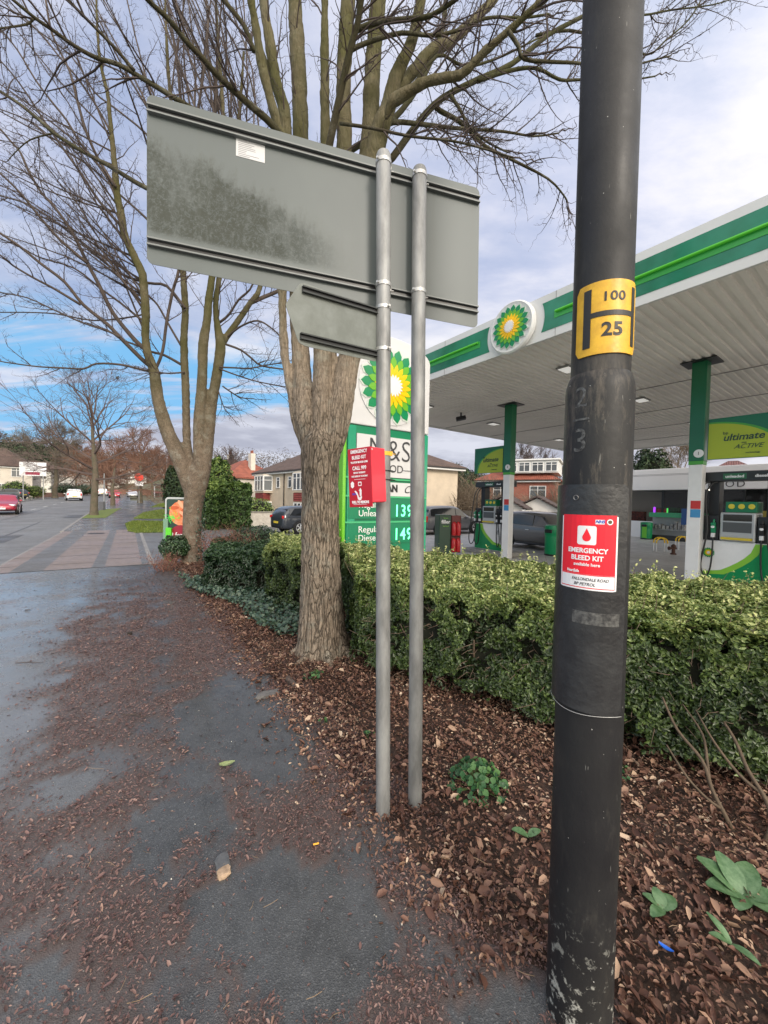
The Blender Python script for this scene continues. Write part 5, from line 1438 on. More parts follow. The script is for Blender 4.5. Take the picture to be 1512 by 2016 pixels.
drop = [(-.0015, .183), (.0035, .172)] + [(-.0015 + .0115 * math.cos(R(t)), .1555 + .0115 * math.sin(R(t))) for t in range(20, -201, -20)] + [(-.0065, .172)]
flat_on(lpp, drop, PR, 'blood_drop', po, -.0004)
lw = lambda dy, dx=0.0: (lambda u, v, w=0.0: lpp(u + dx, v + dy, w - .0012))
text('EMERGENCY', .0195, PW, lw(.116), po, ext=.0004, offset=.0006, sx=.98)
text('BLEED KIT', .0195, PW, lw(.094), po, ext=.0004, offset=.0006, sx=.98)
text('available here', .013, PW, lw(.075), po, ext=.0004, offset=.0003)
text('NHS', .012, mat('nhs_blue', (.02, .08, .45), .4), lw(.203, .032), po, ext=.0006, offset=.0004, shear=.3)
flat_on(lpp, rrect(.020, .196, .044, .209, .001, 2), PW, 'logo_box', po, -.0010)
flat_on(lpp, [(.058 + .0085 * math.cos(R(t)), .203 + .0085 * math.sin(R(t))) for t in range(0, 360, 24)], PW, 'round_badge', po, -.0009)
flat_on(lpp, [(.058 + .0055 * math.cos(R(t)), .203 + .0055 * math.sin(R(t))) for t in range(0, 360, 30)], mat('badge_dark', (.10, .06, .02), .5), 'badge_centre', po, -.0005)
text('HeartSafe', .0115, PW, lw(.054, -.038), po, ext=.0004, offset=.0004, sx=.8)
INK = mat('black_ink', (.015, .015, .02), .6)
text('FALLONDALE ROAD', .0125, INK, lw(.031, .010), po, ext=.0004, offset=.0001, sx=.86, shear=.2)
text('BP PETROL', .0125, INK, lw(.0165, -.004), po, ext=.0004, offset=.0001, sx=.95, shear=.2)
# faint painted number on the thick shaft
FP = mat('faded_grey_paint', (.13, .135, .135), .8, col2=(.02, .02, .022), vscale=90)
for ch, zz, sz in (('2', 1.975, .085), ('/', 1.905, .04), ('3', 1.845, .10)):
    if ch == '/':
        obj('faded_dash', wrapbox(R(-44), R(-14), 1.908, 1.914, RL + .0002, .0004), FP, LP)
    else:
        text(ch, sz, FP, lambda u, v, w=0.0, zz=zz: lp(RL * .995 + w + .0003, R(-29) + u / RL, zz + v), LP, name='faded_number', ext=.0003)
# strip of old tape on the door below the poster
obj('tape_remnant', lpatch(R(-28), R(40), 1.30, 1.337, RL + .0119, RL + .0126, .0), mat('old_tape', (.03, .03, .032), .35, col2=(.13, .13, .125), vscale=70, detail=8), door)

# ================================================================== grey direction sign seen from behind
GALV = mat('galvanised_steel', (0.33, 0.335, 0.33), 0.5, metal=0.3, col2=(0.17, 0.172, 0.17), vscale=11, bump=.15, bscale=120, stretch=(1, 1, .3), rvar=.3)
GALVL = mat('galvanised_clip', (0.55, 0.55, 0.54), 0.35, metal=.6, var=.25, vscale=40)
def signmat():
    m = bpy.data.materials.new('grey_sign_back'); m.use_nodes = True
    nt = m.node_tree; b = nt.nodes['Principled BSDF']; L = nt.links.new
    uv = _n(nt, 'ShaderNodeAttribute'); uv.attribute_name = 'plate'
    tc = _n(nt, 'ShaderNodeTexCoord')
    def nz(s, d, r=0.6, sc=(1, 1, 1), dist=0.0):
        mp = _n(nt, 'ShaderNodeMapping'); mp.inputs['Scale'].default_value = sc; L(tc.outputs['Object'], mp.inputs[0])
        n = _n(nt, 'ShaderNodeTexNoise'); n.inputs['Scale'].default_value = s; n.inputs['Detail'].default_value = d
        n.inputs['Roughness'].default_value = r; n.inputs['Distortion'].default_value = dist; L(mp.outputs[0], n.inputs['Vector']); return n.outputs['Fac']
    def ma(op, a, c, cl=False):
        n = _n(nt, 'ShaderNodeMath'); n.operation = op; n.use_clamp = cl
        for i, v in enumerate((a, c)):
            if isinstance(v, (int, float)): n.inputs[i].default_value = v
            else: L(v, n.inputs[i])
        return n.outputs[0]
    def mr(v, a, b_, c=0.0, d=1.0):
        n = _n(nt, 'ShaderNodeMapRange'); n.interpolation_type = 'SMOOTHSTEP'; n.inputs[1].default_value = a; n.inputs[2].default_value = b_
        n.inputs[3].default_value = c; n.inputs[4].default_value = d; L(v, n.inputs[0]); return n.outputs[0]
    def mx(f, a, b_):
        n = _n(nt, 'ShaderNodeMix'); n.data_type = 'RGBA'; L(f, n.inputs[0])
        for i, v in ((6, a), (7, b_)):
            if isinstance(v, tuple): n.inputs[i].default_value = (*v, 1)
            else: L(v, n.inputs[i])
        return n.outputs[2]
    sp = _n(nt, 'ShaderNodeSeparateXYZ'); L(uv.outputs['Vector'], sp.inputs[0]); u, v = sp.outputs[0], sp.outputs[1]
    base = mx(mr(nz(2, 3), .4, .6), (0.100, 0.118, 0.118), (0.092, 0.109, 0.110))
    # green-black grime: left part of the plate, fading to the right
    e = ma('SUBTRACT', ma('SUBTRACT', 0.80, ma('MULTIPLY', u, 0.62)), v)
    e = ma('ADD', e, ma('MULTIPLY', ma('SUBTRACT', nz(26, 6, .7, (1, 1, .5)), .5), .35))
    g = mr(e, -0.03, 0.16)
    g = ma('MULTIPLY', g, mr(u, 0.62, 0.30)); g = ma('MULTIPLY', g, mr(v, 0.16, 0.22))
    g = ma('MULTIPLY', g, mr(nz(60, 5, .7), .3, .55, .45, 1.0)); g = ma('MULTIPLY', g, mr(nz(7, 5, .65, (1, 1, .35)), .34, .56, .5, 1.0))
    worm = nz(15, 2, .5, dist=2.2); wv = ma('ABSOLUTE', ma('SUBTRACT', worm, .5), 0)
    g2 = ma('MULTIPLY', g, mr(wv, 0.0, .035, .45, 1.0))
    c = mx(ma('MULTIPLY', g2, .88), base, (0.042, 0.046, 0.036))
    st_ = ma('MULTIPLY', mr(nz(16, 4, .6, (1, 1, .06)), .55, .75), .22); c = mx(st_, c, (0.09, 0.10, 0.09))
    L(c, b.inputs['Base Color']); L(mr(g, 0, 1, .42, .8), b.inputs['Roughness']); b.inputs['Specular IOR Level'].default_value = .4
    return m
SIGNB = signmat()
p1t, p1b = at(755, 300, 1.99), at(754, 1606, 1.99)
S0 = Vector((p1b.x, p1b.y, 0))
SG = thing('direction_sign', 'large grey road sign seen from behind on two galvanised posts, with small arrow plate', 'road sign', S0)
def post_(pt, pb, r=.0375):
    mb = MB(); d = (pt - pb).normalized(); a = pb - d * 0.3 - S0; b = pt - S0
    mb.tube([a, a.lerp(b, .3), a.lerp(b, .6), b - d * .02, b - d * .006, b], [r, r, r, r, r * .86, r * .4], 28)
    return obj('post', mb, GALV, SG, smooth='auto')
p2t, p2b = at(826, 330, 2.065), at(817, 1580, 2.065)
post_(p1t, p1b); post_(p2t, p2b)
# plate plane: depth 2.05 + .233 X
def on_plane(px, py, c0, k):
    r_ = ray(px, py); Y = c0 / (1 - k * r_.x); return CAM + r_ * Y
def plate(corners_px, c0, k, th, m, name, rcorner, pts=None):
    tl, tr, br, bl = (on_plane(*q, c0, k) - S0 for q in corners_px)
    w = ((tr - tl).cross(bl - tl)).normalized()
    if w.y < 0: w = -w          # away from the camera
    fn = lambda u, v, ww=0.0: (bl * (1 - u) + br * u) * (1 - v) + (tl * (1 - u) + tr * u) * v + w * ww
    Wd, Hd = (tr - tl).length, (tl - bl).length
    if pts is None:
        pts = [(a / Wd, b / Hd) for a, b in rrect(0, 0, Wd, Hd, rcorner, 6)]
    mb = MB(); n = len(pts)
    mb.v = [tuple(fn(u, v, 0)) for u, v in pts] + [tuple(fn(u, v, th)) for u, v in pts]
    mb.f = [tuple(range(n)), tuple(range(n, 2 * n))[::-1]] + [(i, n + i, n + (i + 1) % n, (i + 1) % n) for i in range(n)]
    o = obj(name, mb, m, SG)
    at_ = o.data.attributes.new('plate', 'FLOAT_VECTOR', 'POINT')
    co = pts + pts
    # vertex order can be kept because validate/recalc do not reorder
    at_.data.foreach_set('vector', np.array([(u, v, 0) for u, v in co], np.float32).ravel())
    return fn, Wd, Hd, o
PLC, PLK = 2.095, 0.233
fn, Wd, Hd, pan = plate([(289, 184), (944, 371), (940, 646), (289, 518)], PLC, PLK, .003, SIGNB, 'sign_panel', .03)
RAILM = mat('rail_dark', (0.05, 0.055, 0.055), .5, metal=.3); RAILL = mat('rail_lip', (.16, .175, .175), .45)
def rail(fn, Wd, Hd, v, u0, u1, parent, h=.030, d=.020):
    """aluminium channel: two lips with a dark slot"""
    mb = MB()
    for dv, dd in ((h / 2, d), (-h / 2, d)):
        a = (v + dv / Hd)
        vs = []
        for u in (u0, u1):
            for (vv, ww) in ((a - .0035 / Hd, 0), (a + .0035 / Hd, 0), (a + .0035 / Hd, -dd), (a - .0035 / Hd, -dd)):
                vs.append(fn(u, vv, ww))
        mb.add(vs, [(0, 1, 2, 3), (4, 7, 6, 5), (0, 4, 5, 1), (1, 5, 6, 2), (2, 6, 7, 3), (3, 7, 4, 0)])
    o = obj('mounting_rail', mb, RAILL, parent)
    mb = MB(); vs = []
    for u in (u0 + .002, u1 - .002):
        for (vv, ww) in ((v - (h / 2 - .004) / Hd, -.001), (v + (h / 2 - .004) / Hd, -.001), (v + (h / 2 - .004) / Hd, -.007), (v - (h / 2 - .004) / Hd, -.007)):
            vs.append(fn(u, vv, ww))
    mb.add(vs, [(0, 1, 2, 3), (4, 7, 6, 5), (0, 4, 5, 1), (1, 5, 6, 2), (2, 6, 7, 3), (3, 7, 4, 0)])
    obj('rail_slot', mb, BLACK, o)
rail(fn, Wd, Hd, 1 - 31 / 334, .003, .998, SG); rail(fn, Wd, Hd, 42 / 334, .003, .998, SG)
# inspection sticker
STK = mat('sticker_silver', (.52, .53, .54), .4); 
u0, u1, v0, v1 = .232, .312, .775, .885
mb = MB(); vs = [fn(u, v, -.0012) for u, v in ((u0, v0), (u1, v0), (u1, v1), (u0, v1))] + [fn(u, v, -.0002) for u, v in ((u0, v0), (u1, v0), (u1, v1), (u0, v1))]
mb.add(vs, [(0, 1, 2, 3), (4, 7, 6, 5), (0, 4, 5, 1), (1, 5, 6, 2), (2, 6, 7, 3), (3, 7, 4, 0)])
sk = obj('sticker', mb, STK, pan)
mb = MB(); random.seed(3)
for i in range(9):
    vv = v1 - .014 - i * .0108; ue = u0 + .006 + random.uniform(.3, .95) * (u1 - u0 - .012)
    vs = [fn(u, v, -.0016) for u, v in ((u0 + .006, vv), (ue, vv), (ue, vv - .0032), (u0 + .006, vv - .0032))]; mb.add(vs, [(0, 1, 2, 3)])
obj('printed_lines', mb, mat('print_grey', (.18, .18, .2), .6), sk)
# arrow plate (pointing left, seen from behind)
a_c0 = 2.00; 
axk = 0.826
def arrow():
    k = axk
    q = [(562, 599), (589, 559), (600, 557), (741, 611), (741, 712), (600, 681), (588, 674)]
    c0 = 1.99 + k * .045
    P = [on_plane(x, y, c0, k) - S0 for x, y in q]
    u = (P[3] - P[2]); u = Vector((1, k, 0)).normalized(); w = Vector((-k, 1, 0)).normalized()
    # round the corners
    pts = []
    n = len(P)
    for i, p in enumerate(P):
        a, b = P[i - 1], P[(i + 1) % n]; r_ = .012 if i != 0 else .01
        da, db = (a - p), (b - p); ra = min(r_, da.length * .3); rb = min(r_, db.length * .3)
        s_, e_ = p + da.normalized() * ra, p + db.normalized() * rb
        for t in (0, .5, 1): pts.append((s_ * (1 - t) + p * t) * (1 - t) + (p * (1 - t) + e_ * t) * t)
    mb = MB(); n = len(pts)
    mb.v = [tuple(p) for p in pts] + [tuple(p + w * .003) for p in pts]
    mb.f = [tuple(range(n)), tuple(range(n, 2 * n))[::-1]] + [(i, n + i, n + (i + 1) % n, (i + 1) % n) for i in range(n)]
    o = obj('arrow_plate', mb, mat('grey_sign_back_small', (0.205, 0.225, 0.213), .45, col2=(.14, .155, .14), vscale=7), SG)
    for (xa, ya, xb, yb) in ((594, 570, 742, 614), (590, 662, 742, 698)):
        A, B = on_plane(xa, ya, c0, k) - S0 - w * .001, on_plane(xb, yb, c0, k) - S0 - w * .001
        mb = MB(); 
        for dz in (-.011, .011):
            vs = []
            for e in (A, B):
                for z_, ww in ((dz - .003, 0), (dz + .003, 0), (dz + .003, -.015), (dz - .003, -.015)): vs.append(e + Vector((0, 0, z_)) + w * ww)
            mb.add(vs, [(0, 1, 2, 3), (4, 7, 6, 5), (0, 4, 5, 1), (1, 5, 6, 2), (2, 6, 7, 3), (3, 7, 4, 0)])
        rl = obj('mounting_rail', mb, RAILM, SG)
        mb = MB(); vs = []
        for e in (A, B):
            for z_, ww in ((-.008, 0), (.008, 0), (.008, -.005), (-.008, -.005)): vs.append(e + Vector((0, 0, z_)) + w * ww)
        mb.add(vs, [(0, 1, 2, 3), (4, 7, 6, 5), (0, 4, 5, 1), (1, 5, 6, 2), (2, 6, 7, 3), (3, 7, 4, 0)]); obj('rail_slot', mb, BLACK, rl)
    for (x, y) in ((576, 605), (640, 622)): pass
arrow()
def clip(pt, pb, py, band=.018, r=.0375, side=1):
    """band clamp round a post with bolt and lug"""
    d = (pt - pb); u_ = None
    # point on the post at image height py
    best = min((abs((pix(np.array([(pb + d * k).x]), np.array([(pb + d * k).y]), np.array([(pb + d * k).z]))[1][0]) - py), k) for k in np.linspace(0, 1, 800))
    c = pb + d * best[1] - S0
    mb = MB(); q = d.normalized().to_track_quat('Z', 'Y').to_matrix()
    mb.lathe([(r + .0006, -band / 2), (r + .0028, -band / 2), (r + .0028, band / 2), (r + .0006, band / 2)], 26, c, False, q)
    mb.box(c + Vector((r * .9 * side, .034, 0)), (.014, .028, band * 1.2))
    mb.tube([c + Vector((r * .9 * side - .016 * 1, .045, -.002)), c + Vector((r * .9 * side + .02, .045, -.002))], .004, 8)
    mb.tube([c + Vector((-r * .7 * side, -.030, 0)), c + Vector((-r * .7 * side - .006 * side, -.040, 0))], .006, 6)
    obj('post_clamp', mb, GALVL, SG, smooth='auto')
for y_ in (323, 563): clip(p1t, p1b, y_)
for y_ in (348, 577): clip(p2t, p2b, y_)
for y_ in (608, 690): clip(p1t, p1b, y_, .016, side=-1)

# ================================================================== red emergency kit box
RED = mat('kit_red', (0.72, 0.03, 0.055), 0.3, coat=.3); REDD = mat('kit_red_print', (0.42, 0.006, 0.02), 0.3)
Cc = Vector((-0.055, 1.80, 0))
pdir = Vector((-.80, .60, 0)); qdir = Vector((.60, .80, 0))
zt = at(733, 878, 1.80).z; zb = at(733, 990, 1.80).z
org = Vector((Cc.x, Cc.y, zb))
BX = thing('emergency_kit_box', 'bright red emergency bleed kit box strapped to the nearer grey post', 'kit box', org)
H_ = zt - zb; TL = R(3.2)
rotv = Matrix.Rotation(-TL, 3, Vector((0, 1, 0)))
tfn = lambda p, q, z: rotv @ (pdir * p + qdir * q + Vector((0, 0, z)))
def kbox(p0, p1, q0, q1, z0, z1):
    mb = MB(); vs = [tfn(p, q, z) for p in (p0, p1) for q in (q0, q1) for z in (z0, z1)]
    return mb.add(vs, [(0, 1, 3, 2), (4, 6, 7, 5), (0, 4, 5, 1), (2, 3, 7, 6), (0, 2, 6, 4), (1, 5, 7, 3)])
# body: panel normal is -qdir (towards the left and camera)
body = obj('box_body', kbox(.012, .130, .004, .118, 0.0, H_ - .004), RED, BX, bevel=.006)
side = obj('side_cover', kbox(0.001, .0115, .0035, .112, .004, H_ - .002), mat('kit_red_lit_side', (0.80, 0.045, 0.07), .28, coat=.3), BX, bevel=.002)  # brighter copy of the box red, light on this side painted in
front = obj('pull_panel', kbox(-.001, .142, -.002, .0025, -.018, H_ - .001), REDD, BX, bevel=.001)
KW = mat('kit_white_print', (.78, .74, .76), .4)
def kf(cp, cz):
    return lambda u, v, w=0.0: tfn(cp - u, -.0026 - w, cz + v)
for s_, sz, zz, of, sx in (('EMERGENCY', .0225, .247, .0006, .80), ('BLEED KIT', .0225, .219, .0006, .86), ('TO STOP BLOOD LOSS', .0122, .196, .0006, .84), ('CALL 999', .025, .168, .0006, .84),
                           ('REPORT INCIDENT', .0112, .146, .0004, .78), ('TAKE BLEED KIT TO PATIENT', .0105, .129, .0004, .74), ('PULL TO REMOVE', .0165, .005, .0009, .80)):
    text(s_, sz, KW, kf(.071, zz), front, ext=.0004, offset=of, sx=sx)
def kpoly(poly, m, nm, w=.0003): 
    f = lambda u, v, ww=0.0: tfn(u, -.0024 - w - ww, v)
    flat_on(f, poly, m, nm, front, 0, 2)
kpoly([(.035, .114), (.105, .114), (.105, .1155), (.035, .1155)], KW, 'rule')
kpoly([(.03, -.006), (.115, -.006), (.115, -.0045), (.03, -.0045)], KW, 'rule')
# small emblem, heart-rate badge and lifting hand pictogram
kpoly([(.118 + .010 * math.cos(R(t)) * (1.25 if t % 60 == 30 else 1), .090 + .015 * math.sin(R(t)) * (1.15 if t % 60 == 30 else 1)) for t in range(0, 360, 30)], KW, 'emblem')
kpoly(rrect(.060, .083, .082, .103, .004), KW, 'badge'); kpoly(rrect(.064, .087, .078, .098, .002), REDD, 'badge_inner', .0006)
kpoly([(.062, .034), (.074, .034), (.074, .060), (.080, .060), (.068, .074), (.060, .060), (.062, .060)], KW, 'arrow')
kpoly([(.100, .062), (.106, .058), (.090, .038), (.086, .020), (.078, .014), (.066, .016), (.060, .028), (.064, .040), (.070, .030), (.078, .028), (.084, .042), (.088, .052)], KW, 'hand')
kpoly(rrect(.095, .040, .122, .050, .001), mat('kit_blue', (.12, .04, .30), .4), 'blue_patch', .0001)
mb = MB(); c = tfn(.000, .010, H_ - .014); mb.lathe([(.0045, 0), (.004, .003), (.001, .004)], 10, c, True, (-pdir).to_track_quat('Z', 'Y').to_matrix()); obj('rivet', mb, mat('rivet', (.7, .5, .5), .4), BX)
# yellow strap knot and grey cable ties behind the box
pc = lambda z: (p1b + (p1t - p1b) * ((z - p1b.z) / (p1t.z - p1b.z)) - org)
for zz, m, nm, bw in ((H_ + org.z - .012, mat('yellow_strap', (.75, .42, .03), .5), 'strap', .02), (H_ + org.z - .10, BLACK, 'cable_tie', .006), (org.z + .12, BLACK, 'cable_tie', .006)):
    c = pc(zz); mb = MB().lathe([(.038, -bw / 2), (.041, -bw / 2), (.041, bw / 2), (.038, bw / 2)], 24, c, False)
    mb.box(c + Vector((.040, -.012, 0)), (.016, .016, bw * 1.1)); mb.tube([c + Vector((.044, -.012, 0)), c + Vector((.062, -.016, -.003))], .0022, 6)
    obj(nm, mb, m, BX, smooth='auto')
mb = MB().box(Vector(tfn(.07, .136, H_ * .5)), (.02, .03, H_ * .7)); obj('bracket', mb, GREY, BX)

# ================================================================== helios sunburst emblem
EM_G = mat('emblem_green', (0.0, 0.22, 0.08), .3); EM_L = mat('emblem_leaf_green', (0.13, .40, .02), .3); EM_Y = mat('emblem_yellow', (.85, .52, .0), .3); EM_W = mat('emblem_white', (.72, .72, .72), .35)
EM_P = mat('emblem_pale_edge', (.55, .62, .56), .4)
def petals(n, r0, r1, w, ph=0.0, k=.55):
    """closed star outline with leaf-like points"""
    pts = []
    for i in range(n):
        a = ph + 2 * math.pi * i / n; h = math.pi / n
        pts.append((r0 * math.cos(a - h), r0 * math.sin(a - h)))
        rm = r0 + (r1 - r0) * k
        pts.append((rm * math.cos(a - h * w), rm * math.sin(a - h * w)))
        pts.append((r1 * math.cos(a), r1 * math.sin(a)))
        pts.append((rm * math.cos(a + h * w), rm * math.sin(a + h * w)))
    return pts
def sunburst(parent, fn, rad, th=.02):
    n = 18
    for nm, r0, r1, ph, m, w in (('pale_rim', .80, 1.06, 0, EM_P, .80), ('outer_petals', .74, 1.0, 0, EM_G, .74), ('green_petals', .56, .80, math.pi / n, EM_L, .74),
                                 ('yellow_petals', .36, .60, 0, EM_Y, .70), ('gold_petals', .24, .44, math.pi / n, EM_Y, .62), ('white_heart', .20, .30, 0, EM_W, .60)):
        i = ('pale_rim', 'outer_petals', 'green_petals', 'yellow_petals', 'gold_petals', 'white_heart').index(nm)
        pts = petals(n, r0 * rad, r1 * rad, w, ph); mb = MB(); N2 = len(pts)
        z0_, z1_ = th * i * .2, th * (i + 1) * .2 + .002
        mb.v = [tuple(fn(u, v, z0_)) for u, v in pts] + [tuple(fn(u, v, z1_)) for u, v in pts] + [tuple(fn(0, 0, z0_)), tuple(fn(0, 0, z1_ + th * .1))]
        for j in range(N2):
            q = (j + 1) % N2; mb.f += [(j, q, N2 + q, N2 + j), (N2 + j, N2 + q, 2 * N2 + 1), (q, j, 2 * N2)]
        obj(nm, mb, m, parent)

# ================================================================== price totem
TS0, TT0, TWd = 6.94, 3.62, 2.22       # near-left corner: s, t ; width along +t
tb = st(TS0, TT0); tb.z = G(tb.x, tb.y) - .05
TM = thing('price_totem', 'tall white and green fuel price totem with sunburst emblem behind the grey posts', 'price sign', tb, math.atan2(NN.y, NN.x))
# local: x along the face (to the right), y = away from the viewer (along D), z up
def tz(py): return at(760, py, 8.1).z - tb.z
ZT, ZG, ZB = 5.30, tz(840), 0.0
TWH = mat('totem_white', (.62, .62, .63), .35, var=.06, vscale=1)
TGR = mat('totem_green', (0.002, .20, .09), .32, var=.1, vscale=1.5)
def tprism(name, pts, y0, y1, m, parent=TM, **k):
    mb = MB(); n = len(pts); mb.v = [(x, y0, z) for x, z in pts] + [(x, y1, z) for x, z in pts]
    mb.f = [tuple(range(n)), tuple(range(n, 2 * n))[::-1]] + [(i, n + i, n + (i + 1) % n, (i + 1) % n) for i in range(n)]
    return obj(name, mb, m, parent, **k)
arc = [(TWd * .5 + (TWd * .5) * math.cos(R(a_)), ZT - .38 + .38 * math.sin(R(a_))) for a_ in range(0, 181, 12)]
tprism('head', [(0.05, ZG + .012), (TWd, ZG + .012)] + [(min(TWd, x + .0), z) for x, z in arc[:-1]] + [(0.05, ZT - .38)], 0, .42, TWH, bevel=.02)
tprism('body', [(0.02, 0), (TWd - .02, 0), (TWd - .02, ZG), (0.02, ZG)], .03, .40, TGR)
tprism('edge_strip', [(-.02, 0), (.055, 0), (.055, ZG + .1), (-.02, ZG + .1)], -.03, .45, mat('totem_lime_strip', (.14, .48, .02), .25, coat=.4), bevel=.02)
tprism('left_frame', [(.10, 0), (.28, 0), (.28, ZG - .02), (.10, ZG - .02)], 0.0, .029, mat('totem_green_glass', (.03, .30, .17), .15))
tprism('right_frame', [(TWd - .20, 0), (TWd - .02, 0), (TWd - .02, ZG - .02), (TWd - .20, ZG - .02)], 0.0, .029, mat('totem_green_glass', (.03, .30, .17), .15))
X0, X1 = .30, TWd - .22
fnT = lambda cx, cz: (lambda u, v, w=0.0: Vector((cx + u, -.012 - w, cz + v)))
rows = [(tz(856), tz(938), TWH), (tz(948), tz(976), TWH)]
for i, (za, zc, m) in enumerate(rows):
    tprism('name_panel', [(X0, zc), (X1, zc), (X1, za), (X0, za)], -.008, .028, m)
BLK = mat('sign_black', (.02, .02, .022), .4); SGRY = mat('sign_grey_letter', (.045, .045, .05), .4)
cx = (X0 + X1) / 2
text('M&S', .66, SGRY, fnT(cx - .02, tz(885)), TM, ext=.004, offset=-.008, sx=.92)
text('\u2014FOOD\u2014', .24, SGRY, fnT(cx, tz(921)), TM, ext=.004, offset=-.001)
text('WILD BEAN', .21, BLK, fnT(cx - .33, tz(961)), TM, ext=.004, offset=.010, sx=.95)
text('Caf\u00e9', .24, BLK, fnT(cx + .58, tz(962)), TM, ext=.004, offset=-.002, shear=.5)
LED = mat('led_digits', (.1, .9, .4), .5, emit=(.20, 1.0, .50), estr=1.6)
TTX = mat('totem_text', (.78, .80, .78), .4)
for a_, b_, l1, l2, dg in ((980, 1022, 'Regular', 'Unleaded', '139.9'), (1027, 1072, 'Regular', 'Diesel', '149.9')):
    tprism('price_panel', [(X0 - .18, tz(b_)), (X1 + .14, tz(b_)), (X1 + .14, tz(a_)), (X0 - .18, tz(a_))], -.006, -.001, TGR)
    h_ = tz(a_) - tz(b_); zc = (tz(a_) + tz(b_)) / 2
    text(l1, .19, TTX, fnT(.36, zc + .065), TM, ext=.003, align='LEFT'); text(l2, .19, TTX, fnT(.36, zc - .115), TM, ext=.003, align='LEFT')
    text(dg, .37, LED, fnT(1.27, zc - .065), TM, name='price_digits', ext=.003, offset=.004, align='LEFT', space=1.2, sx=.80)
for zz in (tz(942), tz(978), tz(1025)):
    zz -= .04 if zz < tz(1000) else 0
    tprism('divider', [(.03, zz - .018), (TWd - .03, zz - .018), (TWd - .03, zz + .018), (.03, zz + .018)], -.014, -.0005, mat('divider_green', (.06, .42, .18), .3))
em = tprism('emblem_plate', [(cx + .0 + .84 * math.cos(R(a_)), tz(752) + .84 * math.sin(R(a_))) for a_ in range(0, 360, 12)], -.02, -.001, TWH)
sunburst(em, lambda u, v, w=0.0: Vector((cx + u, -.022 - w, tz(752) + v)), .80, .05)

# ================================================================== food poster board
pl = loc_at(325, 10.1)
hp_ = at(325, 980, 10.1).z - pl.z
PB = thing('poster_board', 'silver framed food poster board reading 2 for £6 beside the second tree trunk', 'advert board', pl, R(4))
mb = MB().prism(rrect(0, .28, .82, hp_ + .02, .09, 5), (0, .09), lambda u, v, w: Vector((u, w, v))); obj('frame', mb, mat('silver_frame', (.5, .52, .53), .35, metal=.5), PB)
f_ = lambda u, v, w=0.0: Vector((u, -.003 - w, v))
flat_on(f_, rrect(.04, .34, .78, hp_ - .03, .05, 4), mat('poster_dark', (.015, .045, .035), .3), 'poster_face', PB, 0, 2)
SAL = mat('salmon_print', (.72, .16, .05), .4, col2=(.75, .34, .18), vscale=9, detail=3); 
circ = lambda cx_, cy_, r_, n=20: [(cx_ + r_ * math.cos(2 * math.pi * i / n), cy_ + r_ * math.sin(2 * math.pi * i / n)) for i in range(n)]
flat_on(f_, circ(.44, hp_ - .40, .33), SAL, 'food_picture', PB, .002, 2)
random.seed(12)
for i in range(9):
    cx_, cz_ = .44 + random.gauss(0, .13), hp_ - .40 + random.gauss(0, .13); ea = random.uniform(0, 3.1)
    pts_ = [(cx_ + .13 * math.cos(2 * math.pi * k / 12) * math.cos(ea) - .05 * math.sin(2 * math.pi * k / 12) * math.sin(ea), cz_ + .13 * math.cos(2 * math.pi * k / 12) * math.sin(ea) + .05 * math.sin(2 * math.pi * k / 12) * math.cos(ea)) for k in range(12)]
    flat_on(f_, pts_, mat('salmon_slice_%s' % 'abc'[i % 3], [(.80, .22, .06), (.55, .10, .03), (.85, .42, .25)][i % 3], .4), 'food_slice', PB, .0025 + i * .0001, 2)
flat_on(f_, circ(.40, hp_ - .98, .27), mat('burgundy', (.28, .01, .03), .4), 'price_roundel', PB, .003, 2)
text('2 for £6', .19, KW, lambda u, v, w=0.0: Vector((.40 + u, -.009 - w, hp_ - .98 + v)), PB, ext=.002, offset=.004, sx=.8)
LG = mat('lime_print', (.10, .75, .08), .5)
random.seed(11); mb = MB()
for i in range(26):
    a_ = random.uniform(0, 6.28); c = Vector((.17 + random.gauss(0, .06), -.008, hp_ - .52 + random.gauss(0, .09)))
    mb.tube([c, c + Vector((.06 * math.cos(a_), 0, .06 * math.sin(a_))), c + Vector((.09 * math.cos(a_ + .5), -.004, .09 * math.sin(a_ + .5)))], .006, 4)
obj('green_salad_picture', mb, LG, PB)
mb = MB().bx(.06, .20, -.10, -.02, -.02, hp_ - .78); obj('green_post', mb, mat('neon_green_panel', (.10, .55, .03), .35), PB, bevel=.01)
mb = MB().bx(-.02, .10, -.06, -.01, -.02, hp_ - .55); obj('side_panel', mb, mat('grey_green_panel', (.16, .28, .20), .4), PB, bevel=.01)
for x_ in (.1, .68): obj('leg', MB().bx(x_, x_ + .06, .02, .08, -.1, .3), GREY, PB)
# ================================================================== canopy
CS0, CS1, CT0, CT1 = -9.0, 12.5, 6.75, 23.7
CZ = 4.84
cp = st(3.3, 10.6); 
CN = thing('canopy', 'huge white and green filling station canopy on green columns', 'canopy', (cp.x, cp.y, -.12), math.atan2(D.y, D.x) + R(2.5))
# local frame: x = s direction, y = -t direction (90 deg left of D);  local = (s-3.3, -(t-10.6), z+.12)
def cl(s, t, z): return Vector((s - 3.3, -(t - 10.6), z + .12))
CWH = mat('fascia_white', (.66, .67, .67), .4, var=.08, vscale=.8)
CGL = mat('fascia_green_glass', (0.005, .12, .055), .15, col2=(.02, .22, .13), vscale=.9, detail=4, spec=.6)
def cbox(name, s0, s1, t0, t1, z0, z1, m, parent=CN, **k):
    a, b = cl(s0, t0, z0), cl(s1, t1, z1)
    mb = MB().bx(a.x, b.x, a.y, b.y, a.z, b.z); return obj(name, mb, m, parent, **k)
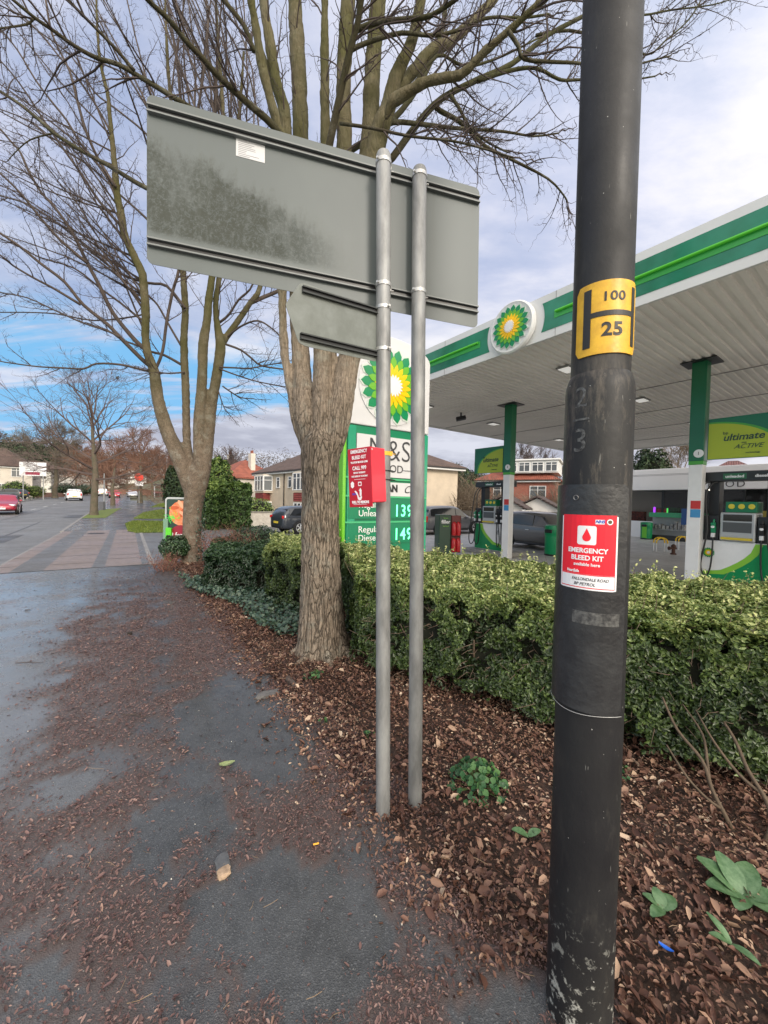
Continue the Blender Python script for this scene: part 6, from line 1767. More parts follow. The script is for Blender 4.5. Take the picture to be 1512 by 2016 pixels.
# soffit of ribbed sheets running away from the road
mb = MB(); s = CS0 + .06; pitch = .17; prof = [(0, 0), (.03, 0), (.045, .035), (.105, .035), (.12, 0), (pitch, 0)]
pts = []
while s < CS1 - .1:
    for a, z in prof[:-1]: pts.append((min(s + a, CS1 - .05), CZ + .06 + z))
    s += pitch
pts.append((CS1 - .05, CZ + .06))
tt = [CT0 + .06] + list(np.arange(8.8, CT1 - .5, 3.0)) + [CT1 - .06]
for t in tt:
    for s_, z in pts: mb.v.append(tuple(cl(s_, t, z)))
n = len(pts)
for j in range(len(tt) - 1):
    for i in range(n - 1): mb.f.append((j * n + i, j * n + i + 1, (j + 1) * n + i + 1, (j + 1) * n + i))
SOF = mat('soffit_sheet', (.80, .775, .73), .55, var=.12, vscale=.6, detail=4)
so_ = obj('soffit', mb, SOF, CN)
for t in np.arange(11.8, CT1 - 1, 3.0): cbox('soffit_joint', CS0 + .1, CS1 - .1, t, t + .03, CZ + .045, CZ + .061, mat('joint_grey', (.25, .24, .23), .6), so_)
cbox('roof', CS0 + .02, CS1 - .02, CT0 + .03, CT1 - .03, CZ + .11, CZ + .80, mat('roof_sheet', (.4, .4, .4), .6))
def fascia(s0, s1, t, front=True):
    cbox('fascia_panel', s0, s1, t - .03, t + .02, CZ, CZ + .155, CWH); cbox('fascia_panel', s0, s1, t - .03, t + .02, CZ + .155 + .0, CZ + .84, CWH)
    for k in np.arange(s0 + 1.9, s1, 2.9): cbox('panel_joint', k, k + .012, t - .034, t - .0305, CZ + .002, CZ + .838, mat('joint_line', (.3, .3, .3), .6))
fascia(CS0, CS1, CT0)
cbox('end_fascia', CS1 - .03, CS1 + .02, CT0 + .02, CT1, CZ, CZ + .84, CWH); cbox('end_fascia', CS0, CS0 + .03, CT0 + .02, CT1, CZ, CZ + .84, CWH)
cbox('back_fascia', CS0 + .03, CS1 - .03, CT1 - .02, CT1 + .03, CZ, CZ + .84, CWH)
# disc position along the fascia
r_ = ray(1006, 657); Yd = CT0 / (NN.x * r_.x + NN.y); pd = CAM + r_ * Yd; sd_, _t = to_st(pd.x, pd.y)
zc = CZ + .44
def band(s0, s1):
    """green glass strip with a concave end beside the disc"""
    z0, z1 = CZ + .15, CZ + .70; pts = []
    def edge(side, zs):
        o = []
        for z in zs:
            d = math.sqrt(max(0, .68 ** 2 - (z - zc) ** 2)); o.append((sd_ + side * d, z))
        return o
    zs = np.linspace(z0, z1, 9)
    if s0 == 'disc': P = [(s1, z0), (s1, z1)] + edge(1, zs[::-1])
    elif s1 == 'disc': P = edge(-1, zs) + [(s0, z1), (s0, z0)]
    mb = MB(); n = len(P)
    mb.v = [tuple(cl(s, CT0 - .031, z)) for s, z in P] + [tuple(cl(s, CT0 - .036, z)) for s, z in P]
    mb.f = [tuple(range(n)), tuple(range(n, 2 * n))[::-1]] + [(i, n + i, n + (i + 1) % n, (i + 1) % n) for i in range(n)]
    obj('green_band', mb, CGL, CN)
band('disc', CS1 - .1); band(CS0 + .1, 'disc')
NEON = mat('green_light_tube', (.08, .42, .03), .3, emit=(.08, .75, .03), estr=.10)
for a, b in ((sd_ + .92, CS1 - .3), (CS0 + .3, sd_ - .92)):
    mb = MB().tube([cl(a, CT0 - .075, CZ + .44), cl(b, CT0 - .075, CZ + .44)], .022, 12); obj('light_tube', mb, NEON, CN, smooth='auto')
    cbox('tube_backing', a - .04, b + .04, CT0 - .044, CT0 - .037, CZ + .33, CZ + .47, mat('tube_backing', (.04, .36, .06), .3))
ct = cl(sd_, CT0 - .036, zc)
mb = MB(); rim = [(.50, 0), (.52, .02), (.52, .10), (.49, .125), (.46, .115), (0.001, .115)]
mb.lathe(rim, 48, ct, False, Vector((0, 1, 0)).to_track_quat('Z', 'Y').to_matrix()); dsc = obj('emblem_disc', mb, CWH, CN, smooth='auto')
sunburst(dsc, lambda u, v, w=0.0: Vector((ct.x - u, ct.y + .118 + w, ct.z + v)), .425, .05)
# columns
CG = mat('column_green', (.003, .125, .05), .3, var=.15, vscale=1)
FLG = mat('flag_green', (.004, .14, .07), .4); FLL = mat('flag_lime', (.36, .44, .02), .4); FLM = mat('flag_leaf_green', (.06, .32, .04), .4)
def flag(s0, s1, dirn, zb_, zt_, prt):
    """green advertising flag fixed to a column; dirn -1 = towards the viewer"""
    t = 10.6
    a, b = cl(s0, t - .03, zb_), cl(s1, t + .03, zt_)
    fl = obj('flag_sign', MB().bx(a.x, b.x, a.y, b.y, a.z, b.z), FLG, prt, bevel=.004)
    w = abs(s1 - s0); h = zt_ - zb_
    def f(u, v, ww=0.0): return cl(s0 + (s1 - s0) * u, t - .0315 - ww, zb_ + v * h)   # u from the column outwards
    arc_ = [(0.01, 0.01), (.86, .01)] + [(.86 * math.cos(R(k)), .02 + .86 * math.sin(R(k))) for k in range(6, 90, 7)] + [(.01, .88)]
    arc2 = [(0.008, 0.008), (.91, .008)] + [(.91 * math.cos(R(k)), .02 + .90 * math.sin(R(k))) for k in range(6, 90, 7)] + [(.008, .92)]
    flat_on(f, arc2, FLM, 'leaf_edge', fl, .001, 6); flat_on(f, arc_, FLL, 'lime_field', fl, .003, 6)
    # lettering reads left to right in the photograph: +x of the picture is -s
    cs = s0 + (s1 - s0) * .42
    g = lambda zz, dx=0.0: (lambda u, v, w_=0.0: cl(cs - u - dx, t - .036 - w_, zz + v))
    text('ultimate', .20, FLD, g(zb_ + h * .50), fl, ext=.003, offset=.003, shear=.2, sx=.98)
    text('bp', .09, FLD, g(zb_ + h * .62, -.28), fl, ext=.003)
    text('with', .05, FLD, g(zb_ + h * .36, .02), fl, ext=.003)
    text('ACTIVE', .13, FLD, g(zb_ + h * .27, .08), fl, ext=.003, shear=.4)
    text('technology', .05, FLD, g(zb_ + h * .12, .16), fl, ext=.003)
FLD = mat('flag_text', (.015, .05, .03), .4)
def column(s, num):
    t = 10.6; w = .125
    c = cbox('column', s - w, s + w, t - w, t + w, -.12, 2.62, WHITE, CN, bevel=.012)
    cbox('green_shaft', s - w - .012, s + w + .012, t - w - .012, t + w + .012, 2.70, CZ + .05, CG, c, bevel=.01)
    cbox('leaf_green_band', s - w - .006, s + w + .006, t - w - .006, t + w + .006, 2.62, 2.70, FLM, c)
    cbox('head_plate', s - .32, s + .32, t - .28, t + .28, CZ + .035, CZ + .058, BLACK, c)
    # number roundel on the side facing the road and us
    for sgn in (-1,):
        cc = cl(s - .05, t - w - .014, 2.86); mb = MB().lathe([(.09, 0), (.09, .015), (.001, .018)], 20, cc, False, Vector((0, 1, 0)).to_track_quat('Z', 'Y').to_matrix())
        q = obj('number_roundel', mb, WHITE, c); 
        text(num, .10, BLK, lambda u, v, w_=0.0: Vector((cc.x - u, cc.y + .019 + w_, cc.z + v)), q, ext=.002)
    # coloured notice
    for k, m in enumerate(('notice_red', 'notice_blue')):
        a = cl(s + .06, t - w - .002, 1.45 + (.19 if k == 0 else 0)); b = cl(s - .12, t - w - .006, 1.45 + (.19 if k == 0 else 0) + .18)
        obj('notice', MB().bx(a.x, b.x, a.y, b.y, a.z, b.z), mat(m, (.5, .03, .03) if k == 0 else (.05, .25, .5), .5), c)
    return c
c2 = column(3.3, '1'); flag(3.3 - .17, 3.3 - 1.55, -1, 2.72, 3.60, c2)
c1 = column(8.25, '3')
flag(8.3 + .17, 8.3 + 1.38, 1, 2.72, 3.60, c1)
# soffit lights and camera
LAMPM = mat('lamp_lens', (.75, .75, .73), .3, emit=(1, .97, .9), estr=.35)
for px_, py_ in ((1115, 729), (848, 803), (985, 835), (1120, 865), (1273, 786), (1390, 830)):
    r_ = ray(px_, py_); Y = (CZ + .05 - 1.65) / r_.z; P = CAM + r_ * Y; s_, t_ = to_st(P.x, P.y)
    li = cbox('ceiling_light', s_ - .16, s_ + .16, t_ - .24, t_ + .24, CZ + .02, CZ + .058, mat('lamp_frame', (.2, .2, .2), .5), CN)
    cbox('lens', s_ - .13, s_ + .13, t_ - .20, t_ + .20, CZ + .008, CZ + .0195, LAMPM, li)
r_ = ray(918, 826); Y = (CZ - .15 - 1.65) / r_.z; P = CAM + r_ * Y; s_, t_ = to_st(P.x, P.y); c = cl(s_, t_, CZ - .15)
mb = MB().tube([c + Vector((0, 0, .2)), c + Vector((0, 0, .03))], .03, 8); mb.box(c, (.34, .12, .12), Matrix.Rotation(R(20), 3, 'Y') @ Matrix.Rotation(R(50), 3, 'Z')); obj('security_camera', mb, BLACK, CN)

# ================================================================== fuel pumps
def wpump(s, t, label, num, nozz):
    p = st(s, t); z0 = -.12
    T = thing('fuel_pump', label, 'fuel pump', (p.x, p.y, z0), math.atan2(-D.y, -D.x), group='fuel pumps under the canopy')
    # local x = -s (towards the right of the picture), local y = +t (away); face towards -y
    hw, hd = .66, .24
    obj('island', MB().bx(-1.0, 1.0, -.55, .55, 0, .14), mat('island_concrete', (.30, .29, .28), .8, var=.25), T, bevel=.03)
    cab = obj('cabinet', MB().bx(-hw, hw, -hd, hd, .14, 1.08), WHITE, T, bevel=.02)
    f = lambda u, v, w=0.0: Vector((u, -hd - .002 - w, v))
    cur = [(hw - .01, .16), (hw - .01, 1.06), (.30, 1.06)] + [(.30 - .55 * k, 1.06 - .62 * k ** .55) for k in (.12, .3, .5, .7, .88, 1.0)] + [(-hw + .01, .36), (-hw + .01, .16)]
    cur2 = [(hw - .012, .16), (hw - .012, 1.055), (.42, 1.055)] + [(.42 - .60 * k, 1.055 - .70 * k ** .55) for k in (.12, .3, .5, .7, .88, 1.0)] + [(-hw + .012, .30), (-hw + .012, .16)]
    if num == '6':
        cur = [(-x, y) for x, y in cur]; cur2 = [(-x, y) for x, y in cur2]
    flat_on(f, cur, mat('leaf_green_stripe', (.22, .50, .04), .35), 'leaf_stripe', cab, .001, 8)
    flat_on(f, cur2, mat('pump_green', (.0, .23, .07), .3), 'green_swoosh', cab, .003, 8)
    if num == '6': text('6', .26, GREY, lambda u, v, w=0.0: f(u + .42, v + .80, w + .004), cab, ext=.003)
    else: sunburst(cab, lambda u, v, w=0.0: Vector((u - .46, -hd - .008 - w, v + .80)), .11, .01)
    obj('nozzle_bay', MB().bx(-hw + .02, -.30, -hd - .02, hd, 1.085, 1.62).bx(.32, hw - .02, -hd - .02, hd, 1.085, 1.62), BLACK, T, bevel=.01)
    head = obj('display_head', MB().bx(-.28, .30, -hd - .05, hd - .02, 1.085, 1.70), mat('pump_silver', (.42, .43, .44), .35, metal=.3), T, bevel=.03)
    obj('screen', MB().bx(-.22, .24, -hd - .06, -hd - .052, 1.52, 1.66), GLASSD, head)
    obj('card_reader', MB().bx(-.22, .24, -hd - .062, -hd - .052, 1.28, 1.49), mat('reader_grey', (.07, .075, .08), .4), head)
    obj('tray', MB().bx(-.24, .26, -hd - .11, -hd - .052, 1.12, 1.17), mat('tray_yellow', (.55, .42, .03), .5), head)
    obj('price_topper', MB().bx(-.20, .30, -hd - .02, hd - .06, 1.705, 1.93), GREEN, T, bevel=.01)
    for k in range(3):
        mb = MB().lathe([(.055, 0), (.05, .008), (.001, .009)], 14, Vector((-.10 + k * .16, -hd - .022, 1.83)), False, Vector((0, -1, 0)).to_track_quat('Z', 'Y').to_matrix())
        obj('topper_roundel', mb, mat('roundel_yellow', (.6, .5, .04), .4), T)
    for x in (-.44, .50):
        obj('mast', MB().bx(x - .09, x + .09, -.10, .16, 1.60, 2.43), BLACK, T, bevel=.01)
    hdr = obj('header', MB().bx(-.74, .80, -.18, .20, 2.38, 2.58), mat('header_black', (.02, .022, .024), .4), T, bevel=.012)
    for a, b, tx, m in ((-.28, .10, 'unleaded', mat('unleaded_plate', (.015, .12, .05), .4)), (.14, .52, 'diesel', mat('diesel_plate', (.01, .012, .012), .4))):
        pl_ = obj('name_plate', MB().bx(a, b, -.186, -.1815, 2.42, 2.54), m, hdr)
        text(tx, .085, PW, lambda u, v, w=0.0, c=(a + b) / 2: Vector((c + u, -.188 - w, 2.475 + v)), pl_, ext=.002, offset=.002)
    # hoses with nozzles
    xs = [-.60, -.38, .40, .60]
    cols = [mat('nozzle_green', (.01, .22, .10), .4), mat('nozzle_green', (.01, .22, .10), .4), BLACK, BLACK]
    for k, x in enumerate(xs):
        nz_ = obj('nozzle', MB().box((x, -hd - .06, 1.36), (.075, .09, .22), Matrix.Rotation(R(12), 3, 'X')).tube([(x, -hd - .06, 1.46), (x, -hd - .03, 1.54)], .02, 8), cols[k], T, bevel=.012)
        mb = MB().lathe([(.035, 0), (.03, .006), (.001, .007)], 12, Vector((x, -hd - .108, 1.38)), False, Vector((0, -1, 0)).to_track_quat('Z', 'Y').to_matrix()); obj('nozzle_badge', mb, WHITE, nz_)
        obj('grip_collar', MB().bx(x - .03, x + .03, -hd - .10, -hd - .03, 1.15, 1.24), WHITE, nz_)
        sgn = -1 if k < 2 else 1; top = Vector((-.44 + .13 * (k - .5) if k < 2 else .50 + .13 * (k - 2.5), -.16, 2.36))
        out = .10 + .05 * (k in (0, 3))
        pts = [Vector((x, -hd - .07, 1.16)), Vector((x, -hd - .08, .80)), Vector((x + sgn * .03, -hd - .09, .42)), Vector((x + sgn * (out), -hd - .12, .30)), Vector((x + sgn * (out + .08), -hd - .13, .55)),
               Vector((x + sgn * out * .9, -hd - .12, 1.3)), Vector((top.x + sgn * .16, -hd - .06, 2.05)), Vector((top.x + sgn * .08, -.22, 2.32)), top]
        ln = smooth_line([(p.x, p.y, p.z, .016) for p in pts], 5)
        obj('hose', MB().tube([q[:3] for q in ln], .0165, 8), BLACK, T, smooth=True)
    return T
wpump(2.62, 11.0, 'fuel pump with white and green cabinet right of the right-hand column', '2', 4)
wpump(9.3, 10.95, 'fuel pump numbered 6 beside the left-hand column', '6', 4)

# ================================================================== shop
sh = st(4.0, 25.5)
SH = thing('shop', 'long low white filling station shop with dark glass front behind the right pumps', 'shop', (sh.x, sh.y, -.12), math.atan2(-D.y, -D.x))
# local x = -s, local y = +t
x0, x1 = -9.0, 16.0
def sbx(name, a, b, c, d, e, f_, m, parent=SH, **k): return obj(name, MB().bx(a, b, c, d, e, f_), m, parent, **k)
SHW = mat('shop_white', (.80, .80, .81), .45, var=.05, vscale=.7)
fa = sbx('fascia', x0, x1, -.25, .15, 2.78, 3.98, SHW, bevel=.02)
for zz in (3.60, 3.66): sbx('fascia_groove', x0 + .01, x1, -.254, -.2505, zz, zz + .02, mat('groove', (.3, .3, .31), .6), fa)
sbx('roof', x0 + .1, x1, .16, 9.0, 3.2, 3.8, mat('flat_roof', (.2, .2, .2), .8)); sbx('end_wall', x0, x0 + .2, .16, 9, 0, 3.2, SHW); sbx('back_wall', x0 + .2, x1, 8.8, 9, 0, 3.2, mat('shop_inner', (.10, .10, .11), .7))
sbx('floor', x0 + .2, x1, .16, 8.8, 0, .05, mat('shop_floor', (.15, .14, .13), .3))
sbx('ceiling', x0 + .2, x1, .16, 8.8, 2.95, 3.1, mat('shop_ceiling', (.12, .12, .12), .7))
sbx('lower_wall', x0, -.2, .0, .15, 0, .95, SHW); sbx('lower_wall', -.2, x1, .0, .15, 0, .95, SHW)
SGL = bpy.data.materials.new('shop_glass'); SGL.use_nodes = True
_b = SGL.node_tree.nodes['Principled BSDF']; _b.inputs['Base Color'].default_value = (.02, .022, .025, 1); _b.inputs['Roughness'].default_value = .04; _b.inputs['Alpha'].default_value = .22
POSTER_C = [(.65, .62, .55), (.5, .05, .06), (.06, .3, .12), (.7, .55, .1), (.08, .12, .35)]
for i in range(11):
    xx = x0 + 1.1 + i * 2.1; sbx('window_poster', xx, xx + .5, .063, .068, 1.02, 1.02 + .5 + .2 * (i % 2), mat('window_poster_%s' % 'abcde'[i % 5], POSTER_C[i % 5], .5))
k = x0
while k < x1 - .1:
    e = min(k + 1.75, x1); sbx('window', k + .04, e - .04, .05, .062, .96, 2.77, SGL); sbx('mullion', e - .05, e + .05, .02, .10, .955, 2.775, BLACK); k += 1.75
random.seed(9)
cols = [(.3, .05, .03), (.05, .2, .08), (.4, .35, .25), (.05, .08, .2), (.35, .2, .03), (.25, .25, .25)]
for i in range(16):
    xx = x0 + .8 + i * 1.5; c = cols[i % 6]
    sbx('shelf_unit', xx, xx + 1.1, 1.6 + (i % 3) * .8, 2.0 + (i % 3) * .8, .05, 1.5 + .3 * (i % 2), mat('goods_%d' % (i % 6), tuple(q * 1.3 for q in c), .6, col2=tuple(q * .15 for q in c), vscale=11))
ILM = mat('interior_light', (.8, .8, .8), .4, emit=(1, .88, .7), estr=7.0)
for i in range(14): sbx('interior_light', x0 + 1 + i * 1.7, x0 + 1.5 + i * 1.7, 1.2 + (i % 3) * 1.4, 1.32 + (i % 3) * 1.4, 2.90, 2.945, ILM)
sbx('purple_light', -7.0 + .9, -7.0 + 1.0, .4, .44, .96, 1.8, mat('purple_light', (.5, .1, .9), .4, emit=(.45, .05, 1), estr=1.8)); sbx('green_light', -5.42, -5.36, .4, .44, .96, 1.75, mat('green_light', (.1, .8, .2), .4, emit=(.1, .9, .15), estr=1.2))
text('FOOD', .46, BLK, lambda u, v, w=0.0: Vector((-2.65 + u, -.256 - w, 3.03 + v)), SH, ext=.01, offset=-.004, space=1.25)
# display stands in front of the shop
def shoploc(px, Y): return loc_at(px, Y)
def sthing(name, label, cat, px, Y, rz=None): 
    l = loc_at(px, Y); l.z = -.12
    return thing(name, label, cat, l, math.atan2(-D.y, -D.x) if rz is None else rz)
dsp = sthing('display_stand', 'low grey merchandise stand with green header and blue sign in front of the shop', 'display stand', 1322, 21.0)
obj('base', MB().bx(-.95, .95, -.3, .35, 0, .25), mat('dark_base', (.03, .03, .03), .5), dsp); obj('shelf', MB().bx(-.9, .9, -.25, .3, .55, .60).bx(-.9, .9, .1, .3, .25, 1.25), mat('stand_grey', (.35, .36, .37), .5), dsp)
obj('header', MB().bx(-.95, .55, -.28, .34, 1.25, 1.5), mat('header_green', (.06, .35, .17), .4), dsp); obj('blue_sign', MB().bx(.6, 1.05, -.36, -.30, .9, 1.75), mat('sign_blue', (.03, .09, .28), .4), dsp)
random.seed(4); mb = MB()
for i in range(9): mb.bx(-.85 + i * .18, -.72 + i * .18, -.2, .05, .61, .61 + random.uniform(.15, .45))
obj('goods', mb, mat('pale_goods', (.5, .48, .45), .6, col2=(.12, .12, .14), vscale=7), dsp)
def bin_(px, Y, label, h=1.05, r=.29, panel=None):
    l = loc_at(px, Y); l.z = -.12
    b = thing('litter_bin', label, 'bin', l, math.atan2(-D.y, -D.x) , group='green litter bins on the forecourt')
    obj('bin_body', MB().lathe([(r * .93, 0), (r * .97, .05), (r, h * .62), (r, h * .66), (r * 1.03, h * .68), (r * 1.03, h * .94), (r, h * .98), (r * .8, h), (.01, h)], 28), mat('bin_green', (.0, .25, .09), .35), b, smooth='auto')
    obj('opening', MB().box((0, -r * 1.0, h * .80), (.26, .07, .13)), BLACK, b, bevel=.02)
    obj('base_band', MB().lathe([(r * .95, 0), (r * .98, 0), (r * .98, .06), (r * .95, .06)], 28), BLACK, b)
    if panel: obj('lime_panel', MB().box((.02, -r - .01, h * .45), (.22, .02, h * .7)), LGREEN, b)
    return b
bin_(1091, 13.6, 'green round litter bin just left of the lamp post beside the grey hatchback', 1.08, .27)
bin_(1275, 21.4, 'green litter bin with lime panel against the white shop wall', .95, .28, True)
def hoop(px, Y, label):
    l = loc_at(px, Y); l.z = -.12; T = thing('hoop_barrier', label, 'hoop barrier', l, R(-10), group='hoop barriers on the forecourt')
    for k in (0, .22):
        for x_ in (-.2, .2): obj('leg', MB().tube([(x_, k, 0), (x_, k, .34)], .024, 10), WHITE, T, smooth='auto')
        ln = [(-.2, k, .34)] + [(-.2 * math.cos(R(a_)), k, .40 + .16 * math.sin(R(a_))) for a_ in range(0, 181, 20)] + [(.2, k, .34)]
        obj('yellow_arch', MB().tube(ln, .025, 10), YELLOW, T, smooth=True)
hoop(1307, 15.4, 'yellow topped white hoop barrier on the forecourt left of the right-hand column'); hoop(1350, 16.3, 'yellow hoop barrier half hidden behind the right-hand column')
l = loc_at(1330, 14.6); l.z = -.12; hy = thing('standpipe', 'small brown rusty standpipe beside the yellow hoop barrier', 'standpipe', l)
RST = mat('rusty_brown', (.10, .04, .025), .7, var=.4, vscale=20)
obj('pipe', MB().lathe([(.10, 0), (.10, .04), (.06, .06), (.06, .26), (.08, .28), (.08, .34), (.05, .38), (.01, .40)], 16), RST, hy, smooth='auto'); obj('valve', MB().tube([(-.17, -.02, .24), (.1, 0, .24)], .04, 10).lathe([(.07, 0), (.07, .04)], 14, (-.2, -.02, .24), True, Matrix.Rotation(R(90), 3, 'Y')), RST, hy, smooth='auto')
# gas bottle cabinet / screenwash filler stand at the left
l = loc_at(878, 13.2); l.z = -.12
gs_ = thing('display_stand', 'small dark stand reading filler sorted with red bottles beside the left pump', 'display stand', l, R(10))
obj('cabinet', MB().bx(-.30, .12, -.25, .25, 0, 1.38), mat('stand_dark_green', (.01, .045, .025), .4), gs_, bevel=.02)
text('Screen', .06, mat('lime_text', (.2, .5, .05), .5), lambda u, v, w=0.0: Vector((-.07 + u, -.257 - w, 1.27 + v)), gs_, ext=.002)
text('filler', .17, PW, lambda u, v, w=0.0: Vector((-.07 + u, -.257 - w, 1.14 + v)), gs_, ext=.002, offset=.003)
text('sorted', .08, mat('lime_text', (.2, .5, .05), .5), lambda u, v, w=0.0: Vector((-.07 + u, -.257 - w, 1.00 + v)), gs_, ext=.002)
obj('rack', MB().bx(.13, .47, -.24, -.20, .1, 1.36).bx(.13, .15, -.24, .2, .1, 1.36).bx(.45, .47, -.24, .2, .1, 1.36).bx(.13, .47, -.24, .2, .62, .66), mat('rack_red_mesh', (.12, .02, .02), .5), gs_)
for i in range(4):
    b = MB().lathe([(.07, 0), (.08, .03), (.08, .38), (.05, .44), (.02, .46)], 14, (.22 + .16 * (i % 2), -.27, .14 + .55 * (i // 2))); obj('bottle', b, mat('bottle_red', (.45, .015, .02), .3), gs_, smooth='auto')
# ================================================================== cars
CARP = {}
def carpaint(nm, c): 
    return mat('paint_' + nm, c, .28, metal=.15, coat=.8, spec=.5)
TYRE = mat('tyre_rubber', (.015, .015, .016), .85); RIM = mat('alloy_rim', (.62, .63, .64), .35, metal=.3)
LRED = mat('tail_light_red', (.55, .012, .012), .2, coat=.5); HLT = mat('headlight_glass', (.62, .66, .70), .1, coat=.6)
PLY = mat('plate_yellow', (.65, .50, .05), .5); PLW = mat('plate_white', (.7, .7, .68), .5)
def car(name, label, loc, rz, paint, L_=4.3, W=1.8, H=1.5, shape='hatch', group=None):
    """x forward, origin on the ground in the middle"""
    T = thing(name, label, 'car', loc, rz, group=group)
    f = L_ / 2
    # stations: x, z_sill, z_belt, z_roof(None = no cabin), halfwidth
    if shape == 'suv':
        S = [(-1, .42, .78, .80, .78), (-.97, .28, 1.00, 1.04, .93), (-.90, .26, 1.05, 1.52, .97), (-.80, .25, 1.04, 1.60, 1.0), (-.45, .25, 1.02, 1.66, 1.0), (-.05, .25, 1.0, 1.66, 1.0),
             (.14, .25, .99, 1.60, 1.0), (.42, .25, 1.00, 1.03, .99), (.62, .25, .99, 1.01, .98), (.85, .26, .90, .93, .94), (.96, .30, .76, .78, .84), (1, .42, .60, .62, .72)]
    elif shape == 'estate':
        S = [(-1, .40, .75, .78, .80), (-.975, .26, .92, .96, .93), (-.86, .24, .96, 1.36, .97), (-.72, .23, .95, 1.43, 1.0), (-.40, .23, .94, 1.46, 1.0), (-.05, .23, .92, 1.46, 1.0),
             (.10, .23, .91, 1.40, 1.0), (.38, .23, .90, .94, .99), (.60, .23, .87, .90, .98), (.85, .24, .78, .80, .94), (.965, .28, .68, .70, .84), (1, .38, .54, .56, .72)]
    elif shape == 'coupe':
        S = [(-1, .40, .72, .75, .78), (-.96, .26, .86, .92, .92), (-.72, .22, .92, 1.12, .97), (-.50, .22, .90, 1.32, 1.0), (-.25, .22, .88, 1.38, 1.0), (.0, .22, .87, 1.38, 1.0),
             (.12, .22, .86, 1.30, 1.0), (.40, .22, .86, .90, .99), (.60, .22, .84, .87, .98), (.84, .23, .74, .77, .94), (.96, .28, .64, .66, .84), (1, .38, .50, .52, .70)]
    else:
        S = [(-1, .42, .78, .80, .80), (-.97, .28, .96, 1.02, .93), (-.84, .24, 1.00, 1.38, .97), (-.68, .23, .98, 1.48, 1.0), (-.38, .23, .96, 1.52, 1.0), (.0, .23, .94, 1.50, 1.0),
             (.16, .23, .93, 1.42, 1.0), (.46, .23, .93, .97, .99), (.64, .23, .90, .93, .98), (.86, .25, .80, .83, .93), (.965, .30, .68, .70, .84), (1, .40, .55, .57, .72)]
    kz = H / max(q[3] for q in S); hw = W / 2
    rings = []
    for x, zs, zb_, zr, w in S:
        cab = zr - zb_ > .12
        ti = .80 if cab else .93
        if x > .85 and not cab: ti = .9
        w_ = w * hw; zs, zb_, zr = zs * kz, zb_ * kz, zr * kz
        half = [(w_ * .82, zs), (w_ * .96, zs + .05), (w_, zs + (zb_ - zs) * .45), (w_ * .985, zb_ - .05), (w_ * .95, zb_), (w_ * (ti + .03), zb_ + (zr - zb_) * .82), (w_ * ti * .90, zr - .005 * kz), (w_ * .45, zr + (.02 if cab else .012))]
        rings.append([(x * f, y, z) for y, z in half] + [(x * f, 0, zr + (.028 if cab else .02))] + [(x * f, -y, z) for y, z in half[::-1]])
    n = len(rings[0]); mb = MB()
    for r_ in rings: mb.v.extend(r_)
    for i in range(len(rings) - 1):
        for j in range(n - 1): mb.f.append((i * n + j, (i + 1) * n + j, (i + 1) * n + j + 1, i * n + j + 1))
        mb.f.append((i * n + n - 1, (i + 1) * n + n - 1, (i + 1) * n, i * n))
    mb.f.append(tuple(range(n))); mb.f.append(tuple(range((len(rings) - 1) * n, len(rings) * n))[::-1])
    body = obj('body', mb, paint, T, smooth=True); sb = body.modifiers.new('s', 'SUBSURF'); sb.levels = 2; sb.render_levels = 2
    # glass: quads from the cabin rings, offset outward
    V = lambda i, j: Vector(rings[i][j])
    def pane(nm, qs, off, inset=.08):
        c = sum(qs, Vector()) / len(qs); nr = (qs[1] - qs[0]).cross(qs[-1] - qs[0]).normalized()
        if nr.dot(c - Vector((0, 0, .9))) < 0: nr = -nr
        P = [c + (q - c) * (1 - inset) + nr * off for q in qs]; m_ = MB(); k = len(P)
        m_.v = [tuple(p) for p in P] + [tuple(p - nr * .05) for p in P]; m_.f = [tuple(range(k)), tuple(range(k, 2 * k))[::-1]] + [(i, k + i, k + (i + 1) % k, (i + 1) % k) for i in range(k)]
        return obj(nm, m_, GLASSD, T, bevel=.006)
    ncab = [i for i, q in enumerate(S) if q[3] - q[2] > .12]; a, b = ncab[0], ncab[-1]
    for sg in (0, 1):
        J = (lambda j: j if sg == 0 else n - 1 - j)
        mid = (a + b) // 2 + 1
        for (i0, i1) in ((a, mid), (mid, b + 1)):
            yo = Vector((0, .022 if V(a, J(4)).y > 0 else -.022, 0)); m_ = MB(); lo, hi = [], []
            for i in range(i0, i1 + 1):
                l_, h_ = V(i, J(4)), V(i, J(5))
                if i == b + 1: l_ = V(b, J(4)).lerp(l_, .72); h_ = V(b, J(5)).lerp(V(i, J(5)), .10)
                if i == i0: l_ = l_ + Vector((.05, 0, 0)); h_ = h_ + Vector((.07 if i0 == a else .05, 0, 0))
                lo.append(l_ + Vector((0, 0, .03)) + yo); hi.append(h_.lerp(l_, .04) + yo)
            k = len(lo); m_.v = [tuple(p) for p in lo + hi] + [tuple(p - yo * 2.2) for p in lo + hi]
            for q in range(k - 1):
                m_.f += [(q, q + 1, k + q + 1, k + q), (2 * k + q, 3 * k + q, 3 * k + q + 1, 2 * k + q + 1), (q, 2 * k + q, 2 * k + q + 1, q + 1), (k + q, k + q + 1, 3 * k + q + 1, 3 * k + q)]
            m_.f += [(0, k, 3 * k, 2 * k), (k - 1, 3 * k - 1, 4 * k - 1, 2 * k - 1)]
            obj('side_window', m_, GLASSD, T)
    pane('windscreen', [V(b, 5).lerp(V(b + 1, 5), .06), V(b + 1, 4).lerp(V(b, 4), .12), V(b + 1, n - 5).lerp(V(b, n - 5), .12), V(b, n - 6).lerp(V(b + 1, n - 6), .06)], .035, .04)
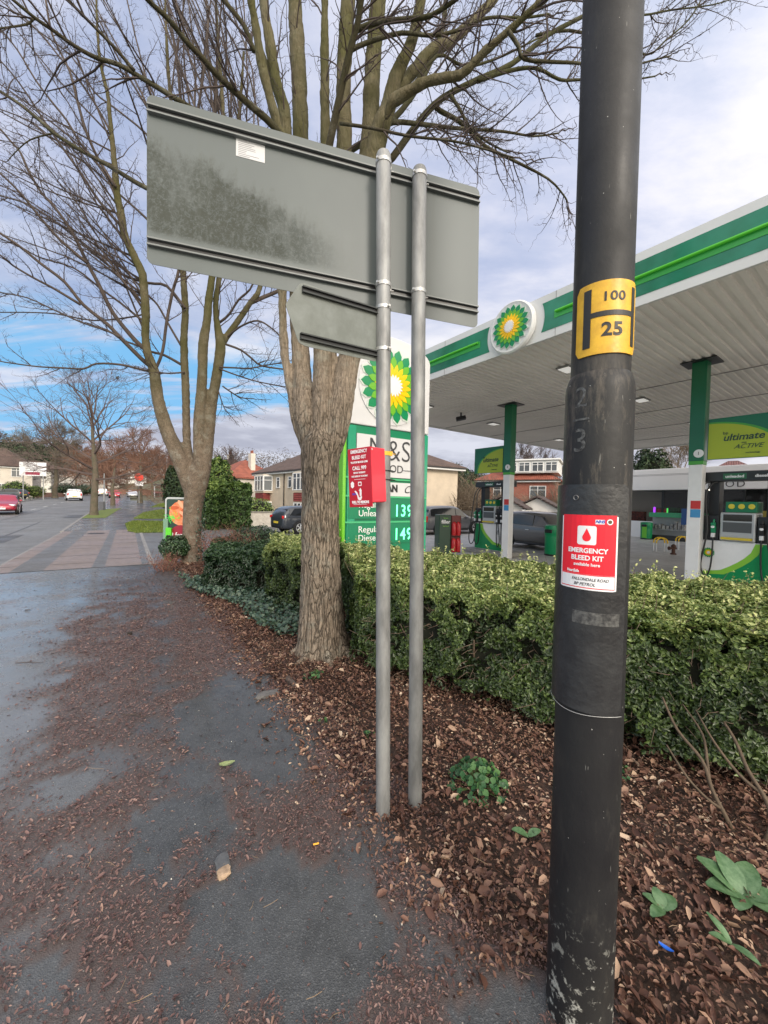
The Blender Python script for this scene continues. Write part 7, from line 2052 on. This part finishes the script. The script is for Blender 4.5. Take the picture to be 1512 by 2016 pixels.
    pane('rear_window', [V(a, 5), V(a - 1, 4).lerp(V(a, 4), .45), V(a - 1, n - 5).lerp(V(a, n - 5), .45), V(a, n - 6)], .035, .05)
    rw = .33 * (1.08 if shape == 'suv' else 1)
    for x in (-.61 * f, .66 * f):
        for sg in (-1, 1):
            y = sg * (hw - .075); rt = Matrix.Rotation(R(90), 3, 'X')
            w = obj('wheel', MB().lathe([(rw * .66, -.11), (rw * .92, -.11), (rw, -.08), (rw, .08), (rw * .92, .11), (rw * .66, .11)], 26, (x, y, rw), True, rt), TYRE, T, smooth='auto')
            mb = MB(); yo = y + sg * .112
            for k in range(5):
                an = 2 * math.pi * k / 5
                for d_ in (-.10, .10):
                    p0 = Vector((x + .05 * math.cos(an), yo, rw + .05 * math.sin(an))); p1 = Vector((x + rw * .64 * math.cos(an + d_ * 1.6), yo, rw + rw * .64 * math.sin(an + d_ * 1.6)))
                    mb.tube([p0, p1], .018, 5)
            mb.lathe([(rw * .62, -.012), (rw * .68, -.012), (rw * .68, .012), (rw * .62, .012)], 24, (x, yo, rw), False, rt); mb.lathe([(.055, -.015), (.055, .02)], 12, (x, yo, rw), True, rt)
            obj('rim', mb, RIM, w, smooth='auto')
            obj('wheel_arch', MB().lathe([(rw * 1.0, -.03), (rw * 1.14, -.03), (rw * 1.14, .03), (rw * 1.0, .03)], 26, (x, sg * (hw - .03), rw + .01), False, rt), BLACK, T)
    for sg in (-1, 1):
        obj('headlight', MB().box((f * .935, sg * hw * .66, .66 * kz), (.16, .34, .12), Matrix.Rotation(R(-28 * sg), 3, 'Z')), HLT, T, bevel=.03)
        obj('tail_light', MB().box((-f * .962, sg * hw * .72, (.88 if shape != 'coupe' else .76) * kz), (.12, .30, .15 if shape != 'suv' else .34), Matrix.Rotation(R(22 * sg), 3, 'Z')), LRED, T, bevel=.03)
        obj('door_mirror', MB().box((.33 * f, sg * (hw + .07), .98 * kz), (.13, .17, .12)), paint, T, bevel=.03)
        obj('door_handle', MB().box((-.12 * f, sg * (hw + .0), .80 * kz), (.16, .03, .03)), paint if shape != 'hatch' else RIM, T, bevel=.01)
        obj('sill', MB().box((0, sg * (hw - .03), .25 * kz), (L_ * .42, .05, .08)), BLACK, T, bevel=.02)
    obj('bumper', MB().box((f * .955, 0, .38 * kz), (.12, W * .62, .16)), BLACK, T, bevel=.04); obj('bumper', MB().box((-f * .975, 0, .36 * kz), (.10, W * .70, .14)), BLACK, T, bevel=.04)
    obj('number_plate', MB().box((-f * 1.005, 0, .60 * kz), (.02, .50, .11)), PLY, T); obj('number_plate', MB().box((f * 1.005, 0, .42 * kz), (.02, .50, .11)), PLW, T)
    return T
aN, aD = math.atan2(NN.y, NN.x), math.atan2(D.y, D.x)
def cloc(px, Y, dz=-.12, road=False):
    p = at(px, 980, Y); z = G(p.x, p.y) - .10 if road else dz
    return Vector((p.x, p.y, z))
car('parked_car', 'grey crossover parked behind the price totem, seen from the side', cloc(880, 23.0), aN, carpaint('gunmetal', (.13, .13, .14)), 4.4, 1.83, 1.62, 'suv')
car('parked_car', 'dark grey hatchback at the pumps behind the green litter bin', cloc(1075, 15.6), aD + math.pi, carpaint('warm_grey', (.13, .12, .115)), 4.0, 1.72, 1.5, 'hatch')
car('parked_car', 'dark blue-grey estate car in front of the cream wall, tail towards us', cloc(622, 21.6), aN + R(6), carpaint('slate', (.035, .042, .055)), 4.7, 1.8, 1.46, 'estate')
car('driving_car', 'dark red coupe approaching at the left edge of the photo', cloc(8, 28.5, road=True), aD + math.pi + R(6), carpaint('dark_red', (.32, .01, .035)), 4.1, 1.75, 1.4, 'coupe')
car('driving_car', 'white crossover driving away in the far lane', cloc(145, 56, road=True), aD + R(8), carpaint('white', (.70, .71, .72)), 4.5, 1.85, 1.66, 'suv')
car('driving_car', 'bright red car approaching up the road behind the verge trees', cloc(226, 72, road=True), aD + math.pi, carpaint('bright_red', (.45, .012, .02)), 4.2, 1.76, 1.42, 'coupe')
car('driving_car', 'silver saloon approaching near the bus shelter', cloc(261, 78, road=True), aD + math.pi, carpaint('silver', (.42, .43, .46)), 4.4, 1.78, 1.45, 'estate')
car('driving_car', 'white car far up the road behind the verge tree trunk', cloc(203, 84, road=True), aD, carpaint('white', (.70, .71, .72)), 4.4, 1.8, 1.6, 'suv')
p = cloc(18, 56); p.z = G(p.x, p.y)
car('parked_car', 'dark saloon parked in a driveway beyond the road behind the red coupe', p, aD + R(60), carpaint('charcoal', (.05, .055, .06)), 4.4, 1.8, 1.42, 'estate')

# ================================================================== houses
def wallmat(nm, c, v=.15): return mat(nm, c, .85, var=v, vscale=1.2, bump=.3, bscale=30)
CREAM = wallmat('cream_render', (.56, .47, .36)); CREAM2 = wallmat('pale_render', (.60, .55, .48)); WHT = wallmat('white_render', (.66, .64, .60))
def brick(nm, c1, c2, sc=4.0):
    if nm in MATS: return MATS[nm]
    m = mat(nm, c1, .85); nt = m.node_tree; b = nt.nodes['Principled BSDF']; t = _n(nt, 'ShaderNodeTexBrick'); tc = _n(nt, 'ShaderNodeTexCoord')
    mp = _n(nt, 'ShaderNodeMapping'); mp.inputs['Rotation'].default_value = (R(90), 0, 0); nt.links.new(tc.outputs['Object'], mp.inputs[0]); nt.links.new(mp.outputs[0], t.inputs[0])
    t.inputs['Color1'].default_value = (*c1, 1); t.inputs['Color2'].default_value = (*c2, 1); t.inputs['Mortar'].default_value = (.25, .2, .18, 1); t.inputs['Scale'].default_value = sc; t.inputs['Mortar Size'].default_value = .015
    nt.links.new(t.outputs[0], b.inputs['Base Color']); return m
BRK = brick('red_brick', (.33, .10, .06), (.24, .07, .045)); BRK2 = brick('garden_brick', (.30, .16, .11), (.2, .1, .07))
def tilemat(nm, c):
    if nm in MATS: return MATS[nm]
    m = mat(nm, c, .8, var=.35, vscale=1.5); nt = m.node_tree; b = nt.nodes['Principled BSDF']
    w = _n(nt, 'ShaderNodeTexWave'); w.bands_direction = 'Z'; w.inputs['Scale'].default_value = 1.6; w.inputs['Distortion'].default_value = .4; tc = _n(nt, 'ShaderNodeTexCoord'); nt.links.new(tc.outputs['Object'], w.inputs['Vector'])
    w2 = _n(nt, 'ShaderNodeTexWave'); w2.bands_direction = 'X'; w2.inputs['Scale'].default_value = 1.6; nt.links.new(tc.outputs['Object'], w2.inputs['Vector'])
    ad = _n(nt, 'ShaderNodeMath'); ad.operation = 'ADD'; nt.links.new(w.outputs['Fac'], ad.inputs[0]); nt.links.new(w2.outputs['Fac'], ad.inputs[1])
    bp = _n(nt, 'ShaderNodeBump'); bp.inputs['Strength'].default_value = .7; bp.inputs['Distance'].default_value = .06; nt.links.new(ad.outputs[0], bp.inputs['Height']); nt.links.new(bp.outputs[0], b.inputs['Normal']); return m
RBRN = tilemat('brown_roof_tiles', (.115, .075, .06)); RRED = tilemat('red_roof_tiles', (.30, .09, .055)); RDRK = tilemat('dark_roof_tiles', (.085, .06, .055))
PVC = mat('white_pvc', (.70, .70, .69), .45); GUT = mat('gutter_black', (.03, .025, .022), .5)
def win(T, x, y, z, w, h, ax_='y', sgn=-1, bars=2, parent=None):
    """window with frame and glass on a wall facing sgn along ax_"""
    fr = MB(); gl = MB(); th = .06
    def b(mb, a0, a1, z0, z1, d0, d1):
        if ax_ == 'y': mb.bx(a0, a1, y + sgn * d0, y + sgn * d1, z0, z1)
        else: mb.bx(x + sgn * d0, x + sgn * d1, a0, a1, z0, z1)
    c = x if ax_ == 'y' else y
    b(fr, c - w / 2, c + w / 2, z - .07, z, 0, .10); b(fr, c - w / 2, c + w / 2, z + h - .07, z + h, .005, .075)
    for k in range(bars + 1): 
        xx = c - w / 2 + (w - .07) * k / bars; b(fr, xx, xx + .07, z + .0, z + h - .07, .002, .07)
    b(fr, c - w / 2 + .07, c + w / 2 - .07, z + h * .68, z + h * .68 + .05, .004, .06)
    b(gl, c - w / 2 + .02, c + w / 2 - .02, z + .01, z + h - .02, .001, .03)
    f = obj('window', fr, PVC, parent or T); obj('pane', gl, WINDOW, f); return f
def house(label, loc, rz, W, Dp, eave, ridge, wall, roofm, hip=False, wins=(), chim=(), name='house', gable_wins=(), over=.35, extra=None, door=None):
    """front faces local -y; ridge runs along local x"""
    T = thing(name, label, 'house', loc, rz); w, d = W / 2, Dp / 2
    mb = MB()
    if hip: mb.bx(-w, w, -d, d, -1.0, eave)
    else:
        v = [(-w, -d, -1), (-w, d, -1), (-w, d, eave), (-w, 0, ridge - .1), (-w, -d, eave), (w, -d, -1), (w, d, -1), (w, d, eave), (w, 0, ridge - .1), (w, -d, eave)]
        mb.add(v, [(0, 4, 3, 2, 1), (5, 6, 7, 8, 9), (0, 5, 9, 4), (1, 2, 7, 6), (0, 1, 6, 5)])
    obj('wall', mb, wall, T)
    o = over; hx = (w + o) if not hip else max(.4, w - d); sl = (ridge - eave) / d; ze = eave - o * sl * .6
    mb = MB(); th = .14
    for z_ in (0, th):
        mb.v += [(-w - o, -d - o, ze + z_), (w + o, -d - o, ze + z_), (w + o, d + o, ze + z_), (-w - o, d + o, ze + z_), (-hx, 0, ridge + z_), (hx, 0, ridge + z_)]
    q = lambda a: [(0, 1, 5, 4), (2, 3, 4, 5), (1, 2, 5), (3, 0, 4)] if a else [(0, 1, 5, 4), (2, 3, 4, 5)]
    for f_ in q(hip): mb.f.append(tuple(i + 6 for i in f_)); mb.f.append(tuple(f_[::-1]))
    ed = [(0, 1), (1, 2), (2, 3), (3, 0)] if hip else [(0, 1), (2, 3), (1, 5), (5, 2), (3, 4), (4, 0)]
    for a, b in ed: mb.f.append((a, b, b + 6, a + 6))
    rf = obj('roof', mb, roofm, T)
    mb = MB().tube([(-w - o, -d - o - .04, ze + .02), (w + o, -d - o - .04, ze + .02)], .06, 6); obj('gutter', mb, GUT, rf)
    mb = MB().bx(-w - o + .05, w + o - .05, -d - o + .02, -d - .005, ze - .16, ze - .02); obj('fascia_board', mb, PVC, rf)
    for (cx_, cy_, h_) in chim:
        c = obj('chimney', MB().bx(cx_ - .4, cx_ + .4, cy_ - .28, cy_ + .28, eave, ridge + h_), wall if wall is not CREAM else WHT, rf)
        obj('chimney_pot', MB().lathe([(.12, 0), (.10, .35), (.13, .38)], 10, (cx_ - .18, cy_, ridge + h_)).lathe([(.12, 0), (.10, .35), (.13, .38)], 10, (cx_ + .2, cy_, ridge + h_)), RRED, c)
    for (x, z, ww, hh, bars) in wins: win(T, x, -d, z, ww, hh, 'y', -1, bars)
    for (y, z, ww, hh, bars, sg) in gable_wins: win(T, sg * w, y, z, ww, hh, 'x', sg, bars)
    if door: 
        dr = obj('door', MB().bx(door[0] - .45, door[0] + .45, -d - .05, -d - .003, 0, 2.1), mat('door_paint', (.25, .24, .22), .5), T); obj('handle', MB().bx(door[0] + .3, door[0] + .35, -d - .08, -d - .051, .95, 1.1), RIM, dr)
    return T
def bay(T, x, y0, z0, z1, w, dep, m, wz0, wz1, parent=None):
    pts = [(x - w / 2, y0 - .01), (x - w / 2 + dep * .7, y0 - dep), (x + w / 2 - dep * .7, y0 - dep), (x + w / 2, y0 - .01)]
    mb = MB(); mb.v = [(a, b, z0) for a, b in pts] + [(a, b, z1) for a, b in pts]; mb.f = [(0, 1, 2, 3), (7, 6, 5, 4)] + [(i, (i + 1) % 4, 4 + (i + 1) % 4, 4 + i) for i in range(4)]
    by_ = obj('bay', mb, m, T)
    fr, gl = MB(), MB()
    for i in range(3):
        a, b = Vector((*pts[i], 0)), Vector((*pts[i + 1], 0)); d_ = (b - a); l = d_.length; d_ /= l; n_ = Vector((d_.y, -d_.x, 0))
        rt = Matrix(((d_.x, n_.x, 0), (d_.y, n_.y, 0), (0, 0, 1))); c = (a + b) / 2
        nb = 3 if i == 1 else 1
        for zz in (wz0, wz1 - .08): fr.box(c + n_ * .03 + Vector((0, 0, zz + .04)), (l, .06, .08), rt)
        for k in range(nb + 1): fr.box(a + d_ * (.04 + (l - .08) * k / nb) + n_ * .034 + Vector((0, 0, (wz0 + wz1) / 2)), (.08, .062, wz1 - wz0 - .002), rt)
        fr.box(c + n_ * .028 + Vector((0, 0, wz0 + (wz1 - wz0) * .7)), (l, .05, .05), rt)
        gl.box(c + n_ * .012 + Vector((0, 0, (wz0 + wz1) / 2)), (l - .04, .02, wz1 - wz0 - .05), rt)
    f = obj('window', fr, PVC, by_); obj('pane', gl, WINDOW, f); return by_
# cream semis left of the trunk: front faces the side street, seen obliquely
hz = lambda px, Y, dz=0.0: (lambda p: Vector((p.x, p.y, G(p.x, p.y) + hillz(p.x, p.y) - (.3 if Y > 110 else 0) + dz)))(at(px, 980, Y))
ang = math.atan2(-D.y, -D.x)           # local x = -D, local -y = -NN... front faces the road
H1 = house('cream semi-detached house with red hung tiles between bay windows, left of the big trunk', hz(650, 38.7), R(-46.7), 16.5, 8.0, 4.6, 6.9, CREAM, RBRN, hip=True, wins=((-3.2, 3.0, .7, 1.0, 1), (-.9, 3.0, .7, 1.0, 1)))
for bxx in (-5.9, 1.9, 6.0):
    bay(H1, bxx, -4.0, 2.45, 4.3, 3.0, .75, CREAM, 2.65, 4.2)
    obj('hung_tiles', MB().bx(bxx - .95, bxx + .95, -4.72, -4.01, 1.65, 2.44), tilemat('red_hung_tiles', (.25, .045, .04)), H1)
    bay(H1, bxx, -4.0, 0, 1.64, 2.8, .65, CREAM, .4, 1.55)
obj('downpipe', MB().tube([(-2.0, -4.06, 0), (-2.0, -4.06, 4.5)], .05, 6), GUT, H1)
house('house with red tiled roof and white chimney further back left of the cream semi', hz(478, 50), R(-47), 8.5, 7, 3.6, 5.9, CREAM2, RRED, hip=True, wins=((-2, 2.9, 1.2, 1.1, 2), (2, 2.9, 1.2, 1.1, 2)), chim=((2.6, 0, .8),))
house('house with brown tiled roof behind the conifer', hz(452, 62), R(-40), 9, 8, 4.4, 7.0, CREAM2, RBRN, hip=True, wins=((-2, 3.2, 1.2, 1.1, 2), (2, 3.2, 1.2, 1.1, 2)), chim=((0, 0, .7),))
house('cream house seen end on behind the price totem, with shallow brown hip roof', hz(757, 33.5), math.atan2(NN.y, NN.x) + R(-5), 9.0, 8.6, 4.75, 6.9, CREAM, RBRN, hip=True, wins=(), over=.5)
HB_ = house('red brick house with a white flat-roofed dormer right of the left-hand column', hz(1024, 47), R(-28), 8.6, 7.5, 4.6, 6.6, BRK, RRED, hip=True, wins=((-1.6, 2.4, 1.7, 1.5, 2), (2.4, 2.4, 1.7, 1.5, 2)), over=.4)
dm_ = obj('dormer', MB().bx(-1.2, 4.4, -3.6, 2.5, 5.35, 6.75), mat('dormer_white', (.60, .60, .58), .6), HB_); obj('dormer_roof', MB().bx(-1.4, 4.6, -3.85, 2.7, 6.75, 6.9), PVC, dm_)
for k in range(4):
    win(HB_, -.5 + k * 1.4, -3.6, 5.55, 1.2, 1.0, 'y', -1, 2, dm_)
house('small house with dark roof right of the brick house', hz(1092, 60), R(-20), 7, 6, 3.2, 5.2, WHT, RDRK, wins=((0, 1.2, 1.5, 1.2, 2),))
for px_, Y_, lb in ((1000, 36, 'lean-to shed with white bargeboards at the left foot of the brick house'), (1064, 37, 'lean-to shed with white bargeboards at the right foot of the brick house')):
    house(lb, hz(px_, Y_), R(60), 4.0, 3.4, 1.5, 2.5, WHT, RDRK, name='shed')
house('house with a brown tiled roof peak just showing above the shop roof at right', hz(1440, 42), R(-40), 7.5, 7.5, 4.4, 6.9, BRK, tilemat('purple_roof_tiles', (.16, .07, .065)), hip=True)
# walls
def gwall(name, label, a, b, h, m, th=.22, cop=None):
    a, b = Vector(a), Vector(b); T = thing(name, label, 'wall', (a.x, a.y, min(a.z, b.z) - .1)); d = b - a; l = d.length; an = math.atan2(d.y, d.x); rt = Matrix.Rotation(an, 3, 'Z')
    T.rotation_euler.z = an
    obj('wall_face', MB().bx(0, l, -th / 2, th / 2, -.1, h), m, T)
    if cop: obj('coping', MB().bx(-.02, l + .02, -th / 2 - .04, th / 2 + .04, h + .001, h + .07), cop, T)
    return T
gwall('garden_wall', 'cream painted garden wall behind the estate car', hz(480, 23.3), hz(700, 27.5), 1.05, mat('cream_paint_wall', (.60, .56, .49), .8, col2=(.48, .44, .38), vscale=5, bump=.8, bscale=9, bdist=.03), .3, mat('wall_coping', (.30, .28, .24), .8, var=.3))
gwall('boundary_fence', 'dark stone boundary wall along the back of the forecourt', hz(842, 27.5), hz(1180, 31.0), 1.35, mat('dark_stone_wall', (.12, .105, .085), .9, var=.4, vscale=3, bump=.8, bscale=6), .3)
gwall('garden_wall', 'low wall right behind the grey crossover', hz(640, 30.0), hz(842, 27.4), 1.15, CREAM2, .3)
bush('small hedge with yellow foliage behind the cream wall', hz(505, 26.5), 1.2, 1.7, 1500, .14, MIDG, tint0=.2)

# ================================================================== far side of the road and hillside
gwall('garden_wall', 'brick garden wall across the road left of the wide grey tree', hz(70, 64), hz(160, 80), .95, BRK2)
gwall('garden_wall', 'long brown garden wall far up the road', hz(165, 92), hz(300, 100), 1.5, BRK2, .3)
house('cream house with red-brown roof at the left edge beyond the road', hz(-14, 64), R(34), 11, 8, 5.0, 8.0, CREAM2, RBRN, hip=True, wins=((-3, 3.3, 1.3, 1.4, 2), (1, 3.3, 1.3, 1.4, 2), (3.6, 3.3, 1.3, 1.4, 2), (1.5, .6, 2.0, 1.5, 3)))
house('pale house with brown roof behind the white sign board', hz(60, 90), R(30), 9, 8, 5.0, 7.4, WHT, RBRN, wins=((-4, 3.5, 1.3, 1.3, 2), (-1, 3.5, 1.3, 1.3, 2), (3, 3.5, 1.3, 1.3, 2), (-2, .8, 2, 1.5, 3)), chim=((-3, 0, .9),))
house('white house with dark red bay beyond the wide grey tree', hz(128, 104), R(38), 9, 8, 4.6, 6.9, WHT, RBRN, wins=((-3, 3.5, 1.3, 1.3, 2), (3, 3.5, 1.3, 1.3, 2), (3, .8, 2, 1.5, 3)), chim=((3, 0, .9),))
house('cream house end wall between the two nearest verge trees', hz(197, 118), R(40), 9, 8, 4.2, 6.4, CREAM2, RDRK, wins=((-3, 3.2, 1.3, 1.3, 2), (3, 3.2, 1.3, 1.3, 2)))
house('white house seen between the reddish verge trees', hz(243, 130), R(40), 12, 9, 4.2, 6.4, WHT, RDRK, wins=((-4, 3.2, 1.3, 1.3, 2), (0, 3.2, 1.3, 1.3, 2), (4, 3.2, 1.3, 1.3, 2)))
random.seed(77)
labs = ['white house low on the hillside above the bus shelter', 'cream house halfway up the hillside above the bus shelter', 'small pale house near the hilltop left of the second trunk', 'pale house on the hillside right of the broad conifer',
        'white terrace on the hill above the red-roofed house', 'grey-roofed house on the hillside above the reddish trees']
for (px_, py_, Y_), lb in zip(((296, 925, 190), (318, 912, 220), (300, 900, 260), (470, 926, 150), (455, 915, 200), (262, 930, 200)), labs):
    house(lb, hz(px_, Y_), R(random.uniform(10, 50)), 11, 8, 4.6, 7.0, WHT, RDRK, wins=((-3, 3, 1.6, 1.4, 2), (3, 3, 1.6, 1.4, 2)))
# far woods
FARW = leafmat('far_wood', [(0, (.035, .03, .02)), (.5, (.10, .075, .05)), (1, (.19, .14, .09))], .9, .1)
def wood(name, label, rows, m, ls=.7, n=2600):
    P_, N_, T_ = [], [], []
    for (px_, py_, Y_, rw_, rh) in rows:
        c = hz(px_, Y_, rh * .55); d = rng.normal(0, 1, (n, 3)); d /= np.linalg.norm(d, axis=1, keepdims=True)
        q = d * rng.uniform(.75, 1.05, (n, 1)) * (1 + n3(d, 2.5, float(px_))[:, None] * .22)
        P_.append(np.array(c) + q * [rw_, rw_, rh]); N_.append(d); T_.append(rng.beta(2, 2, n) + n3(d, 3, 1.0) * .3)
    o = leaves(name, np.concatenate(P_), np.concatenate(N_), ls * rng.uniform(.6, 1.3, n * len(rows)), m, None, np.clip(np.concatenate(T_), 0, 1), aspect=.25)
    return kind(o, 'stuff', label)
rows = [(px_, 0, 150 + (px_ % 7) * 14, 13, 5.5 + (px_ % 5)) for px_ in range(-60, 350, 18)] + [(px_, 0, 270 + (px_ % 7) * 14, 20, 8 + (px_ % 5)) for px_ in range(-60, 350, 24)]
wood('hillside_wood', 'brown leafless woodland on the hillside beyond the road', rows, FARW, .95, 1300)
wood('hillside_wood', 'distant brown woodland on the ridge between the tree trunks', [(px_, 0, 240, 17, 8 + (px_ % 5)) for px_ in range(400, 640, 22)] + [(px_, 0, 250, 17, 6 + (px_ % 5)) for px_ in range(860, 1130, 22)], FARW, 1.1, 1000)
for i, (px_, Y_, rad, h_, lb) in enumerate(((30, 100, 6.5, 13, 'dark pine behind the cream house at far left'), (120, 118, 6, 13.5, 'dark evergreen above the wide grey tree'), (-5, 120, 7, 14, 'dark evergreen at the left frame edge'), (65, 125, 6, 12.5, 'dark evergreen behind the white sign board'))):
    p = hz(px_, Y_); bush(lb, p, rad, h_, 3600, .8, CONI, name='conifer', cat='tree', lump=.4, aspect=.3, z0=2)
bush('rounded green bush by the driveway across the road', hz(31, 58), 1.6, 2.6, 1800, .2, MIDG)
bush('yellow-green bush under the white sign board', hz(66, 61), 1.5, 1.9, 1500, .2, MIDG, tint0=.25)
bush('dark hedge shrub right of the wide grey tree', hz(128, 74), 2.2, 2.4, 1800, .25, LAUREL)
bush('dark shrub at the left end of the long brown wall', hz(165, 84), 2.0, 2.2, 1500, .25, LAUREL)
for i, (px_, Y_, h_, m_, lb) in enumerate(((150, 90, 10, BROWN, 'brown bare tree behind the white crossover'), (178, 100, 9, BROWN, 'brown bare tree left of the nearest verge tree trunk'), (210, 105, 8, BROWN, 'brown bare tree on the bend of the road'), (250, 96, 9.5, BROWN, 'brown bare tree behind the silver saloon'),
                                           (300, 88, 9.5, BROWN, 'brown bare tree behind the bus shelter'), (325, 100, 9, BROWN, 'brown bare tree right of the bus shelter'), (-15, 110, 15, TWIG2, 'tall bare tree at the far left above the houses'), (55, 115, 13, TWIG2, 'tall bare tree above the white sign board'))):
    p = hz(px_, Y_); q = bare_tree(px_, 980, Y_, h_, .22, lb, m_, 5 if i < 6 else 4, .75, .22, 9, low=15); q.location = p
# white direction board across the road
p = hz(40, 55); bd = thing('direction_board', 'white road direction board on two grey posts across the road', 'road sign', p, R(18)); bd['label'] = 'white road direction board on two grey posts across the road'
BZ0, BZ1 = 3.6, 5.6
zt_ = at(40, 909, 55).z - p.z; zb_2 = at(40, 936, 55).z - p.z; bw = 3.05
obj('board', MB().bx(-.1, bw, -.03, .03, zb_2, zt_), mat('board_white', (.62, .62, .64), .5), bd)
obj('leg', MB().tube([(.3, .08, -.1), (.3, .08, zt_ - .1)], .07, 8), GALV, bd); obj('leg', MB().tube([(bw - .4, .08, -.1), (bw - .4, .08, zt_ - .1)], .07, 8), GALV, bd)
obj('maroon_panel', MB().bx(.6, 2.3, -.036, -.031, zb_2 + .15, zb_2 + .55), mat('maroon', (.25, .02, .05), .5), bd)
mb = MB()
for i, (a, b, zz) in enumerate(((.35, 1.1, .92), (.35, 1.3, .82), (.35, 1.5, .72), (.6, 1.2, .54), (.6, 2.6, .40))): mb.bx(a, b, -.037, -.0315, zb_2 + (zt_ - zb_2) * zz - .03, zb_2 + (zt_ - zb_2) * zz + .03)
obj('text_lines', mb, BLK, bd)
# bus shelter, lamp and small road furniture
p = hz(304, 71); bs = thing('bus_shelter', 'dark framed glass bus shelter far up the near side of the road', 'bus shelter', p, aN)
obj('roof', MB().bx(-.2, 3.2, -.9, .9, 2.5, 2.68), mat('shelter_dark', (.03, .03, .035), .4), bs, bevel=.03)
for x in (0, 1.5, 3.0): obj('post', MB().bx(x - .05, x + .05, .6, .7, -.1, 2.49), mat('shelter_dark', (.03, .03, .035), .4), bs)
obj('glass_panel', MB().bx(.1, 2.9, .64, .66, .3, 2.4), SGL, bs); obj('advert_panel', MB().bx(-.06, .06, -.7, .55, .25, 2.3), mat('advert', (.35, .36, .38), .4), bs); obj('bench', MB().bx(.6, 2.6, .2, .5, .45, .5), mat('bench_red', (.3, .03, .03), .5), bs)
def pole(px, Y, h, label, cat, name, head=True):
    p = hz(px, Y); T = thing(name, label, cat, p, aD); obj('pole', MB().tube([(0, 0, -.1), (0, 0, 1.2), (0, 0, h)], [.07, .06, .04], 8), GREY, T, smooth='auto')
    if head: obj('lantern', MB().bx(-.1, .1, -.1, 1.1, h, h + .1), GREY, T)
pole(328, 80, 9.0, 'slim grey street lamp above the bus shelter', 'street lamp', 'street_lamp')
pole(205, 34, 3.2, 'slim grey pole with a box at its foot just right of the verge tree', 'pole', 'sign_pole', False)
p = hz(201, 33.5); obj_ = obj('utility_box', MB().bx(-.2, .2, -.15, .15, -.05, .75), mat('box_grey', (.12, .12, .13), .5), bevel=.02); obj_.location = p; tag(obj_, 'small dark utility box beside the slim pole on the verge', 'utility box')
p = hz(275, 49.2); T = thing('road_sign', 'red and white road sign fixed near the reddish tree trunk', 'road sign', p, R(20)); obj('pole', MB().tube([(0, -.3, -.1), (0, -.3, 3.6)], .04, 8), GREY, T); obj('face', MB().prism([(.5 * math.cos(R(a_)), 3.3 + .5 * math.sin(R(a_))) for a_ in range(0, 360, 24)], (-.36, -.34), lambda u, v, w: Vector((u, w, v))), mat('sign_red', (.65, .04, .02), .5), T)
obj('arrow_panel', MB().bx(-.45, .45, -.38, -.345, 2.2, 2.75), PW, T)
# small dark bird perched in the verge tree
p = at(231, 744, 27.0); b = MB(); bm = bmesh.new(); bmesh.ops.create_uvsphere(bm, u_segments=12, v_segments=8, radius=1)
b.add([(v.co.x * .09, v.co.y * .08, v.co.z * .11 - v.co.x * .03) for v in bm.verts], [tuple(v.index for v in f.verts) for f in bm.faces])
b.add([(v.co.x * .045 + .07, v.co.y * .04, v.co.z * .045 + .11) for v in bm.verts], [tuple(v.index for v in f.verts) for f in bm.faces]); bm.free()
b.add([(.11, -.01, .115), (.11, .01, .115), (.11, 0, .10), (.15, 0, .105)], [(0, 1, 3), (1, 2, 3), (2, 0, 3)]); b.add([(-.05, -.03, -.03), (-.05, .03, -.03), (-.2, .02, -.13), (-.2, -.02, -.13), (-.05, 0, 0), (-.2, 0, -.12)], [(0, 1, 2, 3), (0, 4, 5, 3), (1, 4, 5, 2)])
o = obj('bird', b, mat('bird_black', (.015, .015, .015), .6), smooth=True); o.location = p; tag(o, 'small dark bird perched in the verge tree', 'bird')
